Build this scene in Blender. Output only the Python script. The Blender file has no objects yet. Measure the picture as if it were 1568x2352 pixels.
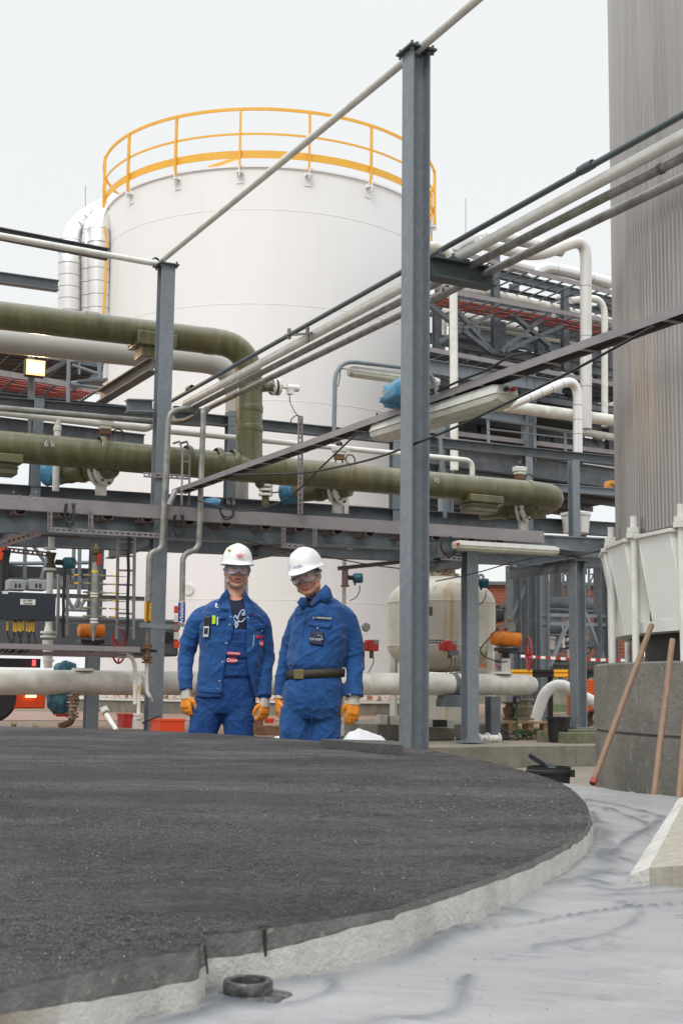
import bpy, bmesh, math, random
import numpy as np
from math import pi, sin, cos, radians
from mathutils import Vector, Matrix, noise
V = Vector
random.seed(7)
sc = bpy.context.scene
# ---------------------------------------------------------------- camera
F_PX, HY, ROLL, CAMZ = 3017.0, 1580.0, 0.0112, 0.88
AZ = 0.4726
_p = math.atan((HY - 1176) / F_PX)
_F = V((0, cos(_p), sin(_p))); _U0 = V((0, -sin(_p), cos(_p))); _R0 = V((1, 0, 0))
_R = cos(ROLL) * _R0 + sin(ROLL) * _U0
_U = -sin(ROLL) * _R0 + cos(ROLL) * _U0
CAM = V((0, 0, CAMZ))
cd = bpy.data.cameras.new('camera'); cam = bpy.data.objects.new('camera', cd); sc.collection.objects.link(cam)
cd.sensor_fit = 'HORIZONTAL'; cd.sensor_width = 24.0; cd.lens = 24.0 * F_PX / 1568.0
cd.clip_start = 0.05; cd.clip_end = 2000
cam.matrix_world = Matrix(((_R.x, _U.x, -_F.x, CAM.x), (_R.y, _U.y, -_F.y, CAM.y), (_R.z, _U.z, -_F.z, CAM.z), (0, 0, 0, 1)))
sc.camera = cam
cd.dof.use_dof = True; cd.dof.focus_distance = 9.8; cd.dof.aperture_fstop = 16
# ---------------------------------------------------------------- world: overcast daylight
W = bpy.data.worlds.new('World'); sc.world = W; W.use_nodes = True
wn = W.node_tree; wn.nodes.clear()
out = wn.nodes.new('ShaderNodeOutputWorld'); bg = wn.nodes.new('ShaderNodeBackground')
SUN_EL, SUN_AZ = radians(47), radians(200)      # from behind-left of the camera, behind cloud
sky = wn.nodes.new('ShaderNodeTexSky'); sky.sky_type = 'NISHITA'; sky.sun_disc = False
sky.sun_elevation = SUN_EL; sky.sun_rotation = SUN_AZ
sk = wn.nodes.new('ShaderNodeMix'); sk.data_type = 'RGBA'; sk.blend_type = 'MULTIPLY'; sk.inputs[0].default_value = 1
wn.links.new(sky.outputs[0], sk.inputs[6]); sk.inputs[7].default_value = (.10, .10, .10, 1)
tc = wn.nodes.new('ShaderNodeTexCoord'); sx = wn.nodes.new('ShaderNodeSeparateXYZ'); wn.links.new(tc.outputs['Generated'], sx.inputs[0])
cr = wn.nodes.new('ShaderNodeValToRGB'); wn.links.new(sx.outputs['Z'], cr.inputs[0])
e = cr.color_ramp.elements; e[0].position = 0.0; e[0].color = (.94, .955, .965, 1); e[1].position = 1.0; e[1].color = (2.35, 2.4, 2.5, 1)
m1 = e.new(.48); m1.color = (.92, .935, .94, 1); m2 = e.new(.62); m2.color = (1.35, 1.4, 1.45, 1)
mx = wn.nodes.new('ShaderNodeMix'); mx.data_type = 'RGBA'; mx.inputs[0].default_value = .95
wn.links.new(sk.outputs[2], mx.inputs[6]); wn.links.new(cr.outputs[0], mx.inputs[7])
wn.links.new(mx.outputs[2], bg.inputs[0]); bg.inputs[1].default_value = 1.0
wn.links.new(bg.outputs[0], out.inputs[0])
sl = bpy.data.lights.new('sun', 'SUN'); sl.energy = 1.3; sl.angle = radians(20); sl.color = (1, .97, .93)
so = bpy.data.objects.new('sun', sl); sc.collection.objects.link(so)
_sd = V((sin(SUN_AZ) * cos(SUN_EL), cos(SUN_AZ) * cos(SUN_EL), sin(SUN_EL)))
so.rotation_euler = _sd.to_track_quat('Z', 'Y').to_euler(); so.location = (0, 0, 30)
sc.view_settings.view_transform = 'Standard'; sc.view_settings.look = 'None'
sc.view_settings.exposure = 0.0; sc.view_settings.gamma = 1.0
sc.cycles.max_bounces = 6; sc.cycles.diffuse_bounces = 3; sc.cycles.glossy_bounces = 3
# ---------------------------------------------------------------- pixel <-> site helpers (photo 1568x2352)
def ray(px, py): return _F + _R * ((px - 784) / F_PX) - _U * ((py - 1176) / F_PX)
def PY(px, py, Y):
    r = ray(px, py); return CAM + r * (Y / r.y)
def PZ(px, py, z):
    r = ray(px, py); return CAM + r * ((z - CAMZ) / r.z)
A = V((cos(AZ), sin(AZ), 0)); B = V((-sin(AZ), cos(AZ), 0)); Z = V((0, 0, 1)); X = V((1, 0, 0)); Yv = V((0, 1, 0))
M0 = PY(950, 1700, 9.4); M0.z = 0
_lo, _hi = 4.0, 7.5      # spacing along B that puts the second column where it stands
for _ in range(40):
    _m = (_lo + _hi) / 2; _q = M0 + B * _m + V((0, 0, .3)) - CAM
    if 784 + F_PX * _q.dot(_R) / _q.dot(_F) > 350: _lo = _m
    else: _hi = _m
L0 = M0 + B * _lo
def G(u, v, z=0): return L0 + A * u + B * v + Z * z
def PA(v, px, py):                      # on the vertical plane along A, v metres behind column row
    r = ray(px, py); o = L0 + B * v
    return CAM + r * ((o - CAM).dot(B) / r.dot(B))
def PB(u, px, py):                      # on the vertical plane along B
    r = ray(px, py); o = L0 + A * u
    return CAM + r * ((o - CAM).dot(A) / r.dot(A))
def pxm(p): return F_PX / (p - CAM).dot(_F)   # pixels per metre there
def w2p(p): d = V(p) - CAM; z = d.dot(_F); return 784 + F_PX * d.dot(_R) / z, 1176 - F_PX * d.dot(_U) / z
def clipB(w, dv, xmin=976):
    t = 1.0
    while t > .06 and w2p(w + B * dv * t)[0] < xmin: t -= .05
    return dv * t
# ---------------------------------------------------------------- materials
def srgb(r, g, b):
    f = lambda c: ((c / 255) / 12.92 if c / 255 <= .04045 else (((c / 255) + .055) / 1.055) ** 2.4)
    return (f(r), f(g), f(b))
MATS = {}
def mat(name, col, rough=.5, metal=0., var=.12, scale=3., col2=None, amt=.5, bump=0., bscale=40., stretch=None, spec=.5, emit=None, detail=5, c2pos=(.45, .65), coat=0, alpha=None, trans=0):
    m = bpy.data.materials.new(name); m.use_nodes = True; n = m.node_tree; b = n.nodes['Principled BSDF']; L = n.links.new
    b.inputs['Roughness'].default_value = rough; b.inputs['Metallic'].default_value = metal
    b.inputs['Specular IOR Level'].default_value = spec
    if coat: b.inputs['Coat Weight'].default_value = coat; b.inputs['Coat Roughness'].default_value = .15
    if trans: b.inputs['Transmission Weight'].default_value = trans
    if alpha is not None: b.inputs['Alpha'].default_value = alpha
    co = n.nodes.new('ShaderNodeTexCoord'); mp = n.nodes.new('ShaderNodeMapping'); L(co.outputs['Object'], mp.inputs[0])
    if stretch: mp.inputs['Scale'].default_value = stretch
    no = n.nodes.new('ShaderNodeTexNoise'); no.inputs['Scale'].default_value = scale; no.inputs['Detail'].default_value = detail; no.inputs['Roughness'].default_value = .6
    L(mp.outputs[0], no.inputs[0])
    r = n.nodes.new('ShaderNodeValToRGB'); L(no.outputs[0], r.inputs[0])
    r.color_ramp.elements[0].position = .3; r.color_ramp.elements[1].position = .7
    r.color_ramp.elements[0].color = tuple(c * (1 - var) for c in col) + (1,); r.color_ramp.elements[1].color = tuple(min(1, c * (1 + var)) for c in col) + (1,)
    src = r.outputs[0]
    if col2:
        n2 = n.nodes.new('ShaderNodeTexNoise'); n2.inputs['Scale'].default_value = scale * 2.3; n2.inputs['Detail'].default_value = 8; L(mp.outputs[0], n2.inputs[0])
        r2 = n.nodes.new('ShaderNodeValToRGB'); L(n2.outputs[0], r2.inputs[0]); r2.color_ramp.elements[0].position = c2pos[0]; r2.color_ramp.elements[1].position = c2pos[1]
        r2.color_ramp.elements[0].color = (0, 0, 0, 1); r2.color_ramp.elements[1].color = (amt, amt, amt, 1)
        mi = n.nodes.new('ShaderNodeMix'); mi.data_type = 'RGBA'; L(r2.outputs[0], mi.inputs[0]); L(src, mi.inputs[6]); mi.inputs[7].default_value = tuple(col2) + (1,)
        src = mi.outputs[2]
    L(src, b.inputs['Base Color'])
    if bump:
        nb = n.nodes.new('ShaderNodeTexNoise'); nb.inputs['Scale'].default_value = bscale; nb.inputs['Detail'].default_value = 6; L(mp.outputs[0], nb.inputs[0])
        bp = n.nodes.new('ShaderNodeBump'); bp.inputs['Strength'].default_value = bump; bp.inputs['Distance'].default_value = .02; L(nb.outputs[0], bp.inputs['Height']); L(bp.outputs[0], b.inputs['Normal'])
    if emit:
        b.inputs['Emission Color'].default_value = tuple(emit[:3]) + (1,); b.inputs['Emission Strength'].default_value = emit[3]
    MATS[name] = m; return m
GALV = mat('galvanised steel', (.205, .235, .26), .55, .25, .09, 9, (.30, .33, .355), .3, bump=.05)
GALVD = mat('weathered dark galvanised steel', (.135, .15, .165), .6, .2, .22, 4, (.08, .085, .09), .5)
GIRD = mat('blotchy galvanised girder steel', (.19, .225, .25), .5, .3, .25, 2.2, (.33, .38, .4), .55, c2pos=(.5, .7))
TRAY = mat('mauve grey tray steel', (.285, .262, .265), .5, .2, .08, 2, (.2, .17, .18), .35)
TRAYD = mat('brown grey tray steel', (.16, .125, .125), .55, .2, .15, 3, (.2, .09, .06), .4)
PIPEG = mat('dull galvanised pipe', (.30, .30, .28), .5, .35, .25, 6, (.16, .13, .10), .5)
PIPED = mat('tarnished dark pipe', (.17, .165, .15), .5, .35, .25, 5, (.09, .07, .055), .6)
PIPET = mat('dark teal grey pipe', (.09, .115, .12), .5, .3, .15, 5)
WHT = mat('white pipe paint', (.74, .74, .69), .42, 0, .05, 3, (.50, .47, .38), .35)
CRM = mat('cream pipe paint', (.67, .66, .60), .45, 0, .07, 2.5, (.40, .36, .27), .45)
DUCT = mat('aluminium duct cladding', (.78, .77, .75), .33, .75, .05, 2)
BLK = mat('black plastic', (.015, .015, .017), .4, 0, .1, 5)
RUB = mat('black rubber', (.02, .02, .021), .6, 0, .2, 8)
RUST = mat('rusty iron', (.20, .10, .05), .8, .1, .35, 14, (.07, .04, .03), .6, bump=.2)
RED = mat('red paint', (.42, .025, .02), .45, 0, .15, 5)
ORG = mat('orange paint', (.80, .24, .02), .42, 0, .08, 4, (.5, .13, .02), .4)
ORR = mat('red orange lacquer', (.72, .07, .02), .35, 0, .08, 2)
YEL = mat('yellow railing paint', (.80, .42, .04), .45, 0, .05, 3)
TEAL = mat('teal gauge enamel', (.015, .12, .16), .45, 0, .2, 12)
CONC = mat('stained concrete', (.24, .225, .185), .9, 0, .2, 2.2, (.13, .125, .09), .6, bump=.3, bscale=30)
BLUEB = mat('blue plastic bag film', (.03, .19, .34), .3, 0, .25, 9, (.2, .42, .55), .35, bump=.6, bscale=14)
STEEL = mat('bright steel', (.45, .44, .42), .3, .9, .1, 10)
# ---------------------------------------------------------------- mesh builder
def frame(d, up=None):
    d = d.normalized(); up = V(up) if up is not None else Z
    if abs(d.dot(up.normalized())) > .98: up = Yv if abs(d.dot(Yv)) < .9 else X
    s = d.cross(up).normalized(); u = s.cross(d).normalized(); return s, u
def fillet(pts, rad, n=6):
    pts = [V(p) for p in pts]; o = [pts[0]]
    for i in range(1, len(pts) - 1):
        a, b, c = pts[i - 1], pts[i], pts[i + 1]; d1 = (a - b); d2 = (c - b)
        r = min(rad, d1.length * .49, d2.length * .49)
        if r < 1e-5: o.append(b); continue
        p, q = b + d1.normalized() * r, b + d2.normalized() * r
        for k in range(n + 1):
            t = k / n; o.append(p * (1 - t) ** 2 + b * (2 * t * (1 - t)) + q * t * t)
    o.append(pts[-1]); return o
class MB:
    def __init__(s): s.v = []; s.f = []; s.mi = []; s.cm = 0
    def mat(s, i): s.cm = i; return s
    def add(s, vs, fs):
        k = len(s.v); s.v += [tuple(v) for v in vs]; s.f += [tuple(i + k for i in f) for f in fs]; s.mi += [s.cm] * len(fs); return s
    def tube(s, pts, r, n=12, cap=True, rad=0, fn=6):
        pts = [V(p) for p in pts]
        if rad: pts = fillet(pts, rad, fn)
        m = len(pts); rs = list(r) if hasattr(r, '__len__') else [r] * m
        if len(rs) != m: rs = [rs[0]] * m
        vs = []; fs = []; T0 = None; sd = None
        for i, p in enumerate(pts):
            t = (pts[min(i + 1, m - 1)] - pts[max(i - 1, 0)])
            if t.length < 1e-9: t = T0 or Z
            t = t.normalized()
            if sd is None: sd, up = frame(t)
            else:
                q = T0.rotation_difference(t); sd = q @ sd; sd = (sd - t * sd.dot(t)).normalized()
            up = sd.cross(t).normalized(); T0 = t
            for k in range(n):
                a = 2 * pi * k / n; vs.append(p + (sd * cos(a) + up * sin(a)) * rs[i])
        for i in range(m - 1):
            for k in range(n):
                a, b = i * n + k, i * n + (k + 1) % n; fs.append((a, a + n, b + n, b))
        if cap: fs.append(tuple(range(n))); fs.append(tuple((m - 1) * n + k for k in range(n))[::-1])
        return s.add(vs, fs)
    def box(s, c, hx, hy, hz):             # half-extent vectors
        c = V(c); vs = [c + hx * i + hy * j + hz * k for i in (-1, 1) for j in (-1, 1) for k in (-1, 1)]
        fs = [(0, 1, 3, 2), (4, 6, 7, 5), (0, 4, 5, 1), (2, 3, 7, 6), (0, 2, 6, 4), (1, 5, 7, 3)]
        if hx.cross(hy).dot(hz) < 0: fs = [f[::-1] for f in fs]
        return s.add(vs, fs)
    def bar(s, p0, p1, w, h, up=None):
        p0, p1 = V(p0), V(p1); sd, u = frame(p1 - p0, up); return s.box((p0 + p1) / 2, (p1 - p0) / 2, sd * w / 2, u * h / 2)
    def cyl(s, p0, p1, r, n=16, r1=None): return s.tube([p0, p1], [r, r if r1 is None else r1], n)
    def ext(s, prof, p0, p1, up=None, closed=True):   # extrude a 2D profile [(side,up)] from p0 to p1
        p0, p1 = V(p0), V(p1); sd, u = frame(p1 - p0, up); k = len(prof)
        vs = [p0 + sd * a + u * b for a, b in prof] + [p1 + sd * a + u * b for a, b in prof]
        fs = [(i, (i + 1) % k, (i + 1) % k + k, i + k) for i in range(k)] + [tuple(range(k))[::-1], tuple(range(k, 2 * k))]
        return s.add(vs, fs)
    def ibeam(s, p0, p1, w, h, tf=.012, tw=.009, up=None):
        a, b = w / 2, h / 2; t = tw / 2; c = b - tf
        p0, p1 = V(p0), V(p1); sd, u = frame(p1 - p0, up)
        for z0, z1, hw in ((-b, -c, a), (c, b, a), (-c, c, t)):
            s.box((p0 + p1) / 2 + u * (z0 + z1) / 2, (p1 - p0) / 2, sd * hw, u * (z1 - z0) / 2 * (.999 if hw != t else 1))
        return s
    def chan(s, p0, p1, w, h, t=.004, up=None, flip=1):   # U profile, web on the side given by flip, flanges of width w
        p0, p1 = V(p0), V(p1); sd, u = frame(p1 - p0, up); sd = sd * flip; c = (p0 + p1) / 2; d = (p1 - p0) / 2
        s.box(c, d, sd * t / 2, u * h / 2)
        for k in (-1, 1): s.box(c + sd * (w / 2 + t / 2) + u * k * (h / 2 - t / 2), d, sd * w / 2, u * t / 2)
        return s
    def slot(s, p0, p1, w, t=.003, up=None, pitch=.05, depth=.02):   # slotted strut: perforated web of width w and two flanges
        p0, p1 = V(p0), V(p1); L = (p1 - p0).length; d = (p1 - p0).normalized(); sd, u = frame(d, up); n = max(1, int(L / pitch)); q = L / n
        for k in (-1, 1):
            s.box((p0 + p1) / 2 + u * k * w * .33, (p1 - p0) / 2, sd * t / 2, u * w * .17)
            s.box((p0 + p1) / 2 + u * k * (w / 2) - sd * depth / 2, (p1 - p0) / 2, sd * depth / 2, u * t / 2)
        for i in range(n + 1):
            a = max(0, i * q - q * .2); b = min(L, i * q + q * .2); s.box(p0 + d * (a + b) / 2, d * (b - a) / 2, sd * t / 2, u * w * .16)
        return s
    def lathe(s, prof, p0, ax, n=20, ang=None):  # prof [(r, t)] along axis
        p0 = V(p0); ax = V(ax).normalized(); sd, u = frame(ax); vs = []; fs = []; m = len(prof)
        full = ang is None; a0, a1 = (0, 2 * pi) if full else ang; nn = n if full else n + 1
        for r, t in prof:
            for k in range(nn):
                a = a0 + (a1 - a0) * k / n; vs.append(p0 + ax * t + (sd * cos(a) + u * sin(a)) * max(r, 1e-5))
        for i in range(m - 1):
            for k in range(n):
                k2 = (k + 1) % nn if full else k + 1
                fs.append((i * nn + k, i * nn + k2, (i + 1) * nn + k2, (i + 1) * nn + k))
        return s.add(vs, fs)
    def ball(s, c, r, n=12, sc3=(1, 1, 1), fr=(X, Yv, Z)):
        c = V(c); vs = []; fs = []; m = n // 2
        for i in range(m + 1):
            t = pi * i / m
            for k in range(n):
                a = 2 * pi * k / n; vs.append(c + (fr[0] * (sin(t) * cos(a) * sc3[0]) + fr[1] * (sin(t) * sin(a) * sc3[1]) + fr[2] * (cos(t) * sc3[2])) * r)
        for i in range(m):
            for k in range(n): fs.append((i * n + k, (i + 1) * n + k, (i + 1) * n + (k + 1) % n, i * n + (k + 1) % n))
        return s.add(vs, fs)
    def prism(s, poly, vec):
        k = len(poly); p = [V(q) for q in poly]; vec = V(vec); fs = [(i, (i + 1) % k, (i + 1) % k + k, i + k) for i in range(k)] + [tuple(range(k))[::-1], tuple(range(k, 2 * k))]
        return s.add(p + [q + vec for q in p], fs)
    def mesh(s, name, mats, org=V((0, 0, 0)), smooth=True, angle=35):
        me = bpy.data.meshes.new(name); me.from_pydata([tuple(V(v) - org) for v in s.v], [], s.f)
        for m in (mats if isinstance(mats, (list, tuple)) else [mats]): me.materials.append(m)
        me.polygons.foreach_set('material_index', s.mi); me.update()
        bm = bmesh.new(); bm.from_mesh(me); bmesh.ops.recalc_face_normals(bm, faces=bm.faces); bm.to_mesh(me); bm.free()
        if smooth:
            me.polygons.foreach_set('use_smooth', [True] * len(me.polygons)); me.set_sharp_from_angle(angle=radians(angle))
        return me
    def part(s, name, m, parent, smooth=True, angle=35, label=None, kind=None, bevel=0):
        org = parent['_o'] if '_o' in parent else (0, 0, 0)
        me = s.mesh(name, m, V(org), smooth, angle); o = bpy.data.objects.new(name, me); sc.collection.objects.link(o); o.parent = parent; o['_o'] = org
        if label: o['label'] = label
        if kind: o['kind'] = kind
        if bevel: bv(o, bevel)
        return o
    def one(s, name, m, label=None, cat=None, group=None, kind=None, smooth=True, angle=35, bevel=0):
        a = np.array(s.v); org = V((float((a[:, 0].min() + a[:, 0].max()) / 2), float((a[:, 1].min() + a[:, 1].max()) / 2), float(a[:, 2].min())))
        me = s.mesh(name, m, org, smooth, angle); o = bpy.data.objects.new(name, me); sc.collection.objects.link(o); o.location = org; o['_o'] = tuple(org)
        tag(o, label, cat, group, kind)
        if bevel: bv(o, bevel)
        return o
def bv(o, w):
    b = o.modifiers.new('bevel', 'BEVEL'); b.width = w; b.segments = 2; b.limit_method = 'ANGLE'; b.angle_limit = radians(50)
def tag(o, label=None, cat=None, group=None, kind=None):
    if label: o['label'] = label
    if cat: o['category'] = cat
    if group: o['group'] = group
    if kind: o['kind'] = kind
    return o
def thing(name, label, cat, loc, group=None):
    o = bpy.data.objects.new(name, None); sc.collection.objects.link(o); o.empty_display_size = .1; o.location = V(loc); o['_o'] = tuple(V(loc))
    return tag(o, label, cat, group)
def dup(root, loc, label, group=None):
    r = root.copy(); sc.collection.objects.link(r); r.location = V(loc); r['label'] = label
    if group: r['group'] = group
    for ch in list(root.children):
        c = ch.copy(); sc.collection.objects.link(c); c.parent = r
        for g in ch.children:
            d = g.copy(); sc.collection.objects.link(d); d.parent = c
    return r
def text(s, size, org, xd, yd, name, m, parent, lift=.002, align='CENTER', ext=.0008, sx=1.0):
    cu = bpy.data.curves.new('t', 'FONT'); cu.body = s; cu.size = size; cu.align_x = align; cu.align_y = 'CENTER'; cu.extrude = ext; cu.offset = size * .012
    to = bpy.data.objects.new('t', cu); sc.collection.objects.link(to); dg = bpy.context.evaluated_depsgraph_get()
    me = bpy.data.meshes.new_from_object(to.evaluated_get(dg)); bpy.data.objects.remove(to)
    xd = V(xd).normalized(); yd = V(yd).normalized(); n = xd.cross(yd).normalized(); yd = n.cross(xd)
    o0 = V(parent['_o']) if '_o' in parent else V((0, 0, 0)); c = V(org) + n * lift - o0
    co = np.empty(len(me.vertices) * 3); me.vertices.foreach_get('co', co); co = co.reshape(-1, 3)
    co = np.array(c)[None] + co[:, :1] * sx * np.array(xd)[None] + co[:, 1:2] * np.array(yd)[None] + co[:, 2:] * np.array(n)[None]
    me.vertices.foreach_set('co', co.ravel()); me.update(); me.materials.clear(); me.materials.append(m)
    o = bpy.data.objects.new(name, me); sc.collection.objects.link(o); o.parent = parent; o['_o'] = tuple(o0); return o
# ================================================================ SETTING
def mixn(n, fac, a, b):
    m = n.nodes.new('ShaderNodeMix'); m.data_type = 'RGBA'
    for s_, v in ((0, fac), (6, a), (7, b)):
        if hasattr(v, 'is_output') or hasattr(v, 'links'): n.links.new(v, m.inputs[s_])
        else: m.inputs[s_].default_value = v if s_ == 0 else tuple(v) + (1,)
    return m.outputs[2]
def nz(n, vec, scale, detail=6, rough=.6, lo=.4, hi=.6, dist=0):
    t = n.nodes.new('ShaderNodeTexNoise'); t.inputs['Scale'].default_value = scale; t.inputs['Detail'].default_value = detail; t.inputs['Roughness'].default_value = rough; t.inputs['Distortion'].default_value = dist
    n.links.new(vec, t.inputs[0]); r = n.nodes.new('ShaderNodeMapRange'); n.links.new(t.outputs[0], r.inputs[0]); r.inputs[1].default_value = lo; r.inputs[2].default_value = hi; return r.outputs[0]
def mapping(n, scale=(1, 1, 1), rot=(0, 0, 0), loc=(0, 0, 0)):
    c = n.nodes.new('ShaderNodeTexCoord'); m = n.nodes.new('ShaderNodeMapping'); n.links.new(c.outputs['Object'], m.inputs[0])
    m.inputs['Scale'].default_value = scale; m.inputs['Rotation'].default_value = rot; m.inputs['Location'].default_value = loc; return m.outputs[0]
def bumpn(n, h, strength, dist, bsdf, prev=None):
    b = n.nodes.new('ShaderNodeBump'); b.inputs['Strength'].default_value = strength; b.inputs['Distance'].default_value = dist; n.links.new(h, b.inputs['Height'])
    if prev: n.links.new(prev, b.inputs['Normal'])
    n.links.new(b.outputs[0], bsdf.inputs['Normal']); return b.outputs[0]
def newmat(name, rough=.8, metal=0):
    m = bpy.data.materials.new(name); MATS[name] = m; m.use_nodes = True; b = m.node_tree.nodes['Principled BSDF']; b.inputs['Roughness'].default_value = rough; b.inputs['Metallic'].default_value = metal; return m, m.node_tree, b
# asphalt
ASPH, n, b = newmat('asphalt screed', .9)
v0 = mapping(n); v1 = mapping(n, (.7, 1.3, 1), (0, 0, .25)); v2 = mapping(n, (.7, 1.5, 1), (0, 0, -.3), (3, 1, 0))
c = mixn(n, nz(n, v0, .9, 6, .7, .40, .60), (.058, .052, .051), (.105, .097, .094))
c = mixn(n, nz(n, v1, 2.4, 8, .75, .50, .64), c, (.135, .128, .124))
c = mixn(n, nz(n, v2, 3.2, 9, .75, .55, .66), c, (.028, .024, .025))
c = mixn(n, nz(n, v0, 60, 3, .7, .50, .60), c, (.018, .015, .016))
c = mixn(n, nz(n, v0, 42, 4, .8, .58, .68), c, (.19, .18, .172)); c = mixn(n, nz(n, v0, 7, 9, .8, .54, .64), c, (.045, .040, .040))
mm = n.nodes.new('ShaderNodeMath'); mm.operation = 'MULTIPLY'; n.links.new(nz(n, v1, 1.0, 10, .78, .50, .60), mm.inputs[0]); mm.inputs[1].default_value = .55; c = mixn(n, mm.outputs[0], c, (.20, .19, .182))
mm = n.nodes.new('ShaderNodeMath'); mm.operation = 'MULTIPLY'; n.links.new(nz(n, v2, .7, 8, .7, .50, .62), mm.inputs[0]); mm.inputs[1].default_value = .6; c = mixn(n, mm.outputs[0], c, (.040, .035, .036))
vo = n.nodes.new('ShaderNodeTexVoronoi'); vo.inputs['Scale'].default_value = 26; n.links.new(v0, vo.inputs[0])
mr = n.nodes.new('ShaderNodeMapRange'); n.links.new(vo.outputs['Distance'], mr.inputs[0]); mr.inputs[1].default_value = .07; mr.inputs[2].default_value = .03
wv = n.nodes.new('ShaderNodeTexWhiteNoise'); n.links.new(vo.outputs['Position'], wv.inputs[0]); gt = n.nodes.new('ShaderNodeMath'); gt.operation = 'GREATER_THAN'; n.links.new(wv.outputs[0], gt.inputs[0]); gt.inputs[1].default_value = .84
mu = n.nodes.new('ShaderNodeMath'); mu.operation = 'MULTIPLY'; n.links.new(mr.outputs[0], mu.inputs[0]); n.links.new(gt.outputs[0], mu.inputs[1])
c = mixn(n, mu.outputs[0], c, (.45, .38, .30)); n.links.new(c, b.inputs['Base Color'])
bp = bumpn(n, nz(n, v0, 80, 4, .7, .3, .7), 1.0, .012, b); bumpn(n, nz(n, v0, 9, 8, .7, .3, .7), .5, .03, b, bp)
# rim concrete and white insulation
RIMG, n, b = newmat('grey rim concrete', .9); v0 = mapping(n); v1 = mapping(n, (6, 6, 1))
c = mixn(n, nz(n, v0, 9, 8, .6, .4, .62), (.17, .165, .155), (.115, .11, .105)); c = mixn(n, nz(n, v0, 60, 4, .6, .6, .7), c, (.3, .28, .22)); n.links.new(c, b.inputs['Base Color']); bumpn(n, nz(n, v0, 60, 6, .6, .3, .7), .5, .01, b)
INSU, n, b = newmat('white rim plaster', .85); v0 = mapping(n); v1 = mapping(n, (1, 1, .25))
c = mixn(n, nz(n, v1, 7, 8, .6, .42, .62), (.78, .77, .71), (.62, .605, .54)); c = mixn(n, nz(n, v1, 3, 5, .6, .58, .7), c, (.36, .28, .19)); n.links.new(c, b.inputs['Base Color']); bumpn(n, nz(n, v0, 45, 8, .7, .3, .7), .8, .012, b)
# liner
LIN, n, b = newmat('pale grey coated liner', .34); v0 = mapping(n); v1 = mapping(n, (1, 2.2, 1), (0, 0, -.5)); v2 = mapping(n, (1.0, 3.2, 1), (0, 0, -.25))
c = mixn(n, nz(n, v0, 1.6, 4, .55, .35, .65), (.345, .346, .345), (.295, .297, .30))
c = mixn(n, nz(n, v2, 2.3, 5, .6, .52, .72, .4), c, (.262, .265, .272))
def ridge(v, s_, w, dist, det=2):
    t = n.nodes.new('ShaderNodeTexNoise'); t.inputs['Scale'].default_value = s_; t.inputs['Detail'].default_value = det; t.inputs['Distortion'].default_value = dist; n.links.new(v, t.inputs[0])
    a = n.nodes.new('ShaderNodeMath'); a.operation = 'SUBTRACT'; n.links.new(t.outputs[0], a.inputs[0]); a.inputs[1].default_value = .5
    d = n.nodes.new('ShaderNodeMath'); d.operation = 'ABSOLUTE'; n.links.new(a.outputs[0], d.inputs[0])
    r = n.nodes.new('ShaderNodeMapRange'); n.links.new(d.outputs[0], r.inputs[0]); r.inputs[1].default_value = 0; r.inputs[2].default_value = w; r.inputs[3].default_value = 1; r.inputs[4].default_value = 0; return r.outputs[0]
g = nz(n, v0, .9, 3, .5, .48, .60)
k1 = n.nodes.new('ShaderNodeMath'); k1.operation = 'MULTIPLY'; n.links.new(ridge(v1, 1.3, .022, 1.0), k1.inputs[0]); n.links.new(g, k1.inputs[1])
c = mixn(n, k1.outputs[0], c, (.25, .26, .27))
k2 = n.nodes.new('ShaderNodeMath'); k2.operation = 'MULTIPLY'; n.links.new(ridge(v2, 3.2, .03, 1.4), k2.inputs[0]); n.links.new(nz(n, v0, 1.3, 2, .5, .52, .66), k2.inputs[1])
v3 = mapping(n, (1.0, 1.5, 1), (0, 0, .2)); k3 = n.nodes.new('ShaderNodeMath'); k3.operation = 'MULTIPLY'; n.links.new(nz(n, v3, 13, 4, .6, .57, .62, 1.0), k3.inputs[0]); n.links.new(nz(n, v0, 1.1, 3, .5, .47, .60), k3.inputs[1]); c = mixn(n, k3.outputs[0], c, (.17, .175, .185)); c = mixn(n, nz(n, v0, 35, 6, .7, .68, .73), c, (.15, .15, .155)); c = mixn(n, nz(n, v0, 5, 8, .7, .55, .75), c, (.38, .38, .375))
at = n.nodes.new('ShaderNodeAttribute'); at.attribute_name = 'dirt'; c = mixn(n, at.outputs['Fac'], c, (.085, .095, .11))
n.links.new(c, b.inputs['Base Color'])
bp = bumpn(n, nz(n, v0, 2.2, 5, .5, .3, .7), .25, .015, b); bp = bumpn(n, ridge(v1, 1.3, .03, 1.0), .2, .004, b, bp); bumpn(n, nz(n, v0, 60, 4, .6, .3, .7), .18, .003, b, bp)
# grounds
DIRT, n, b = newmat('packed sand and dirt', .95); v0 = mapping(n)
c = mixn(n, nz(n, v0, .35, 6, .6, .4, .6), (.27, .20, .15), (.30, .17, .10)); c = mixn(n, nz(n, v0, 3, 8, .7, .45, .65), c, (.33, .28, .21)); c = mixn(n, nz(n, v0, 25, 6, .7, .55, .7), c, (.14, .11, .08)); n.links.new(c, b.inputs['Base Color']); bumpn(n, nz(n, v0, 18, 8, .7, .3, .7), .8, .05, b)
PAVE, n, b = newmat('beige concrete floor', .85); v0 = mapping(n)
c = mixn(n, nz(n, v0, .8, 6, .6, .4, .6), (.27, .225, .17), (.20, .17, .13)); c = mixn(n, nz(n, v0, 9, 8, .7, .5, .7), c, (.30, .27, .22)); n.links.new(c, b.inputs['Base Color']); bumpn(n, nz(n, v0, 40, 6, .7, .3, .7), .3, .01, b)
ROADM = mat('asphalt road', (.12, .12, .125), .9, 0, .15, 4, bump=.2)
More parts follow.
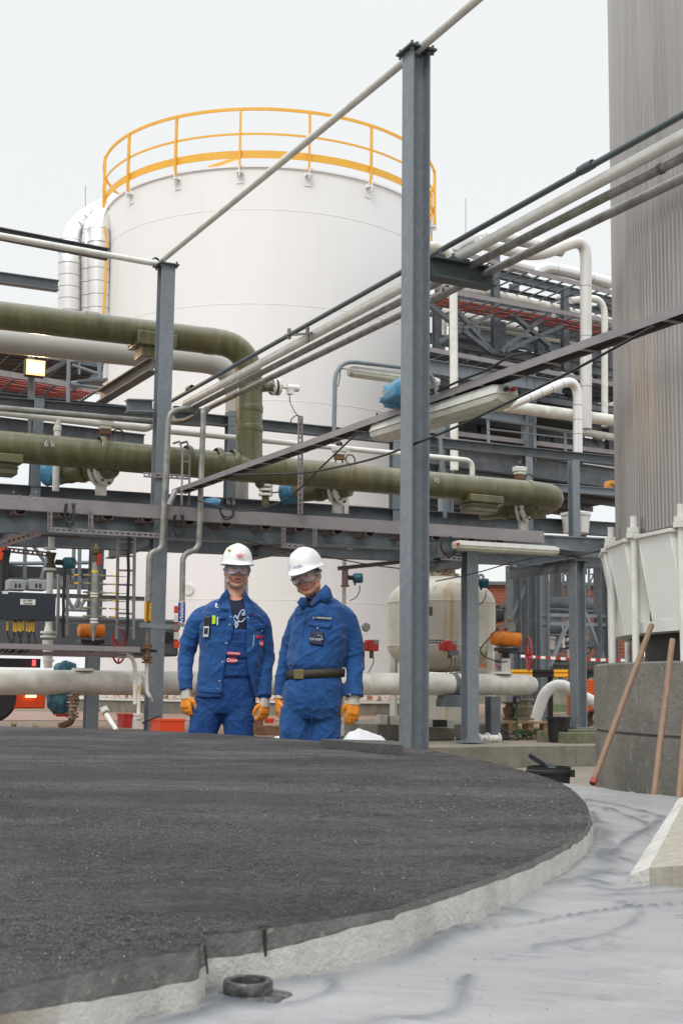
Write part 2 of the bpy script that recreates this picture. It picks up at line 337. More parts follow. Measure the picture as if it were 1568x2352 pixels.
GRASS, n, b = newmat('mown grass', .95); v0 = mapping(n)
c = mixn(n, nz(n, v0, 6, 8, .7, .4, .6), (.07, .13, .03), (.11, .17, .04)); c = mixn(n, nz(n, v0, 40, 4, .7, .5, .7), c, (.03, .07, .015)); n.links.new(c, b.inputs['Base Color']); bumpn(n, nz(n, v0, 60, 6, .7, .3, .7), 1, .05, b)

def sheet(name, pts, z, m, kind='structure', th=None):
    q = MB()
    if th: q.prism([V((p[0], p[1], z - th)) for p in pts], (0, 0, th))
    else: q.add([V((p[0], p[1], z)) for p in pts], [tuple(range(len(pts)))])
    return q.one(name, m, kind=kind, smooth=False)
BG = .22
far = 900
sheet('pit_floor', [(-40, -30), (40, -30), (40, 40), (-40, 40)], 0, PAVE)
kv = -1.0
K = lambda u, v: tuple(G(u, v))[:2]
sheet('ground', [K(-60, kv), K(70, kv), K(70, 30), (500, far), (-500, far), K(-60, 30)], BG, DIRT, th=.6)
# concrete kerb round the yard
q = MB(); q.bar(G(-30, kv - .03, .5 * (BG + .02)), G(40, kv - .03, .5 * (BG + .02)), .12, BG + .02)
for u in np.arange(-12, 14, 2.4): q.bar(G(u, kv - .035, .118), G(u + .012, kv - .035, .118), .125, BG + .026)
q.one('concrete_kerb', CONC, 'long stained concrete kerb running behind the round slab', 'kerb', bevel=.01)
sheet('paved_apron', [K(1.5, kv + .02), K(12, kv + .02), K(12, .35), K(7.2, .75), K(1.5, .6)], BG + .006, PAVE)
# grass and road beyond on the right
gz = BG
def zoff(px, py, dz): p = PZ(px, py, BG + dz); return (p.x, p.y)
sheet('lawn', [zoff(1195, 1633, .01), zoff(1420, 1636, .01), zoff(1700, 1625, .01), zoff(1500, 1606, .01), zoff(1150, 1603, .01)], BG + .01, GRASS)
sheet('road', [zoff(1050, 1605, .02), zoff(1700, 1611, .02), (90, 110), (20, 110)], BG + .02, ROADM)
sheet('side_road', [zoff(-600, 1655, .008), zoff(890, 1655, .008), zoff(890, 1640, .008), zoff(-600, 1630, .008)], BG + .008, mat('wet reddish paving', (.27, .15, .10), .6, 0, .25, 1.5, (.25, .2, .15), .6))
# grass tufts near the pallet
random.seed(3); q = MB()
for i in range(1500):
    px = random.gauss(1215, 38); py = random.gauss(1686, 7)
    if not (1165 < px < 1262 and 1672 < py < 1699): continue
    p = PZ(px, py, BG + .002); h = random.uniform(.02, .09); a = random.uniform(0, 6.28); w = .006; d = V((cos(a), sin(a), 0)); t = p + V((random.gauss(0, .02), random.gauss(0, .02), h))
    q.add([p - d * w, p + d * w, t], [(0, 1, 2)])
q.one('grass', GRASS, kind='stuff', smooth=False)
q = MB()
for i in range(900):
    px = random.uniform(1120, 1380); py = random.uniform(1632, 1700); p = PZ(px, py, BG); r = random.uniform(.008, .035)
    q.ball(p + Z * r * .3, r, 6, (1, random.uniform(.6, 1), random.uniform(.4, .8)))
q.one('gravel', mat('pale gravel', (.32, .26, .2), .9, 0, .3, 20), kind='stuff')

# ================================================================ ROUND SLAB
ZS = CAMZ - .32
rim_px = [(1100, 1745), (1200, 1770), (1290, 1800), (1338, 1838), (1355, 1880), (1352, 1890), (1330, 1917), (1254, 1960), (1130, 2012), (977, 2060), (888, 2088), (755, 2111), (600, 2135), (462, 2148)]
blk_px = [(448, 2160), (420, 2178), (320, 2195), (150, 2235), (0, 2268), (-150, 2300), (-330, 2345)]
far_px = [(980, 1722), (850, 1711), (700, 1700), (580, 1691), (430, 1682), (200, 1674), (0, 1668), (-200, 1663)]
random.seed(5)
def dens(pts, step, rough):
    o = []
    for a, b in zip(pts[:-1], pts[1:]):
        d = (b - a).length; k = max(1, int(d / step))
        for i in range(k): o.append(a.lerp(b, i / k))
    o.append(pts[-1]); 
    for i, p in enumerate(o):
        o[i] = p + V((noise.noise(p * 9) * rough + random.gauss(0, rough * .25), noise.noise(p * 9 + V((5, 5, 5))) * rough + random.gauss(0, rough * .25), 0))
    return o
def catmull(P, k=6):
    o = []
    for i in range(len(P) - 1):
        p0, p1, p2, p3 = P[max(i - 1, 0)], P[i], P[i + 1], P[min(i + 2, len(P) - 1)]
        for j in range(k):
            t = j / k; o.append(.5 * ((2 * p1) + (p2 - p0) * t + (2 * p0 - 5 * p1 + 4 * p2 - p3) * t * t + (3 * p1 - p0 - 3 * p2 + p3) * t ** 3))
    o.append(P[-1]); return o
zp = lambda L: [PZ(x, y, ZS) for x, y in L]
frontc = dens(catmull(zp(rim_px)), .03, .003)
nblk = dens(catmull([p + V((.010, -.012, 0)) for i, p in enumerate(zp(blk_px))]), .03, .005)
back = dens(catmull(zp(far_px)), .12, .02)[::-1]
lp = [V((-6.5, 9.3, ZS)), V((-9.0, 6.0, ZS)), V((-9.2, 2.5, ZS)), V((-7.5, -1.0, ZS)), V((-4, -.9, ZS)), V((-1.6, .35, ZS))]
# outline clockwise seen from above: far-left -> far -> right rim -> near -> block -> left
outline = back + frontc + nblk + lp[::-1]
nb0 = len(back) + len(frontc)
cen = V((-3.2, 4.4, ZS)); N = len(outline)
slab = thing('foundation_slab', 'big round tank foundation slab with a dark asphalt top and pale rim', 'foundation slab', (cen.x, cen.y, 0))
q = MB(); R_ = 14; vs = []; fs = []
fr = [0, .2, .4, .55, .7, .8, .87, .92, .96, .985, 1]
for k, t in enumerate(fr[1:]):
    for p in outline:
        w = cen.lerp(p, t); dz = .010 * noise.noise(w * 1.3) + .004 * noise.noise(w * 6) + (-.004 * (t > .98)) + .012 * (1 - t)
        vs.append(V((w.x, w.y, ZS + dz * (1 if t < 1 else .15))))
for k in range(len(fr) - 2):
    for i in range(N):
        j = (i + 1) % N; fs.append((k * N + i, k * N + j, (k + 1) * N + j, (k + 1) * N + i))
vs.append(cen + Z * .012); c0 = len(vs) - 1
for i in range(N): fs.append((c0, (i + 1) % N, i))
q.add(vs, fs); q.part('asphalt_surface', ASPH, slab, angle=60)
def band(z0f, z1f, out0, out1, sel, jit=0, closed=False):
    q = MB(); idx = list(sel); vs = []
    for i in idx:
        p = outline[i]; d = V((p.x - cen.x, p.y - cen.y, 0)).normalized()
        a, b_ = z0f(p), z1f(p)
        for t in (0, .12, 1):
            w = p + d * (out0 + (out1 - out0) * t); w.z = a + (b_ - a) * t
            w += d * (jit * noise.noise(w * 30)); vs.append(w)
    fs = []
    m = len(idx)
    for i in range(m if closed else m - 1):
        j = (i + 1) % m
        for t in (0, 1): fs.append((i * 3 + t, j * 3 + t, j * 3 + t + 1, i * 3 + t + 1))
    return q.add(vs, fs)
def zthick(p):
    x = w2p(p)[0]
    return .026 + .014 * min(1, max(0, x) / 300) if x < 452 else (.032 if x < 600 else .032 + (.0145 - .032) * min(1, (x - 600) / 330))
zb = lambda p: ZS - zthick(p) + .004 * noise.noise(p * 4) + .0025 * noise.noise(p * 25)
band(lambda p: ZS - .0005, lambda p: zb(p), 0, .003, range(N), .004, True).part('concrete_rim', RIMG, slab, angle=60)
band(lambda p: zb(p) + .003, lambda p: -.02, .005, .008, range(N), .006, True).part('white_rim_band', INSU, slab, angle=60)
# a raised flat board lying on the far side of the slab
P = [PZ(735, 1712, ZS + .012), PZ(905, 1716, ZS + .012), PZ(925, 1728, ZS + .012), PZ(830, 1722, ZS + .012)]
q = MB(); q.prism([p - Z * .012 for p in P], (0, 0, .045)); q.one('flat_slab_piece', mat('dark slab piece', (.07, .07, .065), .9, 0, .2, 12, bump=.4), 'thin dark plank-like piece lying near the far edge of the slab', 'slab piece')
# ---- liner sheet
e1, e2 = PZ(1310, 1803, .40), PZ(1568, 1838, .40)
ed = (e2 - e1).normalized(); nn_ = V((-ed.y, ed.x, 0));  nn_ = nn_ if nn_.y > 0 else -nn_
Lc = []; nx, ny = 420, 300; vs = []; fs = []
Ea, Eb = e1 - ed * 2.0, e2 + ed * 2.2
Na, Nb = V((-1.5, .45, 0)), V((2.8, .35, 0)); rc = V((cen.x, cen.y, 0))
for j in range(ny + 1):
    t = (j / ny) ** 1.25
    for i in range(nx + 1):
        s_ = i / nx; p = (Na.lerp(Nb, s_)).lerp(Ea.lerp(Eb, s_), t); p.z = 0
        z = .485 + .022 * min(1, max(0, (p.y - 1.2) / 2)) - .105 * min(1, max(0, (p.y - 3.0) / 3.3)) ** 1.1
        q3 = p * 1.0
        z += .004 * noise.noise(q3 * 1.1) + .004 * noise.noise(V((p.x * 5, p.y * 2.2, 3)))
        f = noise.noise(V((p.x * 1.6 + p.y * .5, p.y * 1.3 - p.x * .4, 7))); z += .013 * math.exp(-(f / .014) ** 2) * max(0, noise.noise(q3 * .9 + V((3, 1, 0))) + .30)
        f = noise.noise(V((p.x * 2.6 - p.y * 1.2, p.y * 1.9, 11))); z += .010 * math.exp(-(f / .018) ** 2) * max(0, noise.noise(q3 * 1.3 + V((9, 1, 0))) + .15)
        vs.append(V((p.x, p.y, z)))
for j in range(ny):
    for i in range(nx):
        a = j * (nx + 1) + i; fs.append((a, a + 1, a + nx + 2, a + nx + 1))
q = MB(); q.add(vs, fs)
k0 = len(q.v)
for i in range(nx):      # hanging edge
    a = ny * (nx + 1) + i; p, r = vs[a], vs[a + 1]; q.add([p, r, r - Z * .38, p - Z * .38], [(0, 1, 2, 3)])
lin = q.one('liner_sheet', LIN, 'pale grey coated liner sheet spread around the slab in the foreground', 'liner sheet', angle=80)
da = lin.data.attributes.new('dirt', 'FLOAT', 'POINT')  # dirt smears, plus shade of the creases put into the colour
op = np.array([[p.x, p.y] for p in outline]); lo = np.array(lin.location)
lines = [([PZ(x, y, .47) for x, y in L], w) for L, w in [
    ([(700, 2250), (880, 2205), (1000, 2172), (1130, 2110), (1290, 2045), (1340, 1990), (1372, 1920), (1360, 1860)], .011),
    ([(300, 2400), (470, 2322), (600, 2290), (760, 2235)], .014),
    ([(1040, 2178), (1150, 2172), (1290, 2150), (1430, 2128), (1568, 2120)], .007), ([(1420, 2012), (1490, 2036), (1600, 2068)], .010),
    ([(1300, 1805), (1420, 1835), (1480, 1860), (1520, 1880), (1440, 1960), (1400, 2010)], .013), ([(1330, 1830), (1400, 1850), (1490, 1905), (1460, 1930)], .009),
    ([(500, 2330), (620, 2300), (740, 2290), (760, 2320), (640, 2352), (480, 2345)], .014), ([(1180, 2085), (1330, 2056), (1420, 2036)], .008),
    ([(1345, 2040), (1420, 2050), (1560, 2040)], .012), ([(1350, 2075), (1430, 2085), (1568, 2070)], .013), ([(1400, 2095), (1568, 2090)], .011), ([(1340, 2060), (1390, 2070)], .015)]]
dv = np.zeros(len(lin.data.vertices)); co = np.array([v_.co[:] for v_ in lin.data.vertices]) + lo
for L, w in lines:
    L = catmull(L, 5)
    for a, b_ in zip(L[:-1], L[1:]):
        a2, b2 = np.array(a[:2]), np.array(b_[:2]); d = b2 - a2; l2 = (d ** 2).sum() + 1e-9
        t = np.clip(((co[:, :2] - a2) @ d) / l2, 0, 1); ds = np.hypot(*(co[:, :2] - a2 - t[:, None] * d).T)
        dv = np.maximum(dv, np.exp(-(ds / (w * min(1.3, .25 + .28 * a.y) * (1 + .6 * noise.noise(V(a) * 2)))) ** 2) * .95)
seg = op[:nb0 + len(nblk)]; near = (co[:, 1] < 7.5); dmin = np.full(len(co), 9.)
for p_ in seg[::2]: dmin = np.minimum(dmin, np.hypot(co[:, 0] - p_[0], co[:, 1] - p_[1]))
wob = np.array([noise.noise(V((c_[0] * 3, c_[1] * 3, 4))) for c_ in co])
dv = np.maximum(dv, np.exp(-((dmin - .05 - .05 * wob) / (.022 + .04 * np.clip(wob, 0, 1))) ** 2) * .8)
dv = np.maximum(dv, np.exp(-((dmin - .19 - .16 * wob) / .009) ** 2) * .8 * (wob > -.15))
nv = np.array([noise.noise(V(c_) * 7) for c_ in co]); dv *= np.clip(.8 + nv * 1.0, 0, 1)
da.data.foreach_set('value', dv.astype(np.float32))
me = lin.data; cz = np.array([v_.co[:] for v_ in me.vertices]); cz[:, 2] += dv * .008 * (cz[:, 2] > .1); me.vertices.foreach_set('co', cz.ravel()); me.update()
# ---- pipe stub
c0 = PZ(569, 2298, .487); s_ = 1 / pxm(c0)
st = thing('pipe_stub', 'short black pipe stub poking up through the liner beside the notched rim', 'pipe stub', c0 - Z * .02)
tar = mat('glossy black bitumen', (.05, .052, .055), .18, 0, .6, 60, (.2, .21, .22), .5, bump=.5, bscale=50)
R1 = 58 * s_
q = MB(); q.lathe([(R1 * .80, -.02), (R1 * .84, .006), (R1 * .97, .008), (R1, .014), (R1 * .99, .0225), (R1 * .94, .025), (R1 * .72, .0245), (R1 * .69, .021), (R1 * .67, -.02)], c0, Z, 40); q.part('collar', mat('scuffed dark pipe rim', (.045, .045, .046), .3, .2, .4, 40, (.22, .22, .21), .45, bump=.4), st)
q = MB(); vs = []; fs = []
for k in range(48):
    a = 2 * pi * k / 48; w = 1 + .25 * noise.noise(V((cos(a) * 1.5, sin(a) * 1.5, 2)))
    for j, (rr, zz) in enumerate([(.86, .014), (.98, .010), (1.25 * w, .008), (1.6 * w, .005), (2.2 * w, -.010)]): vs.append(c0 + V((cos(a) * rr * R1, sin(a) * rr * R1, zz)))
for k in range(48):
    for j in range(4): a, b_ = k * 5 + j, ((k + 1) % 48) * 5 + j; fs.append((a, b_, b_ + 1, a + 1))
q.add(vs, fs); q.part('bitumen_skirt', tar, st)
# ---- concrete wedge at right
a0, a1, b0 = PZ(1445, 2010, .515), PZ(1491, 2019, .515), PZ(1557, 1836, .462)
d_ = (b0 - a0); b1 = PZ(1580, 1838, .475)
r0, r1 = a1 + V((.85, -.40, .0)), b1 + V((.85, .1, 0)); up_ = Z * .05; a1u, b1u = a1 + Z * .02, b1 + Z * .02
WEDM, n, b = newmat('streaked beige concrete', .9); v0 = mapping(n, (9, 9, .8)); v1 = mapping(n)
c = mixn(n, nz(n, v0, 4, 6, .6, .4, .62), (.36, .335, .28), (.29, .265, .21)); n.links.new(c, b.inputs['Base Color']); bumpn(n, nz(n, v1, 60, 6, .6, .3, .7), .3, .006, b)
wd = thing('concrete_plinth', 'low beige concrete plinth with a white painted edge strip at the right frame edge', 'plinth', (a1.x + .2, a1.y, .3))
q = MB(); q.add([a0, a1u, b1u, b0, a0 - Z * .2, a1u - Z * .2, b0 - Z * .2], [(0, 1, 2, 3), (0, 4, 5, 1), (0, 3, 6, 4)]); q.part('white_strip', INSU, wd, smooth=False)
q = MB(); t0, t1 = a1u + Z * .001, b1u + Z * .001; q.add([t0, r0 + Z * .14, r1 + Z * .14, t1, t0 - Z * .3, r0 - Z * .3, r1 - Z * .3, t1 - Z * .3], [(0, 1, 2, 3), (0, 4, 5, 1), (1, 5, 6, 2), (2, 6, 7, 3), (3, 7, 4, 0)]); q.part('beige_top', WEDM, wd, smooth=False)

rng = np.random.default_rng(5)
sp = np.array([(p.x, p.y) for p in outline])
def inside(x, y):
    x0, y0 = sp[:, 0], sp[:, 1]; x1, y1 = np.roll(x0, -1), np.roll(y0, -1); r = np.zeros(len(x), bool)
    for a, b_, c_, d_ in zip(x0, y0, x1, y1):
        if b_ != d_: r ^= ((b_ > y) != (d_ > y)) & (x < (c_ - a) * (y - b_) / (d_ - b_) + a)
    return r
def stones(name, m, count, ylo, yhi, rlo, rhi, z, ins):
    px = rng.uniform(-80, 1600, count); py = ylo + (yhi - ylo) * rng.random(count) ** .8
    F3, R3, U3 = np.array(_F), np.array(_R), np.array(_U)
    d = F3[None] + R3[None] * ((px - 784) / F_PX)[:, None] - U3[None] * ((py - 1176) / F_PX)[:, None]
    P_ = np.array(CAM)[None] + d * ((z - CAMZ) / d[:, 2])[:, None]; k = inside(P_[:, 0], P_[:, 1]); k = k if ins else ~k; P_ = P_[k]; n_ = len(P_)
    r = rng.uniform(rlo, rhi, n_) * np.clip(P_[:, 1] / 2.5, .45, 1.5); base = np.array([(1, 0, 0), (0, 1, 0), (-1, 0, 0), (0, -1, 0), (0, 0, 1), (0, 0, -.6)], float)
    vv = base[None] * (r[:, None, None] * rng.uniform(.6, 1.3, (n_, 6, 1))) ; a = rng.uniform(0, 6.28, n_); ca, sa = np.cos(a)[:, None], np.sin(a)[:, None]
    x_, y_ = vv[:, :, 0] * ca - vv[:, :, 1] * sa, vv[:, :, 0] * sa + vv[:, :, 1] * ca; vv[:, :, 0], vv[:, :, 1] = x_, y_; vv[:, :, 2] *= .8; vv += P_[:, None, :]; vv[:, :, 2] += .004 if ins else 0
    f = np.array([(0, 1, 4), (1, 2, 4), (2, 3, 4), (3, 0, 4), (1, 0, 5), (2, 1, 5), (3, 2, 5), (0, 3, 5)]); ff = (f[None] + (np.arange(n_) * 6)[:, None, None]).reshape(-1, 3)
    me = bpy.data.meshes.new(name); me.from_pydata(vv.reshape(-1, 3).tolist(), [], ff.tolist()); me.materials.append(m); o = bpy.data.objects.new(name, me); sc.collection.objects.link(o); tag(o, kind='stuff'); return o
stones('grit', mat('dark asphalt grain', (.068, .062, .061), .9, 0, .55, 1.3, (.13, .125, .12), .5, c2pos=(.5, .6)), 36000, 1700, 2300, .0012, .0028, ZS, True)
stones('grit', mat('grey asphalt grain', (.135, .13, .125), .9, 0, .5, 1.3), 19000, 1700, 2300, .0009, .0020, ZS, True)
stones('grit', mat('pale grit', (.42, .38, .32), .9, 0, .4, 6), 260, 1720, 2290, .0012, .0022, ZS, True)
stones('grit', mat('dirt crumbs', (.10, .09, .08), .9, 0, .5, 6), 160, 1850, 2350, .001, .0022, .497, False)
# cracks in the rim
for pxc, w9 in ((600, .0035), (457, .0025)):
    pi_ = min(range(N), key=lambda i: abs(w2p(outline[i])[0] - pxc) + (1000 if outline[i].y > 4 else 0)); p9 = outline[pi_]; t9 = (outline[(pi_ + 1) % N] - outline[pi_ - 1]).normalized(); n9 = V((t9.y, -t9.x, 0)); n9 = n9 if (n9.y < 0) else -n9
    q = MB(); q.prism([p9 + n9 * .006 + t9 * w9, p9 + n9 * .006 - t9 * w9, p9 + n9 * .011 - t9 * .001 - Z * .034, p9 + n9 * .011 + t9 * .002 - Z * .034], n9 * .002 + Z * .0005); q.part('crack', mat('dark crack %d' % pxc, (.02, .018, .016), .95), slab, smooth=False)
# ================================================================ CLAD SILO at right
tc_, dc_ = radians(27.2), 10.0
SC = V((sin(tc_) * dc_, cos(tc_) * dc_, 0)); RP = None
# pedestal radius from the left tangent at px 1363
def tang(px):
    th = math.atan((px - 784) / F_PX) ; return dc_ * sin(tc_ - th)
RP, RC = tang(1364), tang(1420)
zat = lambda px, py, Y: PY(px, py, Y).z
silo = thing('clad_silo', 'tall round silo in ribbed grey metal cladding on a concrete pedestal', 'silo', SC)
PEDM, n, b = newmat('weather stained pedestal concrete', .9); v0 = mapping(n, (2.6, 2.6, .7)); v1 = mapping(n)
c = mixn(n, nz(n, v1, 1.6, 8, .65, .38, .62), (.235, .225, .19), (.135, .132, .115)); c = mixn(n, nz(n, v0, 4.5, 9, .75, .57, .66), c, (.37, .33, .27)); c = mixn(n, nz(n, v1, 3.2, 8, .7, .62, .7), c, (.38, .36, .32))
c = mixn(n, nz(n, v1, 4.1, 9, .75, .67, .73), c, (.27, .15, .07)); n.links.new(c, b.inputs['Base Color']); bumpn(n, nz(n, v1, 22, 8, .7, .3, .7), .5, .02, b)
zt = 1.06
q = MB(); q.lathe([(RP, -.1), (RP, .60), (RP - .012, .605), (RP - .012, .618), (RP + .004, .622), (RP + .004, zt - .012), (RP - .012, zt), (.3, zt)], SC, Z, 96); q.part('concrete_pedestal', PEDM, silo)
q = MB(); q.lathe([(RC * .93, zt), (RC * .93, 1.34)], SC, Z, 96); q.part('dark_skirt', mat('dark grey skirt steel', (.035, .037, .04), .6, 0, .2, 3), silo)
q = MB(); q.lathe([(RC - .08, 1.245), (RC + .02, 1.25), (RC + .02, 1.32), (RC - .08, 1.32), (RC - .09, 1.95), (RC - .09, 2.6)], SC, Z, 96); q.part('white_skirt', WHT, silo)
# cladding with ribs
CLAD, n, b = newmat('ribbed aluminium cladding', .38, .88); v0 = mapping(n, (14, 14, .25)); v1 = mapping(n, (3, 3, .12))
c = mixn(n, nz(n, v1, 2.0, 5, .6, .35, .65), (.44, .42, .40), (.34, .315, .295)); c = mixn(n, nz(n, v0, 4, 8, .7, .5, .7), c, (.27, .235, .21)); n.links.new(c, b.inputs['Base Color'])
q = MB(); nseg = 1440; zs = [1.90] + list(np.linspace(2.4, 11, 14)); vs = []; fs = []
for j, zz in enumerate(zs):
    amp = 1 if zz < 3.2 else max(0.15, 1 - (zz - 3.2) / 2.6)
    for k in range(nseg):
        a = 2 * pi * k / nseg; ph = (k % 4) / 4; rr = RC + (.0065 * amp if ph < .4 else 0)
        vs.append(SC + V((cos(a) * rr, sin(a) * rr, zz + (.0 if j else .01 * (k % 120 == 0)))))
for j in range(len(zs) - 1):
    for k in range(nseg): k2 = (k + 1) % nseg; fs.append((j * nseg + k, j * nseg + k2, (j + 1) * nseg + k2, (j + 1) * nseg + k))
q.add(vs, fs); q.lathe([(RC - .08, 1.94), (RC - .001, 1.902)], SC, Z, 96); q.part('cladding', CLAD, silo, angle=20)
random.seed(2)
for zz in (3.2, 4.2, 5.2, 6.0):
    for k in range(5):
        a = pi + .55 + .22 * k + .1 * (zz > 4); d = V((cos(a), sin(a), 0)); q = MB(); q.cyl(SC + d * (RC + .004) + Z * zz, SC + d * (RC + .012) + Z * zz, .006, 8); q.part('rivet', MATS['black rubber'], silo)
# anchor chairs
def chair(a, first):
    d = V((cos(a), sin(a), 0)); t = V((-sin(a), cos(a), 0)); ro = RC + .105; ri = RC + .015; w = .19
    q = MB(); b0_, b1_ = SC + d * ri + Z * 1.32, SC + d * ro + Z * 1.84
    for s_ in (-1, 1):
        p = [SC + d * (RC - .06) + Z * 1.32, b0_, b1_, SC + d * (RC - .06) + Z * 1.84]; q.prism([x + t * (s_ * w - .006) for x in p], t * .012)
    q.prism([b0_ + t * (-w + .008) - d * .012, b0_ + t * (w - .008) - d * .012, b1_ + t * (w - .008) - d * .016, b1_ + t * (-w + .008) - d * .016], d * .010)
    c_ = q.part('anchor_chair', mat('white chair paint', (.84, .835, .78), .4, 0, .04, 3) if first else MATS['white chair paint'], silo, bevel=.003)
    q = MB(); q.box(SC + d * (RC + .02) + Z * 1.852, d * .10, t * (w + .03), Z * .012); pl = q.part('top_plate', WHT, c_, bevel=.003)
    q = MB(); ba = a + (w + .055) / (RC + .15); bd = V((cos(ba), sin(ba), 0)); bp = SC + bd * (RC + .06)
    q.cyl(bp + Z * zt, bp + Z * 2.01, .024, 14); q.cyl(bp + Z * 1.866, bp + Z * 1.90, .05, 6); q.cyl(bp + Z * 1.902, bp + Z * 1.935, .045, 6); q.part('anchor_bolt', WHT, c_)
for k in range(28): chair(2 * pi * (k + .28) / 28, k == 0)

# ================================================================ STORAGE TANK
TC = PY(621, 400, 36.0); TC.z = 0; TR = 4.58; tz = lambda y: PY(600, y, 36.0 - TR).z
tank = thing('storage_tank', 'huge white storage tank with a yellow railing round its roof', 'storage tank', TC)
TKM, n, b = newmat('white tank paint', .5); v0 = mapping(n, (1, 1, .2)); v1 = mapping(n, (2.5, 2.5, .06))
c = mixn(n, nz(n, v0, .35, 5, .6, .4, .62), (.83, .81, .80), (.80, .79, .77)); c = mixn(n, nz(n, v0, 1.3, 6, .6, .56, .9), c, (.77, .75, .73)); n.links.new(c, b.inputs['Base Color'])
prof = [(TR, .56)]
for zz in (tz(1377), tz(1145), tz(918), tz(697), tz(480)): prof += [(TR, zz - .008), (TR + .006, zz - .005), (TR + .006, zz + .005), (TR, zz + .008)]
zr = tz(380); prof += [(TR, zr - .06), (TR + .05, zr - .05), (TR + .05, zr), (TR - .05, zr + .02), (0, zr + .5)]
q = MB(); q.lathe(prof, TC, Z, 128); q.part('shell', TKM, tank, angle=25)
q = MB(); q.lathe([(TR + .25, BG - .05), (TR + .25, .50), (TR, .52)], TC, Z, 96); q.part('foundation', CONC, tank)
q = MB(); q.lathe([(TR + .02, .56), (TR + .30, .56), (TR + .30, .51), (TR + .1, .50)], TC, Z, 96); q.part('base_plate', WHT, tank)
q = MB(); q.lathe([(TR + .02, .57), (TR + .03, .66), (TR + .01, .70)], TC, Z, 96); q.part('rust_band', mat('rusty insulation foot', (.35, .15, .06), .9, 0, .6, 3, (.7, .66, .6), .8, c2pos=(.4, .5)), tank)
RR = TR + .115
def ring(q, r, z, w, h, n=120):
    q.lathe([(r - w / 2, z - h / 2), (r + w / 2, z - h / 2), (r + w / 2, z + h / 2), (r - w / 2, z + h / 2), (r - w / 2, z - h / 2)], TC, Z, n)
q = MB(); ring(q, RR, tz(254), .05, .07); q.part('top_rail', YEL, tank)
q = MB(); ring(q, RR, tz(311), .03, .05); q.part('middle_rail', YEL, tank)
q = MB(); ring(q, RR - .02, tz(357), .012, .20); q.part('toe_board', YEL, tank)
for k in range(17):
    a = math.atan2(-1, 0) - radians(6) + k * 2 * pi / 17; d = V((cos(a), sin(a), 0)); t = V((-sin(a), cos(a), 0)); c = TC + d * (RR + .03)
    q = MB(); q.bar(c + Z * (zr - .15), c + Z * (tz(254) - .02), .075, .05, t); q.part('railing_post', YEL, tank)
    q = MB(); q.bar(TC + d * TR + Z * (zr - .22), TC + d * (RR + .07) + Z * (zr - .22), .16, .02); q.box(TC + d * (TR + .10) + Z * (zr - .18), d * .10, t * .012, Z * .14); q.box(TC + d * (TR + .01) + Z * (zr - .28), d * .01, t * .09, Z * .18); q.part('post_bracket', TKM, tank)
p = PY(655, 350, 36); q = MB(); q.cyl(V((p.x - .3, 35, zr + .4)), V((p.x - .3, 35, zr + .8)), .12, 14); q.ball(V((p.x - .3, 35, zr + .9)), .2, 12, (1, 1, .6)); q.part('roof_vent', WHT, tank)
q = MB(); q.bar(PY(480, 384, 36.5), PY(575, 352, 34), .1, .06); q.part('roof_gate', YEL, tank)
q = MB(); c = PY(444, 1356, 31.9); c = c; nrm = (c - TC); nrm.z = 0; nrm.normalize()
q.lathe([(.0, .28), (.13, .28), (.14, .22), (.14, .20), (.17, .20), (.17, .16), (.10, .15), (.10, -.1)], c, nrm, 20); q.part('nozzle', WHT, tank)
# faint access caps: horizontal pipe stub far right behind column
# ================================================================ STEEL COLUMNS
def column(name, p, zb_, zt_, w, h, web, label, group, m=GALV, cap=.03, plates=True, size=1):
    t = thing(name, label, 'steel column', V((p.x, p.y, zb_)), group); q = MB()
    q.ibeam(V((p.x, p.y, zb_)), V((p.x, p.y, zt_)), w, h, .012 * size, .009 * size, up=web); q.part('shaft', m, t, smooth=False)
    if plates:
        q = MB(); q.box(V((p.x, p.y, zt_ + .008)), A * .115 * size, B * .115 * size, Z * .008)
        for i in (-1, 1):
            for j in (-1, 1): q.cyl(V((p.x, p.y, zt_ - .03)) + A * i * .09 * size + B * j * .09 * size, V((p.x, p.y, zt_ + .045)) + A * i * .09 * size + B * j * .09 * size, .011, 6)
        q.part('cap_plate', MATS['dark teal grey pipe'], t, smooth=False)
        q = MB(); q.box(V((p.x, p.y, zb_ + .008)), A * .16, B * .16, Z * .008)
        for i in (-1, 1):
            for j in (-1, 1): q.cyl(V((p.x, p.y, zb_)) + A * i * .13 + B * j * .13, V((p.x, p.y, zb_ + .06)) + A * i * .13 + B * j * .13, .012, 6)
        q.part('base_plate', m, t, smooth=False)
    return t
zM = zat(952, 122, 9.4)
colg = 'galvanised columns of the pipe rack'
cM = column('steel_column', M0, 0.0, zM, .162, .150, A, 'tall galvanised column nearest the camera, standing behind the slab between the two men and the silo', colg)
cL = column('steel_column', L0, BG, zat(372, 612, L0.y), .160, .150, B, 'galvanised column at left with a bent white pipe resting on its top', colg)
pm = PA(0, 1079, 1700); pr = PA(0, 1329, 1674)
c3 = column('steel_column', pm, BG + .02, zat(1079, 1240, pm.y), .16, .15, B, 'galvanised column in front of the small stained vessel', colg)
c4 = column('steel_column', pr, .40, zat(1329, 1290, pr.y), .16, .15, A, 'galvanised column on a mossy concrete plinth beside the pedestal', colg)
q = MB(); q.box(V((pr.x, pr.y, BG + .07)), A * .42, B * .34, Z * .07); q.box(V((pr.x, pr.y, .375)), A * .30, B * .24, Z * .022)
q.one('concrete_plinth', mat('mossy concrete', (.17, .17, .11), .95, 0, .3, 5, (.09, .11, .05), .6, bump=.4), 'mossy concrete plinth under the column beside the pedestal', 'plinth', bevel=.012)
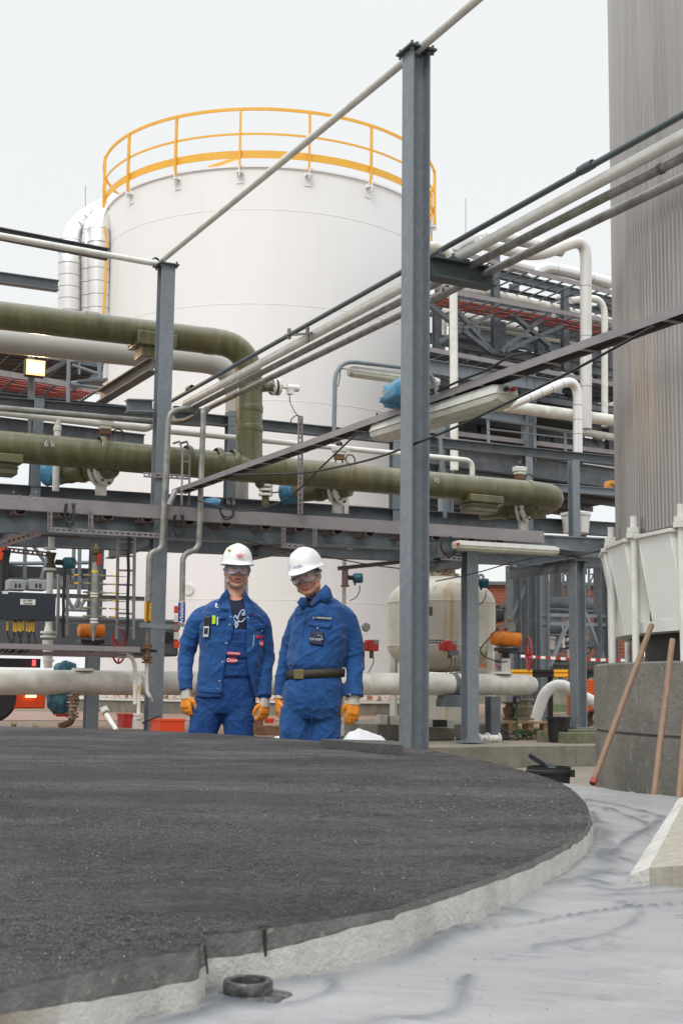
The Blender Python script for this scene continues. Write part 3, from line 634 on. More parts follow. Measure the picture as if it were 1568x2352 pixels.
# rear column row
def at_row(v, px, py): return PA(v, px, py)
def rearcol(px, y0, y1, v, label, w=.12, web=B, m=GALV, low=None):
    a, b_ = PA(v, px, y1), PA(v, px, y0); t = thing('steel_column', label, 'steel column', V((a.x, a.y, a.z if low is None else low)), 'galvanised columns of the pipe rack'); q = MB(); q.ibeam(V((a.x, a.y, a.z if low is None else low)), V((a.x, a.y, b_.z)), w, w, .01, .008, up=web); q.part('shaft', m, t, smooth=False); return t
rearcol(78, 915, 1150, 1.6, 'short rack column standing behind the green pipe near the left edge of the frame')
rearcol(526, 945, 1160, 1.6, 'short rack column rising beside the vertical leg of the green pipe')
rearcol(906, 1000, 1215, 1.6, 'short rack column half hidden at the left side of the nearest column')
rearcol(1211, 1050, 1225, 1.6, 'short rack column behind the closed right end of the green pipe')
rearcol(1319, 1058, 1245, 1.2, 'short rack column in front of the white tub')
rearcol(208, 1210, 1650, 2.2, 'dark rack column reaching the ground behind the orange actuator at left', .15, low=BG)
# ---- beams
def beam(name, p0, p1, w, h, label, m=GALVD, group='beams of the pipe rack', cat='steel beam', tf=.012, flat=False):
    q = MB()
    (q.ibeam(p0, p1, w, h, tf, .009) if not flat else q.bar(p0, p1, w, h)); return q.one(name, m, label, cat, group, smooth=False)
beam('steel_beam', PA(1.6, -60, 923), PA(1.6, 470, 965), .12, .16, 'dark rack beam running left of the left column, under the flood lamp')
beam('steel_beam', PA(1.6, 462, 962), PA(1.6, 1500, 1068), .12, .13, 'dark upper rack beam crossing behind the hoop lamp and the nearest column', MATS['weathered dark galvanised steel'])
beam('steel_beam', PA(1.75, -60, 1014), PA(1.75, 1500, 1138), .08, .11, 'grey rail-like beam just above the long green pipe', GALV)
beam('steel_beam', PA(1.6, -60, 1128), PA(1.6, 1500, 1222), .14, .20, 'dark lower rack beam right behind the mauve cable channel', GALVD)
q = MB(); p0, p1 = PA(0.0, -60, 1192), PA(0.0, 1440, 1262); q.ibeam(p0, p1, .16, .26, .016, .01)
gir = q.one('main_girder', GIRD, 'deep blotchy galvanised girder over the heads of the two men', 'girder', smooth=False)
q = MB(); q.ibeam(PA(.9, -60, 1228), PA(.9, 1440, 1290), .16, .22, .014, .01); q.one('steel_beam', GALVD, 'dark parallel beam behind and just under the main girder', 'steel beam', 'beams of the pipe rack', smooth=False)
# diagonal bracing under the deck
for i, (a_, b_, lb) in enumerate([((0, 1250), (130, 1190), 'thin diagonal brace under the girder at the left frame edge'), ((800, 1262), (930, 1225), 'thin diagonal brace under the girder left of the nearest column'), ((1180, 1305), (1400, 1268), 'thin diagonal brace under the girder near the silo')]):
    q = MB(); q.bar(PA(.35, *a_), PA(.75, *b_), .07, .012); q.one('brace', GALVD, lb, 'brace', 'flat braces under the girder', smooth=False)
q = MB()
for u in np.arange(-3.5, 9.0, 1.5): pass
# cross beams joining both rows (along B)
for i, (px, py, lb) in enumerate([(45, 1218, 'cross beam under the rack at the left edge'), (350, 1240, 'cross beam under the rack at the left column'), (650, 1255, 'cross beam under the rack above the gap between the helmets'), (1080, 1285, 'cross beam under the rack at the column before the vessel'), (1330, 1296, 'cross beam under the rack at the plinth column')]):
    a_ = PA(0.09, px, py); q = MB(); q.ibeam(a_, a_ + B * 1.6, .10, .16, .01, .008); q.one('cross_beam', GALVD, lb, 'cross beam', 'cross beams of the pipe rack', smooth=False)
# bracket beams at left column (short stubs of I beam) and diagonal outrigger
q = MB(); q.ibeam(PA(-.02, 290, 932), PA(-.02, 350, 934), .14, .14); q.one('stub_beam', GALV, 'short open ended beam stub on the left side of the left column', 'beam stub', smooth=False)
q = MB(); q.ibeam(PA(1.5, 232, 912), PA(.06, 352, 838), .13, .15); q.one('bracket_arm', mat('rust stained steel', (.16, .15, .14), .6, .1, .3, 4, (.24, .12, .05), .5), 'slanting rusty bracket arm carrying the upper green pipe', 'bracket arm', smooth=False)
q = MB(); q.ibeam(PA(0, 984, 612) * 0 + PB(.10, 986, 615), PB(.10, 986, 615) + A * .55, .14, .155); q.one('stub_beam', MATS['dark teal grey pipe'], 'dark open beam stub on the right side of the nearest column', 'beam stub', smooth=False)
# ---- sky beams upper left
beam('steel_beam', PA(3.0, -60, 525), PA(3.0, 248, 584), .14, .14, 'dark beam against the sky just above the white pipe, upper left', MATS['weathered dark galvanised steel'])
beam('steel_beam', PA(3.4, -60, 630), PA(3.4, 133, 657), .14, .14, 'grey beam stub against the sky ending at the shiny ducts', GALV)
# ================================================================ PIPES along B above
def pipe_one(name, pts, r, m, label, cat='pipe', group=None, rad=0, n=16, parts=None):
    q = MB(); q.tube(pts, r, n, True, rad, 8); return q.one(name, m, label, cat, group)
o = M0 + Z * (zM + .06)
tL = PA(0, 366, 606)
c = PA(-.02, -80, 526); eU = PB(.0, 1180, -75); eU = eU + (eU - PB(.0, 930, 138)).normalized() * 3.5
wp = thing('white_pipe', 'slender white pipe laid over the tops of both tall columns, bending at the left one', 'pipe', tL)
q = MB(); q.tube([c, PA(0, 362, 606), PB(0, 366, 602), PB(.0, 930, 138), eU], .034, 14, True, .18, 8); q.part('pipe_run', WHT, wp)
for px, py in ((958, 110), (357, 600)):
    q = MB(); k = PY(px, py, 9.4 if px > 900 else L0.y); q.lathe([(.036, -.02), (.046, -.02), (.046, .02), (.036, .02)], k, B, 14); q.bar(k - Z * .07, k + Z * .0, .06, .03); q.part('pipe_clamp', MATS['dark teal grey pipe'], wp)
# bundle of four
def bline(u, p0, p1, ext=4.0):
    a, b_ = PB(u, *p0), PB(u, *p1); return a, b_ + (b_ - a).normalized() * ext
UB = .28
a, b_ = bline(UB + .02, (392, 922), (1568, 262))
dp = thing('conduit', 'thin dark pipe, topmost of the four that rise to the right', 'pipe', a); q = MB(); q.tube([a, b_], .022, 12); q.part('pipe_run', PIPET, dp)
for px, py in ((436, 892), (1346, 384)):
    q = MB(); k = PB(UB + .02, px, py); q.lathe([(.024, -.07), (.031, -.07), (.033, 0), (.031, .07), (.024, .07)], k, B, 14); q.part('coupling', PIPET, dp)
q = MB(); q.cyl(PB(UB + .02, 706, 752), PB(UB + .02, 706, 785), .018, 10); q.cyl(PB(UB + .02, 664, 755), PB(UB + .02, 664, 778), .018, 10); q.bar(PB(UB + .02, 655, 770), PB(UB + .02, 716, 765), .02, .02); q.part('valve_tee', PIPED, dp)
a, b_ = bline(UB + .09, (425, 928), (1568, 312))
q = MB(); q.tube([a, b_], .042, 16); q.one('white_line', WHT, 'white pipe, second from the top of the four that rise to the right', 'pipe')
def galvrun(u, p0, p1, tail, r, label, ringpx, lab=None):
    a, b_ = bline(u, p0, p1); t = thing('gas_line', label, 'pipe', a); q = MB(); pts = tail + [a, b_]; q.tube(pts, r, 16, True, .10, 8); q.part('pipe_run', PIPEG, t)
    for px, py in ringpx:
        q = MB(); k = PB(u, px, py); q.lathe([(r, -.012), (r + .006, -.012), (r + .006, .012), (r, .012)], k, B, 16); q.part('weld_ring', PIPED, t)
    return t
# first galvanised: goes to vertical drop at left (Stickstoff)
d1 = -.35
gl1 = galvrun(UB + .18, (440, 938), (1568, 360), [PA(d1, 340, 1400), PA(d1, 343, 1270), PA(d1, 371, 1262), PA(d1, 388, 945), PA(d1, 428, 938)], .031, 'tarnished galvanised pipe, third of the rising four, dropping to the yellow tag', [(1518, 386), (442, 938)])
q = MB(); p = PA(d1, 340, 1383); p1 = PA(d1, 339, 1428); q.cyl(p, p1, .038, 16); q.part('yellow_tag', mat('yellow marker tape', (.75, .38, .02), .5, 0, .05, 3), gl1)
gf = (-B); bk = mat('black lettering', (.012, .012, .014), .5, 0, 0, 3)
text('Stickstoff', .062, PA(d1 - .04, 339.5, 1405), -Z, A, 'lettering', bk, gl1, .001)
q = MB(); q.lathe([(.030, 0), (.036, .0), (.036, .04), (.018, .20), (.016, .32)], PA(d1, 339, 1430), -Z, 16); q.part('reducer', PIPED, gl1)
gl2 = galvrun(UB + .30, (478, 937), (1568, 408), [PA(d1 - .1, 417, 1440), PA(d1 - .1, 420, 1272), PA(d1 - .1, 456, 1262), PA(d1 - .1, 467, 960), PA(d1 - .1, 466, 945)], .031, 'tarnished galvanised pipe, lowest of the rising four, dropping to the blue tag', [(1025, 665)])
q = MB(); q.tube([PB(UB + .25, 478, 940), PB(UB + .25, 425, 966), PB(UB + .2, 400, 968), PB(UB + .2, 392, 952)], .030, 14, True, .08); q.part('return_bend', PIPED, gl2)
q = MB(); q.cyl(PA(d1 - .1, 417.5, 1384), PA(d1 - .1, 417, 1428), .038, 16); q.part('blue_tag', mat('blue marker tape', (.01, .07, .30), .5, 0, .05, 3), gl2)
wl = mat('white lettering', (.8, .8, .8), .5, 0, 0, 3)
text('Arbeitsluft', .058, PA(d1 - .14, 417, 1406), Z, -A, 'lettering', wl, gl2, .001)
# support angle with clamps at both ends of the bundle
q = MB(); q.bar(PB(UB + .0, 398, 938), PB(UB + .0, 398, 938) + A * .42, .06, .06); q.one('pipe_support', MATS['dark teal grey pipe'], 'small dark support angle where the four pipes start beside the left column', 'pipe support', smooth=False)
q = MB()
for k in range(4):
    w = PB(.12, 990, 590) + A * (.08 + .11 * k); q.cyl(w, w + Z * .06, .012, 6); q.box(w + Z * .02, A * .03, B * .02, Z * .01)
q.one('clamp_row', MATS['dark teal grey pipe'], 'row of small clamps on the stub beam right of the nearest column', 'clamps', smooth=False)
# horizontal arm holding the two drops
q = MB(); q.bar(PA(d1 - .02, 322, 1436), PA(d1 - .02, 412, 1441), .05, .05); q.lathe([(.033, -.025), (.045, -.025), (.045, .025), (.033, .025)], PA(d1, 339, 1437), Z, 14); q.one('pipe_hanger', GALV, 'horizontal clamp arm holding the pipe under the yellow tag', 'clamp arm', smooth=False)
# ---- cable channel rising to the right with cables (along B), passes behind nearest column
u2 = .165
a, b_ = PB(u2, 400, 1128), PB(u2, 1620, 690); b_ = b_ + (b_ - a).normalized() * 3.0
ct = thing('cable_channel', 'mauve cable channel climbing to the right and passing behind the nearest column', 'cable channel', a)
q = MB(); d = (b_ - a).normalized(); mid = (a + b_) / 2; hd = (b_ - a) / 2; un = -A.cross(d).normalized(); un = un if un.z > 0 else -un; q.box(mid, hd, A * .002, un * .027); q.box(mid + A * .06 + un * .025, hd, A * .06, un * .002); q.box(mid + A * .12, hd, A * .002, un * .027); q.part('channel', TRAY, ct, smooth=False)
q = MB(); d = (b_ - a).normalized(); Ln = (b_ - a).length
for i in range(int(Ln / .38)):
    w = a + d * (i * .38 + .1) - un * .027; q = MB(); q.box(w + A * .06, d * .018, A * .062, un * .003); q.part('rung', TRAY, ct, smooth=False)
for k in range(3):
    q = MB(); off = A * (.022 + .028 * k); pts = [a + d * (Ln * i / 40) + off + Z * (-.016 + .012 * noise.noise(V((i * .4, k, 0)))) for i in range(41)]; q.tube(pts, .010, 8); q.part('cable', RUB, ct)
q = MB(); q.tube([PB(u2 - .02, 1005, 898), PB(u2 - .02, 1060, 872), PB(u2 - .02, 1120, 850), PB(u2 - .02, 1165, 820), PB(u2 - .02, 1230, 803)], .009, 8, True, .1); q.part('cable', RUB, ct)
q = MB(); q.tube([a, PA(-.45, 402, 1128), PA(-.45, 392, 1150), PA(-.45, 388, 1160)], .03, 6, True, .03); q.part('channel_foot', TRAY, ct)
# ---- long mauve cable channel along A
a, b_ = PA(-.30, -70, 1147), PA(-.30, 1249, 1234)
lc = thing('cable_duct', 'long mauve flat cable duct crossing the whole rack in front of the girder', 'cable duct', a)
q = MB(); q.chan(a, b_, .10, .148, .004, flip=-1); q.part('duct_face', TRAY, lc, smooth=False)
q = MB()
for px, py in ((31, 1130), (45, 1139), (31, 1143), (82, 1131), (82, 1146), (69, 1139), (1234, 1222), (1234, 1238), (1242, 1230)): w = PA(-.30, px, py); q = MB(); q.ball(w - B * .003, .008, 8); q.part('bolt', STEEL, lc)
d = (b_ - a).normalized(); Ln = (b_ - a).length
rr = 0
while rr < Ln - .3:
    w = a + d * rr - Z * .095; q = MB(); q.chan(w - B * .02 + B * 0, w + B * .42, .03, .045, .004, up=Z); q.chan(w + d * .11 - B * .02, w + d * .11 + B * .42, .03, .045, .004, up=Z, flip=-1); q.box(w + d * .055 + B * .2 - Z * .02, d * .05, B * .16, Z * .006)
    q.part('bracket', TRAYD, lc, smooth=False); rr += .46 + .08 * sin(rr * 7)
# slotted brackets hanging below
def slotframe(px0, py0, px1, py1, v, label, hang, arms):
    t = thing('slotted_bracket', label, 'slotted bracket', PA(v, px0, py0), 'slotted steel brackets under the cable duct'); q = MB(); q.slot(PA(v, px0, py0), PA(v, px1, py1), .052, pitch=.062); q.part('rail', TRAY, t, smooth=False)
    for x, y0, y1 in arms: q = MB(); q.slot(PA(v, x, y1), PA(v, x, y0), .045, pitch=.062, up=A); q.part('hanger', TRAY, t, smooth=False)
    if hang: q = MB(); q.slot(PA(v + .35, hang[0], hang[1]), PA(v + .35, hang[2], hang[3]), .045, pitch=.062); q.part('rear_rail', TRAYD, t, smooth=False)
slotframe(112, 1216, 366, 1230, -.32, 'slotted bracket frame hanging over the dark junction box at left', (92, 1226, 185, 1231), [(114, 1172, 1218), (208, 1172, 1218)])
slotframe(646, 1252, 697, 1256, -.32, 'slotted bracket frame hanging above the second man\'s helmet', (598, 1261, 690, 1266), [(650, 1212, 1254), (722, 1212, 1256)])
slotframe(1012, 1280, 1060, 1284, -.25, 'slotted bracket frame hanging at the left end of the straight lamp', (1000, 1262, 1045, 1266), [(1010, 1238, 1280)])
q = MB(); q.slot(PA(-.36, 689, 1180), PA(-.36, 689, 955), .055, pitch=.062, up=A); q.bar(PA(-.33, 684, 1180), PA(-.33, 684, 955), .006, .04); q.one('slotted_post', TRAY, 'upright slotted post standing on the cable duct with a looped cable at its top', 'slotted post', smooth=False)
# ladder-like bracket wrapping the green pipe by the left column
lb = thing('ladder_bracket', 'small bent steel ladder bracket in front of the green pipe beside the left column', 'ladder bracket', PA(-.25, 425, 1150))
for dx in (0, 17):
    q = MB(); q.tube([PA(-.1, 398 + dx, 1018), PA(-.25, 412 + dx, 1014), PA(-.25, 419 + dx, 1035), PA(-.25, 417 + dx, 1160)], .014, 4); q.part('rail', TRAYD if dx else TRAY, lb, smooth=False)
q = MB()
for y in (1034, 1060, 1098, 1130): q = MB(); q.bar(PA(-.25, 418, y), PA(-.25, 436, y + 1), .02, .012); q.part('rung', TRAY, lb, smooth=False)
q = MB(); q.slot(PA(-.1, 330, 1090), PA(-.1, 432, 1096), .05, pitch=.06); q.one('slotted_strut', TRAY, 'short slotted arm behind the ladder bracket under the green pipe', 'slotted arm', smooth=False)
# ================================================================ GREEN PIPE
GRN, n, b = newmat('olive green resin pipe', .38); b.inputs['Coat Weight'].default_value = .3
v0 = mapping(n, (1, 1, 1), (0, 0, -AZ)); v1 = mapping(n, (5, 1, 1), (0, 0, -AZ)); v2 = mapping(n, (14, 3, 3), (0, 0, -AZ))
c = mixn(n, nz(n, v1, 1.2, 5, .6, .35, .65), (.120, .112, .046), (.076, .080, .033)); c = mixn(n, nz(n, v2, .9, 5, .6, .48, .8), c, (.18, .16, .08)); c = mixn(n, nz(n, v0, 1.1, 6, .6, .55, .8), c, (.16, .11, .055)); n.links.new(c, b.inputs['Base Color']); bumpn(n, nz(n, v0, 25, 5, .6, .3, .7), .15, .01, b)
rg = .172; vg = .75
gp = thing('green_pipe', 'thick olive green pipe with elbow, tee and closed right end above the workers', 'pipe', PA(vg, 570, 1080))
def gtube(name, pts, r, rad=0, n=28):
    q = MB(); q.tube(pts, r, n, True, rad, 10); return q.part(name, GRN, gp)
rj = rg * 1.045
gtube('lower_run', [PA(vg, -90, 1016), PA(vg, 1232, 1135), PA(vg, 1232, 1135) + A * .30 - Z * .02, PA(vg, 1232, 1135) + A * .30 + B * .5 - Z * .1], rg, .26)
up_l, up_c = PA(vg, -90, 713), PA(vg, 572, 794)
gtube('upper_run', [up_l, up_c, PA(vg, 572, 1075)], rg * .93, .42)
def collar(px, py, ax, r, w): q = MB(); q.lathe([(r * .99, -w), (r * 1.03, -w * .7), (r * 1.035, w * .7), (r * .99, w)], PA(vg, px, py), ax, 28); q.part('joint_collar', GRN, gp)
for px, py in ((232, 1037), (430, 1057), (500, 1062), (536, 1066), (640, 1077), (800, 1094), (1212, 1132)): collar(px, py, (PA(vg, 1232, 1135) - PA(vg, -90, 1016)).normalized(), rg, .035)
for px, py in ((210, 748), (480, 783)): collar(px, py, (up_c - up_l).normalized(), rg * .93, .08)
for py in (890, 940, 985): collar(573, py, Z, rg * .93, .05)
# saddles
def saddle(px, py, w, lab):
    c = PA(vg, px, py); q = MB(); q.lathe([(rg * 1.06, -w / 2), (rg * 1.08, -w / 2 + .02), (rg * 1.08, w / 2 - .02), (rg * 1.06, w / 2)], c, A, 14, (pi * .0, pi * 2))
    q = MB(); q.box(c - Z * .16 - B * .0, A * w * .5, B * (rg + .03), Z * .05); q.box(c - Z * .26, A * w * .40, B * (rg * .8), Z * .07); q.box(c - Z * .26, A * w * .42, B * (rg * .86), Z * .012); q.part('saddle', GRN, gp, bevel=.012)
saddle(1100, 1122, .52, ''); saddle(2, 1024, .42, '')
c_ = PA(vg, 350, 768); q = MB(); q.box(c_ - Z * .1, A * .24, B * .2, Z * .08); q.box(c_ - Z * .23, A * .17, B * .14, Z * .08); q.part('saddle', GRN, gp, bevel=.012)
# chalk marks
chk = mat('chalk', (.45, .47, .42), .9, 0, 0, 3)
text('6 k', .10, PA(vg - rg - .0, 113, 1020), A, Z, 'chalk_mark', chk, gp, .012); text('90', .09, PA(vg - rg, 1001, 1104), A, Z, 'chalk_mark', chk, gp, .012)
# side branch with white flange and small transmitter head
bl = thing('flanged_sensor', 'small white flanged sensor sticking out of the vertical green pipe', 'sensor', PA(vg, 612, 888))
s0 = PA(vg, 600, 887); dx = (PA(vg, 700, 893) - PA(vg, 600, 887)).normalized()
q = MB(); q.cyl(s0, s0 + dx * .14, .075, 16, .055); q.part('branch', GRN, bl)
q = MB()
for t in (.14, .205): q.lathe([(0, t), (.105, t), (.105, t + .03), (0, t + .03)], s0, dx, 20)
q.part('flange', WHT, bl); q = MB(); q.lathe([(.06, .17), (.085, .17), (.085, .205), (.06, .205)], s0, dx, 16); q.part('gasket', RUB, bl)
for k in range(8): d = Z * cos(k * pi / 4) + dx.cross(Z) * sin(k * pi / 4); q = MB(); q.cyl(s0 + dx * .125 + d * .085, s0 + dx * .25 + d * .085, .01, 6); q.part('bolt', RUB, bl)
q = MB(); q.cyl(s0 + dx * .23, s0 + dx * .36, .014, 8); q.part('stem', STEEL, bl)
q = MB(); q.cyl(s0 + dx * .35, s0 + dx * .50, .045, 16); q.box(s0 + dx * .39 - Z * .03, dx * .035, B * .04, Z * .05); q.part('head', WHT, bl)
q = MB(); w = s0 + dx * .38 - Z * .08; q.tube([w, w - Z * .1 + A * .01, PA(-.2, 676, 945), PA(-.35, 690, 962), PA(-.36, 690, 975), PA(-.36, 672, 980), PA(-.36, 666, 965), PA(-.36, 680, 953), PA(-.36, 690, 956)], .006, 8, True, .05); q.part('cable', RUB, bl)
# beige pipe behind
bp_ = mat('grey beige pipe paint', (.40, .385, .35), .5, 0, .06, 2)
vb = 2.3; q = MB(); q.tube([PA(vb, -90, 772), PA(vb, 545, 838), PA(vb, 541, 1645)], .155, 28, True, .5, 10); q.lathe([(.155, -.02), (.21, -.02), (.21, .02), (.155, .02)], PA(vb, 541, 1262), Z, 28)
q.one('beige_pipe', bp_, 'grey beige pipe behind the green one, turning down behind the two helmets', 'pipe')
# ---- thin white and grey pipes along A
pipe_one('galvanised_line', [PA(.9, -60, 932), PA(.9, 352, 968)], .036, PIPEG, 'dull galvanised pipe running to the left column just under the flood lamp beam')
wl2 = thing('white_header', 'thin white header pipe above the green pipe with short drops, left of the left column', 'pipe', PA(1.2, 200, 960))
q = MB(); q.tube([PA(1.2, -60, 940), PA(1.2, 336, 985), PA(1.2, 352, 976), PA(.9, 372, 960)], .042, 14, True, .08); q.part('pipe_run', WHT, wl2)
q = MB(); q.tube([PA(1.2, 133, 962), PA(1.2, 128, 1128)], .042, 14); q.lathe([(.042, -.03), (.05, -.02), (.05, .02), (.042, .03)], PA(1.2, 132, 985), Z, 14); q.part('drop', WHT, wl2)
wl3 = thing('white_header', 'thin white header pipe above the green pipe, bending down right of the nearest column', 'pipe', PA(1.3, 700, 1020))
q = MB(); q.tube([PA(1.3, 380, 990), PA(1.3, 1084, 1058), PA(1.3, 1084, 1098)], .036, 14, True, .12, 8); q.part('pipe_run', WHT, wl3)
q = MB(); q.tube([PA(1.3, 799, 1030), PA(1.3, 795, 1180)], .03, 12); q.part('drop', WHT, wl3)
pipe_one('white_riser', [PA(1.2, 791, 1245), PA(1.2, 786, 1690)], .026, CRM, 'thin cream vertical pipe seen just right of the second man\'s helmet')
# ---- butterfly valves and branch pipes (3)
def branchvalve(px, py, label, s=1.0, bag=True):
    t = thing('butterfly_valve', label, 'valve', PA(vg, px, py), 'butterfly valves under the green pipe')
    base = PA(vg + .12, px - 6, py - 8); ax = (-A * .62 - B * .1 - Z * .12).normalized() if 0 else (B * .75 - A * .62 - Z * .05).normalized()
    q = MB(); q.lathe([(0, -.12), (.12, -.12), (.135, -.03), (.135, 0)], base, ax, 24); q.part('branch', GRN, t)
    q = MB()
    for a_ in (0, .075): q.lathe([(.08, a_), (.215, a_), (.215, a_ + .035), (.08, a_ + .035)], base, ax, 28)
    q.part('flange', WHT, t); q = MB()
    q.lathe([(.08, .035), (.17, .036), (.17, .074), (.08, .075)], base, ax, 24); q.box(base + ax * .05 - Z * .25, A * .06, B * .03, Z * .07); q.part('disc_body', CRM, t)
    q = MB(); sd, u = frame(ax)
    for k in range(8): d = sd * cos(k * pi / 4 + .3) + u * sin(k * pi / 4 + .3); q = MB(); q.cyl(base - ax * .03 + d * .18, base + ax * .14 + d * .18, .014, 6); q.part('bolt', RUST, t)
    q = MB(); q.lathe([(.13, .11), (.13, .62), (.12, .66), (0, .66)], base, ax, 24); q.lathe([(.14, .25), (.145, .27), (.145, .33), (.14, .35)], base, ax, 24); q.part('rear_pipe', GRN, t)
    if bag:
        q = MB(); vs = []; fs = []
        for i in range(9):
            for k in range(20):
                a = 2 * pi * k / 20; r = .115 + .03 * noise.noise(V((cos(a) * 2.5, sin(a) * 2.5, i * .6 + px))) + .03 * (i / 8); vs.append(base + ax * (.45 + .045 * i) + (sd * cos(a) + u * sin(a)) * r)
        for i in range(8):
            for k in range(20): fs.append((i * 20 + k, i * 20 + (k + 1) % 20, (i + 1) * 20 + (k + 1) % 20, (i + 1) * 20 + k))
        fs.append(tuple(8 * 20 + k for k in range(20))); q.add(vs, fs); q.part('blue_wrap', BLUEB, t, angle=80)
    return t
branchvalve(248, 1082, 'white flanged valve on a branch under the green pipe, left of the left column')
branchvalve(790, 1128, 'white flanged valve on a branch under the green pipe, over the second man')
branchvalve(1215, 1172, 'white flanged valve near the closed end of the green pipe', bag=False)
def ahead(px, py, label, v=1.15):
    c = PA(v, px, py); t = thing('valve_actuator', label, 'valve actuator', c - Z * .14, 'small actuators on top of the green pipe')
    q = MB(); q.box(c, A * .085, B * .06, Z * .035); q.box(c - Z * .05, A * .07, B * .05, Z * .025); q.part('housing', CRM, t, bevel=.01)
    q = MB(); q.lathe([(.04, .035), (.045, .07), (.03, .10), (0, .115)], c, Z, 14); q.part('dome', BLK, t)
    q = MB(); q.box(c - Z * .105, A * .06, B * .04, Z * .03); q.cyl(c - Z * .14 - A * .05, c - Z * .3 - A * .05, .012, 8); q.cyl(c - Z * .14 + A * .05, c - Z * .3 + A * .05, .012, 8); q.part('bracket', RUST, t, smooth=False)
    q = MB(); w = c + A * .16 - Z * .13; q.tube([w + A * (.07 * cos(a)) + Z * (.075 * sin(a)) for a in np.linspace(-.3, pi + .3, 12)], .009, 6); q.part('cable_loop', RUB, t)
ahead(242, 972, 'small grey actuator head with black dome on the green pipe, left of the left column')
ahead(779, 1032, 'small grey actuator head with black dome on the green pipe, below the hoop lamp')
ahead(1193, 1078, 'small grey actuator head with black dome near the right end of the green pipe')
dr = thing('drain_valve', 'small white flanged drain valve under the tee of the green pipe', 'valve', PA(vg, 611, 1150)); c = PA(vg, 610, 1128)
q = MB(); q.cyl(c + Z * .16, c - Z * .18, .045, 14); q.ball(c + Z * .1 - A * .06, .08, 12); q.part('body', mat('brown green casting', (.09, .07, .03), .5, 0, .3, 9), dr); q = MB()
for z_ in (.05, .0, -.06): q.lathe([(.04, z_), (.085, z_), (.085, z_ + .03), (.04, z_ + .03)], c, Z, 16)
q.part('flange', WHT, dr); q = MB(); q.bar(c - Z * .03, c + A * .22 + Z * .01, .03, .015); q.part('lever', RUST, dr)
for px, py in ((488, 1155),):
    q = MB(); q.ball(PA(-.15, px, py), .09, 14, (1.3, 1, .6)); 
    q.v = [tuple(V(v_) + V((1, 0, 1)) * .03 * noise.noise(V(v_) * 14)) for v_ in q.v]; q.one('blue_rag', BLUEB, 'scrap of blue film on the cable duct beside the blue tag pipe', 'plastic scrap', angle=80)
# ---- blue wrapped bundle at nearest column
q = MB(); c = PB(.12, 905, 918); vs = []; fs = []
ax = (PB(.12, 1000, 884) - PB(.12, 880, 938)).normalized()
q.ball(V((0, 0, 0)), 1, 28, (1, 1, 1)); q.v = [tuple(c + ax * (v_[0] * .26 + .1) + A * v_[1] * .11 + Z * (v_[2] * (.10 + .05 * max(0, v_[0])) + .03) + V(v_) * (.035 * noise.noise(V(v_) * 4) + .015 * noise.noise(V(v_) * 11))) for v_ in q.v]
q.one('blue_bag', BLUEB, 'crumpled blue plastic bag wrapped round the cable channel at the nearest column', 'plastic bag', angle=80)
# ================================================================ LAMPS
DIF = mat('grimy lamp diffuser', (.50, .49, .40), .25, 0, .12, 4, (.3, .28, .2), .35)
LWH = mat('lamp housing', (.62, .62, .57), .4, 0, .06, 4, (.4, .38, .32), .3)
def strip(p0, p1, w, h, label, grp='strip lamps', plug=None):
    p0, p1 = V(p0), V(p1); t = thing('strip_lamp', label, 'strip lamp', (p0 + p1) / 2 - Z * h / 2, grp); d = (p1 - p0).normalized(); sd, u = frame(d)
    def body(prof, e): 
        q = MB(); k = len(prof); L = [(-0, e), (.06, 1), ((p1 - p0).length - .06, 1), ((p1 - p0).length, e)]; vs = []; fs = []
        for dist, s_ in L: vs += [p0 + d * dist + sd * a * (s_ if s_ == 1 else .92) + u * (b_ * s_) for a, b_ in prof]
        for i in range(3):
            for j in range(k): fs.append((i * k + j, i * k + (j + 1) % k, (i + 1) * k + (j + 1) % k, (i + 1) * k + j))
        fs += [tuple(range(k))[::-1], tuple(range(3 * k, 4 * k))]; return q.add(vs, fs)
    body([(-w / 2, 0), (-w * .40, h * .45), (-w * .2, h * .5), (w * .2, h * .5), (w * .40, h * .45), (w / 2, 0)], .8).part('housing', LWH, t, angle=30)
    body([(-w * .47, -.004), (-w * .44, -h * .30), (-w * .3, -h * .5), (w * .3, -h * .5), (w * .44, -h * .30), (w * .47, -.004)], .7).part('diffuser', DIF, t, angle=30)
    return t, d, sd, u
t, d, sd, u = strip(PB(.27, 870, 995), PB(.27, 1165, 905), .20, .155, 'big wide strip lamp hanging behind the nearest column under the climbing cable channel')
pe = PB(.27, 1165, 905)
q = MB(); q.cyl(pe + u * .035 - sd * .035, pe + u * .035 - sd * .035 + d * .035, .016, 12); q.part('red_plug', RED, t); q = MB(); q.cyl(pe + u * .030 + sd * .02, pe + u * .030 + sd * .02 + d * .03, .015, 12); q.part('black_plug', BLK, t)
q = MB()
for k in (.25, .8): w = PB(.27, 870, 995).lerp(pe, k); q.bar(w + u * .06, w + u * .06 + A * .15 + Z * .08, .05, .01)
q.part('bracket', TRAY, t, smooth=False); q = MB(); w = PB(.27, 872, 990); q.tube([w, w + B * .03 + Z * .02, w + B * .06 + Z * .10, w + B * .05 + Z * .16], .008, 8, True, .05); q.part('cable', RUB, t)
t, d, sd, u = strip(PA(-.45, 1043, 1252), PA(-.45, 1278, 1266), .13, .115, 'straight strip lamp under the cable duct right of the nearest column')
q = MB(); w = PA(-.52, 1050, 1250); q.cyl(w, w - B * .03, .018, 12); q.part('red_plug', RED, t)
q = MB(); c0_ = PA(-.45, 1278, 1262)
for k in range(4): 
    q.tube([c0_ - Z * .02 * k, PA(-.45, 1320 + 4 * k, 1268 + 3 * k), PA(-.3, 1380, 1268 - 2 * k), PA(.1, 1436, 1245 - 3 * k)], .013, 7, True, .2)
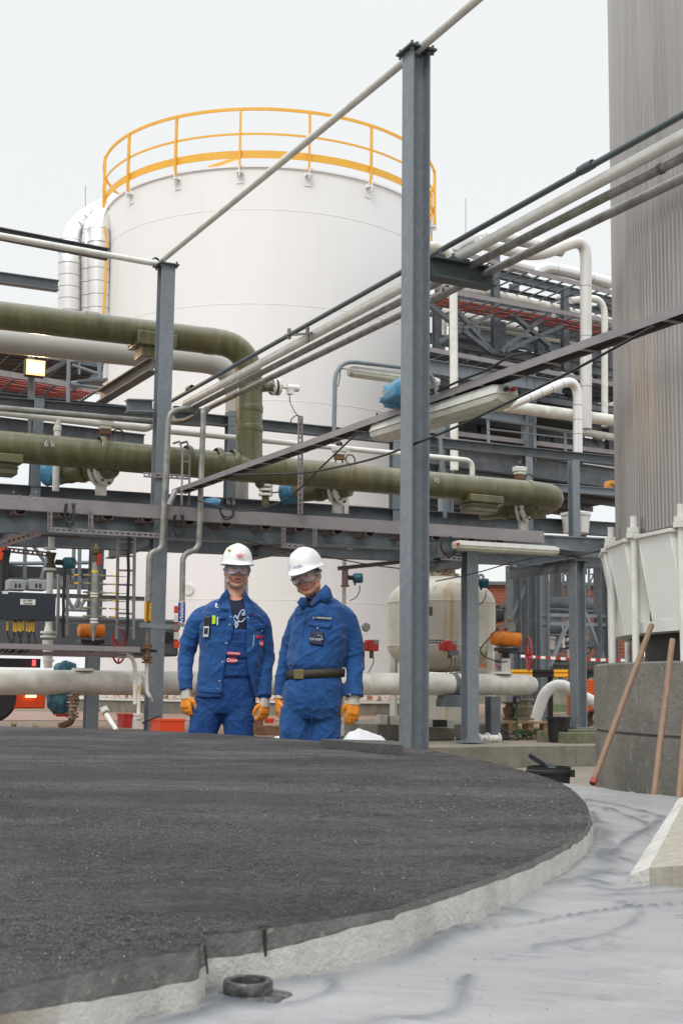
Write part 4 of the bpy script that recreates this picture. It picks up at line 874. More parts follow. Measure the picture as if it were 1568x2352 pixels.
q.one('black_cables', RUB, 'bundle of black cables sagging from the straight lamp towards the silo', 'cables')
t, d, sd, u = strip(PA(1.6, 800, 852), PA(1.6, 1005, 880), .15, .14, 'strip lamp hanging from the grey hoop in front of the white tank')
q = MB(); w = PA(1.6, 800, 848); q.tube([w, w - A * .12, w - A * .14 - Z * .2, w - A * .16 - Z * .26, w - A * .22 - Z * .25], .007, 8, True, .05); q.part('cable', RUB, t)
hoop = pipe_one('lamp_hoop', [PA(1.5, 766, 1030), PA(1.5, 770, 826), PA(1.5, 1000, 852), PA(1.5, 1022, 1190)], .030, GALV, 'grey bent pipe hoop carrying a strip lamp in front of the white tank', 'lamp hoop', rad=.32)
# long loose cables
pipe_one('loose_cable', [PB(.1, 455, 1150), PB(.1, 560, 1180), PB(.1, 660, 1150), PB(.1, 730, 1080), PB(.1, 825, 990)], .0075, RUB, 'thin black cable sagging from the cable duct up to the climbing channel', 'cable', rad=.5)
pipe_one('loose_cable', [PB(.0, 540, 1090), PB(.0, 700, 1088), PB(.0, 860, 1055), PB(-.05, 1040, 985), PB(-.1, 1300, 860), PB(-.1, 1500, 750)], .0085, RUB, 'long black cable stretched from the green pipe to the silo side', 'cable', rad=.4)
pipe_one('loose_cable', [PA(-.3, 560, 1240), PA(-.3, 640, 1262), PA(-.2, 730, 1275), PA(-.2, 860, 1300), PA(-.2, 980, 1312)], .007, RUB, 'black cable drooping behind the helmets towards the nearest column', 'cable', rad=.4)
pipe_one('loose_cable', [PA(-.3, 1000, 1335), PA(-.3, 1090, 1318), PA(-.3, 1180, 1290), PA(-.3, 1260, 1276)], .007, RUB, 'black cable slung across the column in front of the vessel', 'cable', rad=.4)
for i, (px, py, lb) in enumerate([(160, 1190, 'black cable loop hanging over the slotted frame at left'), (410, 1215, 'black cable coil hanging between the two drop pipes'), (520, 1175, 'black cable loop hanging below the blue scrap'), (1028, 1262, 'black cable loop hanging in the right slotted frame')]):
    q = MB(); c = PA(-.34, px, py); w_ = .05 + .02 * i
    for k in range(2): q.tube([c + Z * .15 - A * (.03 + .02 * k), c + Z * .02 - A * (w_ + .01 * k), c - Z * (.10 - .03 * k) - A * .02, c - Z * (.07 - .02 * k) + A * w_ * .8 - B * .02, c + Z * .03 + A * (w_ - .02 * k), c + Z * .16 + A * (.02 + .03 * k)], .0085, 7, True, .07)
    q.one('cable_loop', RUB, lb, 'cable loop')
# ================================================================ BIG WHITE PIPE at knee height
wpp = thing('white_main', 'thick horizontal white main pipe passing behind the two men at hip height', 'pipe', PA(.45, 600, 1600))
r_ = .135; a, b_ = PA(.45, -70, 1567), PA(.45, 1198, 1573)
q = MB(); q.tube([a, b_, b_ + A * .12, b_ + A * .20, b_ + A * .235], [r_, r_, r_ * .93, r_ * .65, .01], 28); q.part('pipe_run', CRM, wpp)
q = MB(); k = PA(.45, 1040, 1572); q.lathe([(r_ + .001, -.03), (r_ + .012, -.03), (r_ + .012, .03), (r_ + .001, .03)], k, A, 28); q.box(k - Z * .16, A * .16, B * .12, Z * .03); q.box(k - Z * .235, A * .17, B * .13, Z * .045); q.box(k - B * .1 + A * .06 + Z * .06, A * .05, B * .03, Z * .008); q.part('pipe_shoe', GALVD, wpp, smooth=False)
for px in (196, 845, 990): q = MB(); q.lathe([(r_, -.006), (r_ + .003, 0), (r_, .006)], PA(.45, px, 1569), A, 28); q.part('weld_seam', CRM, wpp)
def fl(q, c, r, h, n=20): q.lathe([(0, 0), (r, 0), (r, h), (0, h)], c, Z, n)
q = MB(); k = PA(.45, 190, 1537); fl(q, k - Z * .02, .12, .03); q.part('top_flange', WHT, wpp)
q = MB(); k = PA(.45, 1150, 1545); fl(q, k - Z * .02, .14, .03); q.part('top_flange', WHT, wpp)
# support post right of column three
q = MB(); k = PA(.3, 1131, 1600); q.ibeam(V((k.x, k.y, BG)), k, .14, .14, up=B); q.one('support_post', GALVD, 'short galvanised post propping the white main pipe', 'support post', smooth=False)
# ================================================================ LEFT INSTRUMENT GROUP
jb = thing('junction_box', 'wide dark blue grey junction box with a white label, at the left edge', 'junction box', PA(-.5, 64, 1425))
c0_, c1_ = PA(-.5, -4, 1358), PA(-.5, 127, 1427); w = (c1_ - c0_).dot(A); hh = (c0_.z - c1_.z)
cc = (c0_ + c1_) / 2; q = MB(); q.box(cc + B * .1, A * w / 2, B * .1, Z * hh / 2); q.part('box', mat('dark slate enamel', (.022, .03, .04), .45, 0, .08, 2), jb, bevel=.008)
q = MB(); k = PA(-.502, 64, 1383); q.box(k, A * .075, B * .002, Z * .028); q.part('label_plate', WHT, jb)
q = MB(); k = PA(-.502, 12, 1361); q.box(k, A * .028, B * .002, Z * .014); q.part('small_plate', WHT, jb)
text('JB-10400', .026, PA(-.504, 64, 1380) , A, Z, 'lettering', bk, jb, .001); text('CB-8300', .026, PA(-.504, 64, 1386.5), A, Z, 'lettering', bk, jb, .001)
q = MB()
for i, px in enumerate((17, 32, 36, 42, 47, 53, 62, 68, 72, 77)): k = PA(-.42, px, 1438 + (i * 7 % 5)); q.cyl(k + Z * .05, k - Z * .045, .011, 8)
q.part('yellow_gland', mat('yellow tags', (.75, .45, .04), .5), jb)
q = MB()
for i, px in enumerate((17, 32, 36, 42, 47, 53, 62, 68, 72, 77)):
    k = PA(-.42, px, 1445); q.tube([k + Z * .12, k - Z * .05, k - Z * .16 - A * .05 * (i % 3 - 1), k - Z * .24 - A * .09], .008, 6, True, .05)
q.part('cables', RUB, jb)
for i, (px0, px1, lb) in enumerate([(20, 60, 'left one of two grey concrete coloured boxes on top of the junction box'), (67, 107, 'right one of two grey concrete coloured boxes on top of the junction box')]):
    a_, b2 = PA(-.38, px0, 1330), PA(-.38, px1, 1357); q = MB(); q.box((a_ + b2) / 2 + B * .08, A * (b2 - a_).dot(A) / 2, B * .08, Z * (a_.z - b2.z) / 2)
    g_ = thing('grey_box', lb, 'grey box', b2, 'grey boxes on the junction box'); q.part('casing', mat('light grey casting %d' % i, (.30, .31, .30), .6, 0, .1, 3), g_, bevel=.012)
    for dx_ in (.4, .62): k = a_.lerp(b2, dx_); k.z = b2.z + .05; q = MB(); q.ball(k - B * .002, .018, 10, (.7, .3, 1.4)); q.part('slot', BLK, g_)
# steel frame stand (two ladders)
def vladder(x0, x1, y0, y1, v, label, step, bent=True, m=TRAY):
    t = thing('cable_ladder', label, 'cable ladder', PA(v, (x0 + x1) / 2, y1)); top = []
    for x, off in ((x0, 8), (x1, 3)):
        q = MB(); pts = [PA(v, x, y1), PA(v, x + 3, y0 + 12)] + ([PA(v, x + 3 + off, y0)] if bent else []); q.tube(pts, .018, 4); q.part('rail', m, t, smooth=False)
    q = MB(); y = y0 + 18
    while y < y1: q.bar(PA(v, x0 + 2, y), PA(v, x1 + 2, y + 1), .025, .02); y += step
    q.part('rungs', m, t, smooth=False); q = MB(); xc = (x0 + x1) / 2 + (x1 - x0) * .12
    q.tube([PA(v - .03, xc + 4 * noise.noise(V((y_ * .02, x0, 0))) + (y1 - y_) * .02, y_) for y_ in np.linspace(y0 - 5, y1 + 5, 14)], .017, 8); q.part('cable', RUB, t)
    return t
vladder(268, 306, 1226, 1468, -.1, 'tall cable ladder with a thick black cable left of the left column', 33)
vladder(132, 153, 1308, 1460, -.1, 'narrow cable ladder beside the dark junction box', 150, False)
q = MB(); q.chan(PA(-.05, 128, 1368), PA(-.05, 332, 1376), .03, .045, up=Z); q.chan(PA(-.05, 128, 1426), PA(-.05, 300, 1432), .03, .045, up=Z); q.one('frame_rails', TRAY, 'two mauve horizontal frame rails behind the level gauge', 'frame rails', smooth=False)
sh = thing('channel_shelf', 'long mauve channel shelf at waist height left of the column', 'channel shelf', PA(-.55, 150, 1500)); q = MB(); q.chan(PA(-.62, -60, 1482), PA(-.62, 322, 1492), .20, .052, .006, flip=-1); q.part('channel', TRAY, sh, smooth=False)
q = MB(); q.bar(PA(-.3, -60, 1500), PA(-.3, 305, 1504), .03, .04); q.part('rear_rail', TRAYD, sh, smooth=False)
# level gauge cylinder
lg = thing('level_gauge', 'vertical steel gauge tube with rows of small brass side valves', 'level gauge', PA(-.25, 216, 1445)); vv = -.25
q = MB(); q.cyl(PA(vv, 215, 1437), PA(vv, 219, 1292), .036, 20); q.lathe([(.036, 0), (.02, -.06), (.012, -.16)], PA(vv, 215, 1437), Z, 14); q.part('tube', PIPEG, lg)
q = MB()
for y in (1366, 1372, 1425, 1432): q.lathe([(.036, 0), (.044, .002), (.044, .018), (.036, .02)], PA(vv, 216, y), Z, 20)
q.part('white_ring', WHT, lg); q = MB(); q.cyl(PA(vv, 218, 1316), PA(vv, 218, 1310), .038, 16); q.part('yellow_band', MATS['yellow tags'], lg)
q = MB(); k = PA(vv - .05, 227, 1285); q.box(k, A * .018, B * .01, Z * .06); q.part('red_lever', RED, lg)
q = MB(); k = PA(vv, 221, 1262); q.lathe([(.03, -.18), (.035, -.12), (.03, -.05), (.06, -.04), (.06, .0), (.045, .02), (.03, .06), (.0, .08)], k, Z, 16); q.part('head', MATS['brown green casting'], lg)
brs = mat('dull brass', (.30, .25, .15), .45, .4, .3, 20)
for i, y in enumerate((1322, 1341, 1361, 1379, 1397, 1416)):
    for s_ in (-1, 1):
        q = MB(); a_ = PA(vv, 217 + s_ * 8, y); b2 = PA(vv, 217 + s_ * 27, y + s_ * 1); q.tube([a_, a_.lerp(b2, .3), a_.lerp(b2, .3), a_.lerp(b2, .6), a_.lerp(b2, .6), b2], [.008, .008, .015, .015, .010, .010], 8); q.part('side_valve', brs, lg)
    q = MB()
    xs = (240, 268) if i < 4 else (250, 266)
    q.cyl(PA(vv, xs[0], y + 1), PA(vv, xs[1], y + 1), .006, 6); q.cyl(PA(vv, xs[1], y + 2), PA(vv - .0, 290, y + 3), .004, 6)
    if i < 2: q.cyl(PA(vv, 155, y - 2), PA(vv, 190, y - 1), .004, 6)
    q.part('tag_wire', RUB, lg); q = MB(); q.cyl(PA(vv, 258 if i < 4 else 255, y + 1), PA(vv, 266 if i < 4 else 265, y + 1), .009, 8)
    if i < 2: q.cyl(PA(vv, 170, y - 1), PA(vv, 180, y - 1), .009, 8)
    q.part('yellow_tag', MATS['yellow tags'], lg)
# orange actuator
def actuator(px, py, v, label, L_, r, tilt, m=ORG, wheel=None, wr=.15, base=True, grp='orange pneumatic actuators'):
    c = PA(v, px, py); t = thing('pneumatic_actuator', label, 'actuator', c - Z * .22, grp); ax = tilt.normalized()
    q = MB(); q.lathe([(0, -L_), (r * .55, -L_), (r * .85, -L_ * .93), (r * .95, -L_ * .6), (r * .95, -L_ * .25), (r * 1.08, -L_ * .2), (r * 1.08, L_ * .2), (r * .97, L_ * .25), (r * .97, L_ * .85), (r * .9, L_ * .96), (0, L_)], c, ax, 24); q.part('cylinder', m, t)
    q = MB(); q.cyl(c + ax * L_, c + ax * (L_ + .008), .014, 8); q.part('end_cap', STEEL, t)
    if base:
        q = MB(); q.box(c - Z * (r + .04), A * .13, B * .08, Z * .02); q.lathe([(.05, -r - .02), (.08, -r - .05), (.10, -r - .055), (.10, -r - .085), (.05, -r - .09), (.05, -r - .17)], c, Z, 16); q.part('gearbox', BLK, t)
    if wheel:
        wc, wn = wheel; wn = wn.normalized(); sd, u = frame(wn); q = MB(); pts = [wc + (sd * cos(a) + u * sin(a)) * wr for a in np.linspace(0, 2 * pi, 33)]; q.tube(pts, .011, 8, False)
        for k in range(3): a = .5 + k * 2 * pi / 3; q.cyl(wc, wc + (sd * cos(a) + u * sin(a)) * wr, .009, 8)
        q.cyl(wc - wn * .03, wc + wn * .03, .02, 10); q.part('handwheel', RED, t); q = MB(); q.cyl(wc, c - Z * (r + .07) if base else c, .012, 8); q.part('wheel_shaft', BLK, t)
    return t, c
ta, ca = actuator(209, 1449, .3, 'orange actuator at left between the gauge tube and the cable ladder', .145, .078, A + Z * .02, ORG, (PA(.1, 273, 1484), (A * .75 - B * .66)), .185)
tb_, cb_ = actuator(1161, 1468, .5, 'orange actuator with a big red handwheel on the right end of the white main pipe', .205, .095, A - Z * .05 - B * .5, ORG, (PA(.2, 1214, 1503), (A * .75 - B * .35)), .205)
q = MB(); q.cyl(cb_ - Z * .25, V((cb_.x, cb_.y, PA(.45, 1155, 1555).z)), .06, 16); q.part('valve_neck', CRM, tb_)
q = MB(); q.box(cb_ + Z * .15 + A * .06, A * .06, B * .05, Z * .06); q.box(cb_ + Z * .14, A * .13, B * .02, Z * .01); q.part('positioner', PIPEG, tb_, bevel=.008); q = MB(); q.ball(cb_ + Z * .255 + A * .05, .03, 12); q.part('knob', mat('mustard knob', (.4, .25, .07), .5), tb_); q = MB(); q.cyl(cb_ + Z * .08 + A * .03, cb_ + Z * .13 + A * .03, .04, 14); q.part('red_collar', RED, tb_)
q = MB(); q.tube([cb_ + Z * .16 - A * .1, PA(.4, 1122, 1468), PA(.4, 1100, 1492), PA(.4, 1110, 1508), PA(.4, 1145, 1522), PA(.4, 1165, 1520)], .008, 8, True, .1); q.part('cable', RUB, tb_)
# instrument column with teal gauge at left
def teal(px, py, v, label, s=1, side=1):
    c = PA(v, px, py); t = thing('pressure_gauge', label, 'pressure transmitter', c - Z * .1, 'teal pressure transmitters'); q = MB(); q.lathe([(0, -.07), (.05, -.07), (.062, -.05), (.062, .04), (.055, .055), (0, .06)], c, (A * .8 - B * .5), 20); q.part('housing', TEAL, t)
    q = MB(); q.cyl(c - A * side * .05, c - A * side * .15, .03, 12); q.cyl(c - A * side * .05 + Z * .0, c - A * side * .05 - Z * .09, .014, 8); q.part('neck', BLK, t)
    q = MB(); w = c - Z * .09 + A * .02; q.tube([w, w - Z * .08, w - Z * .16 - A * .05, w - Z * .2 - A * .14], .006, 6, True, .06); q.part('cable', RUB, t)
wr_ = thing('white_riser', 'cream flanged riser pipe behind the dark junction box', 'riser pipe', PA(.2, 112, 1535)); q = MB(); q.tube([PA(.2, 118, 1215), PA(.2, 118, 1260)], .034, 16); q.tube([PA(.2, 115, 1315), PA(.2, 112, 1440)], .036, 16); q.tube([PA(.2, 112, 1430), PA(.2, 110, 1462)], [.03, .055], 16); q.tube([PA(.2, 110, 1470), PA(.2, 110, 1535)], [.06, .045], 16); q.part('pipe_run', WHT, wr_)
q = MB()
for y, r in ((1262, .07), (1310, .07), (1455, .085), (1465, .085), (1520, .06)): q.lathe([(0, 0), (r, 0), (r, .022), (0, .022)], PA(.2, 115 if y < 1400 else 111, y), Z, 18)
q.part('flange', WHT, wr_); q = MB(); q.lathe([(.05, 0), (.06, .02), (.035, .06), (.045, .12), (.06, .17)], PA(.2, 116, 1306), Z, 14); q.part('valve_body', MATS['brown green casting'], wr_)
teal(160, 1293, .1, 'teal transmitter head beside the cream riser at the left')
teal(823, 1328, .9, 'teal transmitter head on a bracket to the right of the second man\'s helmet')
teal(1112, 1340, .25, 'teal transmitter head just right of the column in front of the stained vessel')
q = MB(); q.chan(PA(.7, 775, 1306), PA(.7, 925, 1290), .03, .05, up=Z); q.cyl(PA(.9, 792, 1305), PA(.9, 792, 1345), .04, 14); q.lathe([(0, 0), (.055, 0), (.055, .02), (0, .02)], PA(.9, 792, 1308), Z, 16); q.lathe([(0, 0), (.055, 0), (.055, .02), (0, .02)], PA(.9, 792, 1348), Z, 16); q.one('valve_bracket', MATS['brown grey tray steel'], 'brown bracket and small valve holding the teal transmitter near the second man', 'valve bracket')
# stickstoff drop end: flanges, ball valve, y branch, hoses, red box
yb = thing('drain_assembly', 'rusty flanged valve with white forked pipe below the yellow tagged pipe', 'valve assembly', PA(-.4, 338, 1650)); k = PA(-.4, 338, 1495)
q = MB(); [q.lathe([(0, z_), (.055, z_), (.055, z_ + .018), (0, z_ + .018)], k, Z, 16) for z_ in (.05, .025, -.07, -.095, -.13)]; q.cyl(k + Z * .02, k - Z * .13, .035, 12); q.part('flange_stack', RUST, yb); q = MB(); q.bar(k - A * .16, k + A * .10, .05, .03); q.part('lever', BLK, yb)
q = MB(); q.tube([k - Z * .12, PA(-.4, 336, 1565), PA(-.4, 338, 1592), PA(-.4, 344, 1600)], .021, 12, True, .1); q.tube([PA(-.4, 336, 1560), PA(-.4, 324, 1547), PA(-.4, 319, 1560), PA(-.4, 318, 1640)], .020, 12, True, .08); q.tube([PA(-.4, 278, 1505), PA(-.4, 300, 1506), PA(-.4, 310, 1525), PA(-.4, 310, 1618)], .022, 12, True, .14); q.bar(PA(-.4, 303, 1565), PA(-.4, 326, 1566), .03, .02); q.part('forked_pipe', WHT, yb)
q = MB(); q.tube([PA(-.4, 343, 1596), PA(-.4, 348, 1612)], .02, 12); q.cyl(PA(-.4, 272, 1507), PA(-.4, 288, 1506), .025, 12); q.part('hose_fitting', STEEL, yb)
q = MB(); q.cyl(PA(-.45, 319, 1575), PA(-.45, 319, 1592), .012, 8, .004); q.part('yellow_arrow', MATS['yellow tags'], yb)
q = MB(); k = PA(-.4, 317, 1652); [q.lathe([(0, z_), (.055, z_), (.055, z_ + .018), (0, z_ + .018)], k, Z, 16) for z_ in (0, .04)]; q.box(k - Z * .05, A * .05, B * .04, Z * .05); q.part('ball_valve', CRM, yb); q = MB(); q.bar(k - Z * .06, PA(-.55, 366, 1645), .025, .014); q.part('black_handle', BLK, yb)
def redbox(px0, py0, px1, py1, v, label, m=ORR, dep=.2):
    a_, b2 = PA(v, px0, py0), PA(v, px1, py1); t = thing('toolbox', label, 'metal box', b2, 'red metal boxes behind the slab'); q = MB(); q.box((a_ + b2) / 2 + B * dep / 2, A * (b2 - a_).dot(A) / 2, B * dep / 2, Z * (a_.z - b2.z) / 2); q.part('casing', m, t, bevel=.008)
    q = MB(); a2 = PA(v, px0, py0 + .0); q.box(V(((a_ + b2) / 2).to_tuple()) * 1 + B * dep / 2 + Z * ((a_.z - b2.z) / 2 - .012), A * ((b2 - a_).dot(A) / 2 + .006), B * (dep / 2 + .006), Z * .01); q.part('lid', m, t)
redbox(283, 1640, 305, 1672, -.35, 'dark red metal box beside the forked white pipe', RED, .2)
redbox(366, 1652, 424, 1690, -.7, 'bright red metal box behind the slab, left of the left man\'s legs', ORR, .3)
redbox(590, 1652, 604, 1662, .0, 'small red block seen between the two men, left one', ORR, .1); redbox(615, 1650, 629, 1662, .0, 'small red block seen between the two men, right one', ORR, .1)
q = MB(); q.bar(PA(.0, 585, 1678), PA(.0, 650, 1678), .3, .1); q.bar(PA(.0, 588, 1665), PA(.0, 600, 1665), .1, .1); q.one('rusty_tray', RUST, 'rusty flat tray seen between the two men just above the slab', 'rusty tray', smooth=False)
# rusty flange stack and blue bag under white main
fs_ = thing('flange_stack', 'rust streaked stack of flanges hanging under the white main pipe', 'flange stack', PA(.3, 168, 1650)); k = PA(.3, 168, 1600)
q = MB(); [q.lathe([(0, z_), (r, z_), (r, z_ + .02), (0, z_ + .02)], k, Z, 18) for z_, r in ((.03, .04), (.0, .068), (-.035, .068), (-.07, .068), (-.11, .068), (-.15, .05), (-.19, .07), (-.225, .07))]; q.cyl(k, k - Z * .24, .045, 14); q.part('flanges', mat('rust streaked cream flange', (.5, .47, .38), .6, 0, .1, 12, (.25, .10, .03), .9, c2pos=(.42, .52)), fs_); q = MB(); q.bar(k - Z * .2, k - Z * .2 - A * .18, .04, .03); q.part('red_lever', RED, fs_); q = MB(); q.tube([k - Z * .23, k - Z * .28 - A * .02, k - Z * .32 - A * .14], .035, 10, True, .05); q.part('spout', RUST, fs_)
q = MB(); k = PA(.5, 144, 1610); q.ball(V((0, 0, 0)), 1, 24); q.v = [tuple(k + A * v_[0] * .17 + B * v_[1] * .14 + Z * v_[2] * .15 + V(v_) * (.05 * noise.noise(V(v_) * 3) + .02 * noise.noise(V(v_) * 9))) for v_ in q.v]; q.one('blue_bag', mat('dark teal bag film', (.03, .13, .18), .35, 0, .3, 9, (.12, .28, .35), .5, bump=.6, bscale=14), 'dark blue plastic bag bulging under the white main pipe at left', 'plastic bag', angle=80)
q = MB(); k = PA(.62, 150, 1534); q.ball(V((0, 0, 0)), 1, 24); q.v = [tuple(k + A * v_[0] * .13 + B * v_[1] * .1 + Z * v_[2] * .07 + V(v_) * (.03 * noise.noise(V(v_) * 4))) for v_ in q.v]; q.one('blue_bag', MATS['dark teal bag film'], 'small blue plastic bag tied on top of the white main pipe at left', 'plastic bag', angle=80)
q = MB(); q.tube([PA(-.6, 237, 1625), PA(-.6, 243, 1640), PA(-.9, 268, 1678)], [.045, .03, .022], 12); q.lathe([(.03, 0), (.046, .01), (.046, .03), (.03, .04)], PA(-.6, 240, 1632), (PA(-.9, 268, 1678) - PA(-.6, 237, 1625)), 14); q.one('hose_end', WHT, 'white pipe end with a collar leaning behind the slab at left', 'pipe end')
for px, py, lb in ((30, 1663, 'brass coloured pipe nipple on the ground near the left edge, left one'), (80, 1668, 'brass coloured pipe nipple on the ground near the left edge, right one')):
    q = MB(); k = PA(-.3, px, py); q.cyl(k - A * .02, k + A * .03, .028, 12); q.cyl(k - Z * .6, k, .02, 8); q.one('pipe_nipple', brs, lb, 'pipe nipple', 'pipe nipples behind the slab')
# ================================================================ VESSEL
VC = PA(2.3, 1013, 1500); VR = .5 * (1137 - 889) / pxm(VC) * 1.0
VESM, n, b = newmat('rust streaked cream vessel paint', .5); v0 = mapping(n, (4.2, 4.2, .22)); v1 = mapping(n)
c = mixn(n, nz(n, v0, 1.1, 6, .65, .56, .74), (.62, .59, .50), (.50, .30, .10)); c = mixn(n, nz(n, v0, 3, 8, .7, .55, .75), c, (.40, .35, .26)); c = mixn(n, nz(n, v1, 2, 6, .6, .55, .75), c, (.48, .45, .37)); n.links.new(c, b.inputs['Base Color'])
zz = lambda y: zat(1013, y, VC.y)
ves = thing('pressure_vessel', 'cream pressure vessel with rust streaks and a domed top behind the pipe rack', 'pressure vessel', V((VC.x, VC.y, BG)))
z0, z1, z2 = zz(1387), zz(1486), zz(1322); vb_ = V((VC.x, VC.y, 0)); H = z2 - z0
dome = [(VR * cos(a), z0 + H * sin(a)) for a in np.linspace(0, pi / 2, 12)]; bot = [(VR * cos(a), z1 - H * .9 * sin(a)) for a in np.linspace(pi / 2, 0, 10)]
q = MB(); q.lathe(bot + [(VR, z1 - .01), (VR + .008, z1), (VR, z1 + .01), (VR, z0 - .01), (VR + .01, z0), (VR, z0 + .01)] + dome[1:], vb_, Z, 64); q.part('shell', VESM, ves)
for k in range(4):
    a = radians(28 + 90 * k) + AZ; d = V((cos(a), sin(a), 0)); q = MB(); q.bar(vb_ + d * (VR + .03) + Z * BG, vb_ + d * (VR + .03) + Z * (z1 + .12), .07, .09, d); q.part('leg', CRM, ves, bevel=.004)
q = MB(); q.cyl(vb_ + Z * (z1 - H), vb_ + Z * (BG + .1), VR * .55, 24); q.part('lower_cone', VESM, ves)
q = MB(); k = PY(987, 1350, 1) ; w = VC - B * (VR * .9) ; w2 = PA(2.3 - VR * .97, 984, 1404); q.box(w2, A * .05, B * .02, Z * .06); q.part('name_plate', mat('brass plate', (.13, .11, .06), .6), ves)
q = MB(); q.lathe([(0, -.05), (.26, -.05), (.26, .02), (.20, .03), (.20, .09), (.27, .10), (.27, .14), (0, .15)], V((VC.x, VC.y, z2)), Z, 28); q.part('top_nozzle', MATS['rust streaked cream flange'], ves)
q = MB(); k = PA(1.2, 1104, 1327); q.lathe([(.022, -.01), (.055, -.01), (.055, .01), (.022, .01), (.022, -.01)], k, B, 18); q.one('lifting_eye', WHT, 'round white lifting eye beside the column in front of the vessel', 'lifting eye')
# skid under the vessel
sk_ = thing('concrete_skid', 'low stained concrete foundation under the cream vessel', 'foundation', PA(1.2, 1000, 1712)); a_, b2 = PA(1.0, 872, 1660), PA(1.0, 1165, 1712)
q = MB(); zt_ = zat(1000, 1662, a_.y + .6); q.box((V((a_.x, a_.y, 0)) + V((b2.x, b2.y, 0))) / 2 + B * 1.2 + Z * (BG + (zt_ - BG) / 2), A * 1.0, B * 1.2, Z * (zt_ - BG) / 2); q.part('base', CONC, sk_, bevel=.015)
q = MB(); q.bar(PA(.9, 868, 1652), PA(.9, 1038, 1664), .10, .11); q.part('hollow_beam', CRM, sk_, bevel=.004)
q = MB(); q.box(PA(.84, 1010, 1662), A * .10, B * .01, Z * .045); q.part('beam_opening', RUB, sk_)
q = MB(); q.bar(PA(.84, 892, 1645), PA(.84, 892, 1688), .05, .01, A); q.part('hook', GALVD, sk_)
# red transmitters
def redtx(px, py, v, label, s=1.):
    c = PA(v, px, py); t = thing('red_positioner', label, 'valve positioner', c - Z * .2, 'red valve positioners'); q = MB(); q.box(c, A * .075 * s, B * .06, Z * .07 * s); q.box(c - A * .1 * s - Z * .01, A * .05 * s, B * .04, Z * .05 * s); q.part('housing', RED, t, bevel=.012)
    q = MB(); q.box(c + Z * .045 * s + A * .035 - B * .0, A * .04, B * .062, Z * .028); q.part('grey_cover', PIPEG, t, bevel=.006); q = MB(); q.cyl(c - Z * .05, c - Z * .16 * s, .028, 12); q.part('neck', MATS['brown green casting'], t)
    q = MB(); w = c - Z * .15 + A * .03; q.tube([w, w - Z * .07, w - Z * .2 - A * .08, w - Z * .32 - A * .16], .006, 6, True, .08); q.part('cable', RUB, t); return t
redtx(853, 1483, .9, 'red valve positioner sticking out to the right of the second man\'s elbow')
t = redtx(1032, 1484, .9, 'red valve positioner between the nearest column and the next one'); 
q = MB(); q.slot(PA(.95, 978, 1474), PA(.95, 1018, 1474), .05); q.box(PA(.85, 1040, 1500), A * .06, B * .04, Z * .03); q.cyl(PA(.85, 1045, 1512), PA(.85, 1045, 1530), .012, 8); q.box(PA(.85, 1052, 1533), A * .06, B * .01, Z * .015); q.one('valve_gear', MATS['weathered dark galvanised steel'], 'small grey valve gear below the red positioner beside the column', 'valve gear', smooth=False)
q = MB(); k = PA(.9, 838, 1441); q.lathe([(0, 0), (.05, 0), (.06, .02), (.05, .05), (0, .05)], k, -B, 14); q.one('round_cap', PIPEG, 'small round grey cap beside the second man\'s shoulder', 'cap')
# valves on pallet etc
CAST = mat('grey brown cast iron', (.30, .26, .20), .55, .15, .2, 9, (.17, .12, .08), .6)
def castvalve(px, y0, y1, w, v, label, m=CAST):
    t0 = PA(v, px, y0); b0_ = PA(v, px, y1); h = t0.z - b0_.z; r = w; q = MB(); q.lathe([(0, 0), (r, 0), (r, .03), (r * .6, .04), (r * .8, h * .35), (r * .85, h * .55), (r * .95, h * .58), (r * .95, h * .66), (r * .6, h * .72), (r * .55, h * .88), (r, h * .92), (r, h), (0, h)], b0_, Z, 24)
    return q.one('cast_valve', m, label, 'cast iron valve', 'cast valves standing on the pallet')
castvalve(1205, 1605, 1655, .125, 1.0, 'grey cast iron valve standing on the pallet, next to the bent white pipe')
castvalve(1170, 1612, 1655, .10, 1.2, 'brown cast iron valve standing on the pallet, left of the grey one', mat('brown cast iron', (.16, .11, .07), .6, .1, .3, 9))
q = MB(); k = PA(.6, 1186, 1608); q.box(k, A * .05, B * .03, Z * .045)
gs = thing('floor_gauge', 'small black framed gauge on a green post under the white main pipe', 'gauge', PA(.6, 1186, 1660)); q.part('frame', BLK, gs, bevel=.008); q = MB(); q.lathe([(0, 0), (.035, 0), (.035, .004), (0, .004)], k - B * .03, -B, 16); q.part('dial', PIPEG, gs); q = MB(); q.cyl(k - Z * .04, V((k.x, k.y, BG)), .014, 8); q.part('post', mat('green post paint', (.04, .11, .05), .5), gs)
pl_ = thing('pallet', 'wooden pallet on the ground under the cast valves', 'pallet', PA(.9, 1200, 1680)); z_ = zat(1200, 1660, PA(.9, 1200, 1660).y); wd_ = mat('pale pallet wood', (.40, .25, .13), .8, 0, .2, 8); pc = PA(1.0, 1198, 1664)
for j in range(4): q = MB(); q.box(V((pc.x, pc.y, z_)) + B * (-.2 + .16 * j), A * .30, B * .06, Z * .01); q.part('deck_board', wd_, pl_)
for i in (-1, 0, 1):
    for j in (-1, 1): q = MB(); q.box(V((pc.x, pc.y, z_ - .055)) + A * .25 * i + B * (.2 * j + .04), A * .045, B * .05, Z * .045); q.part('block', wd_, pl_)
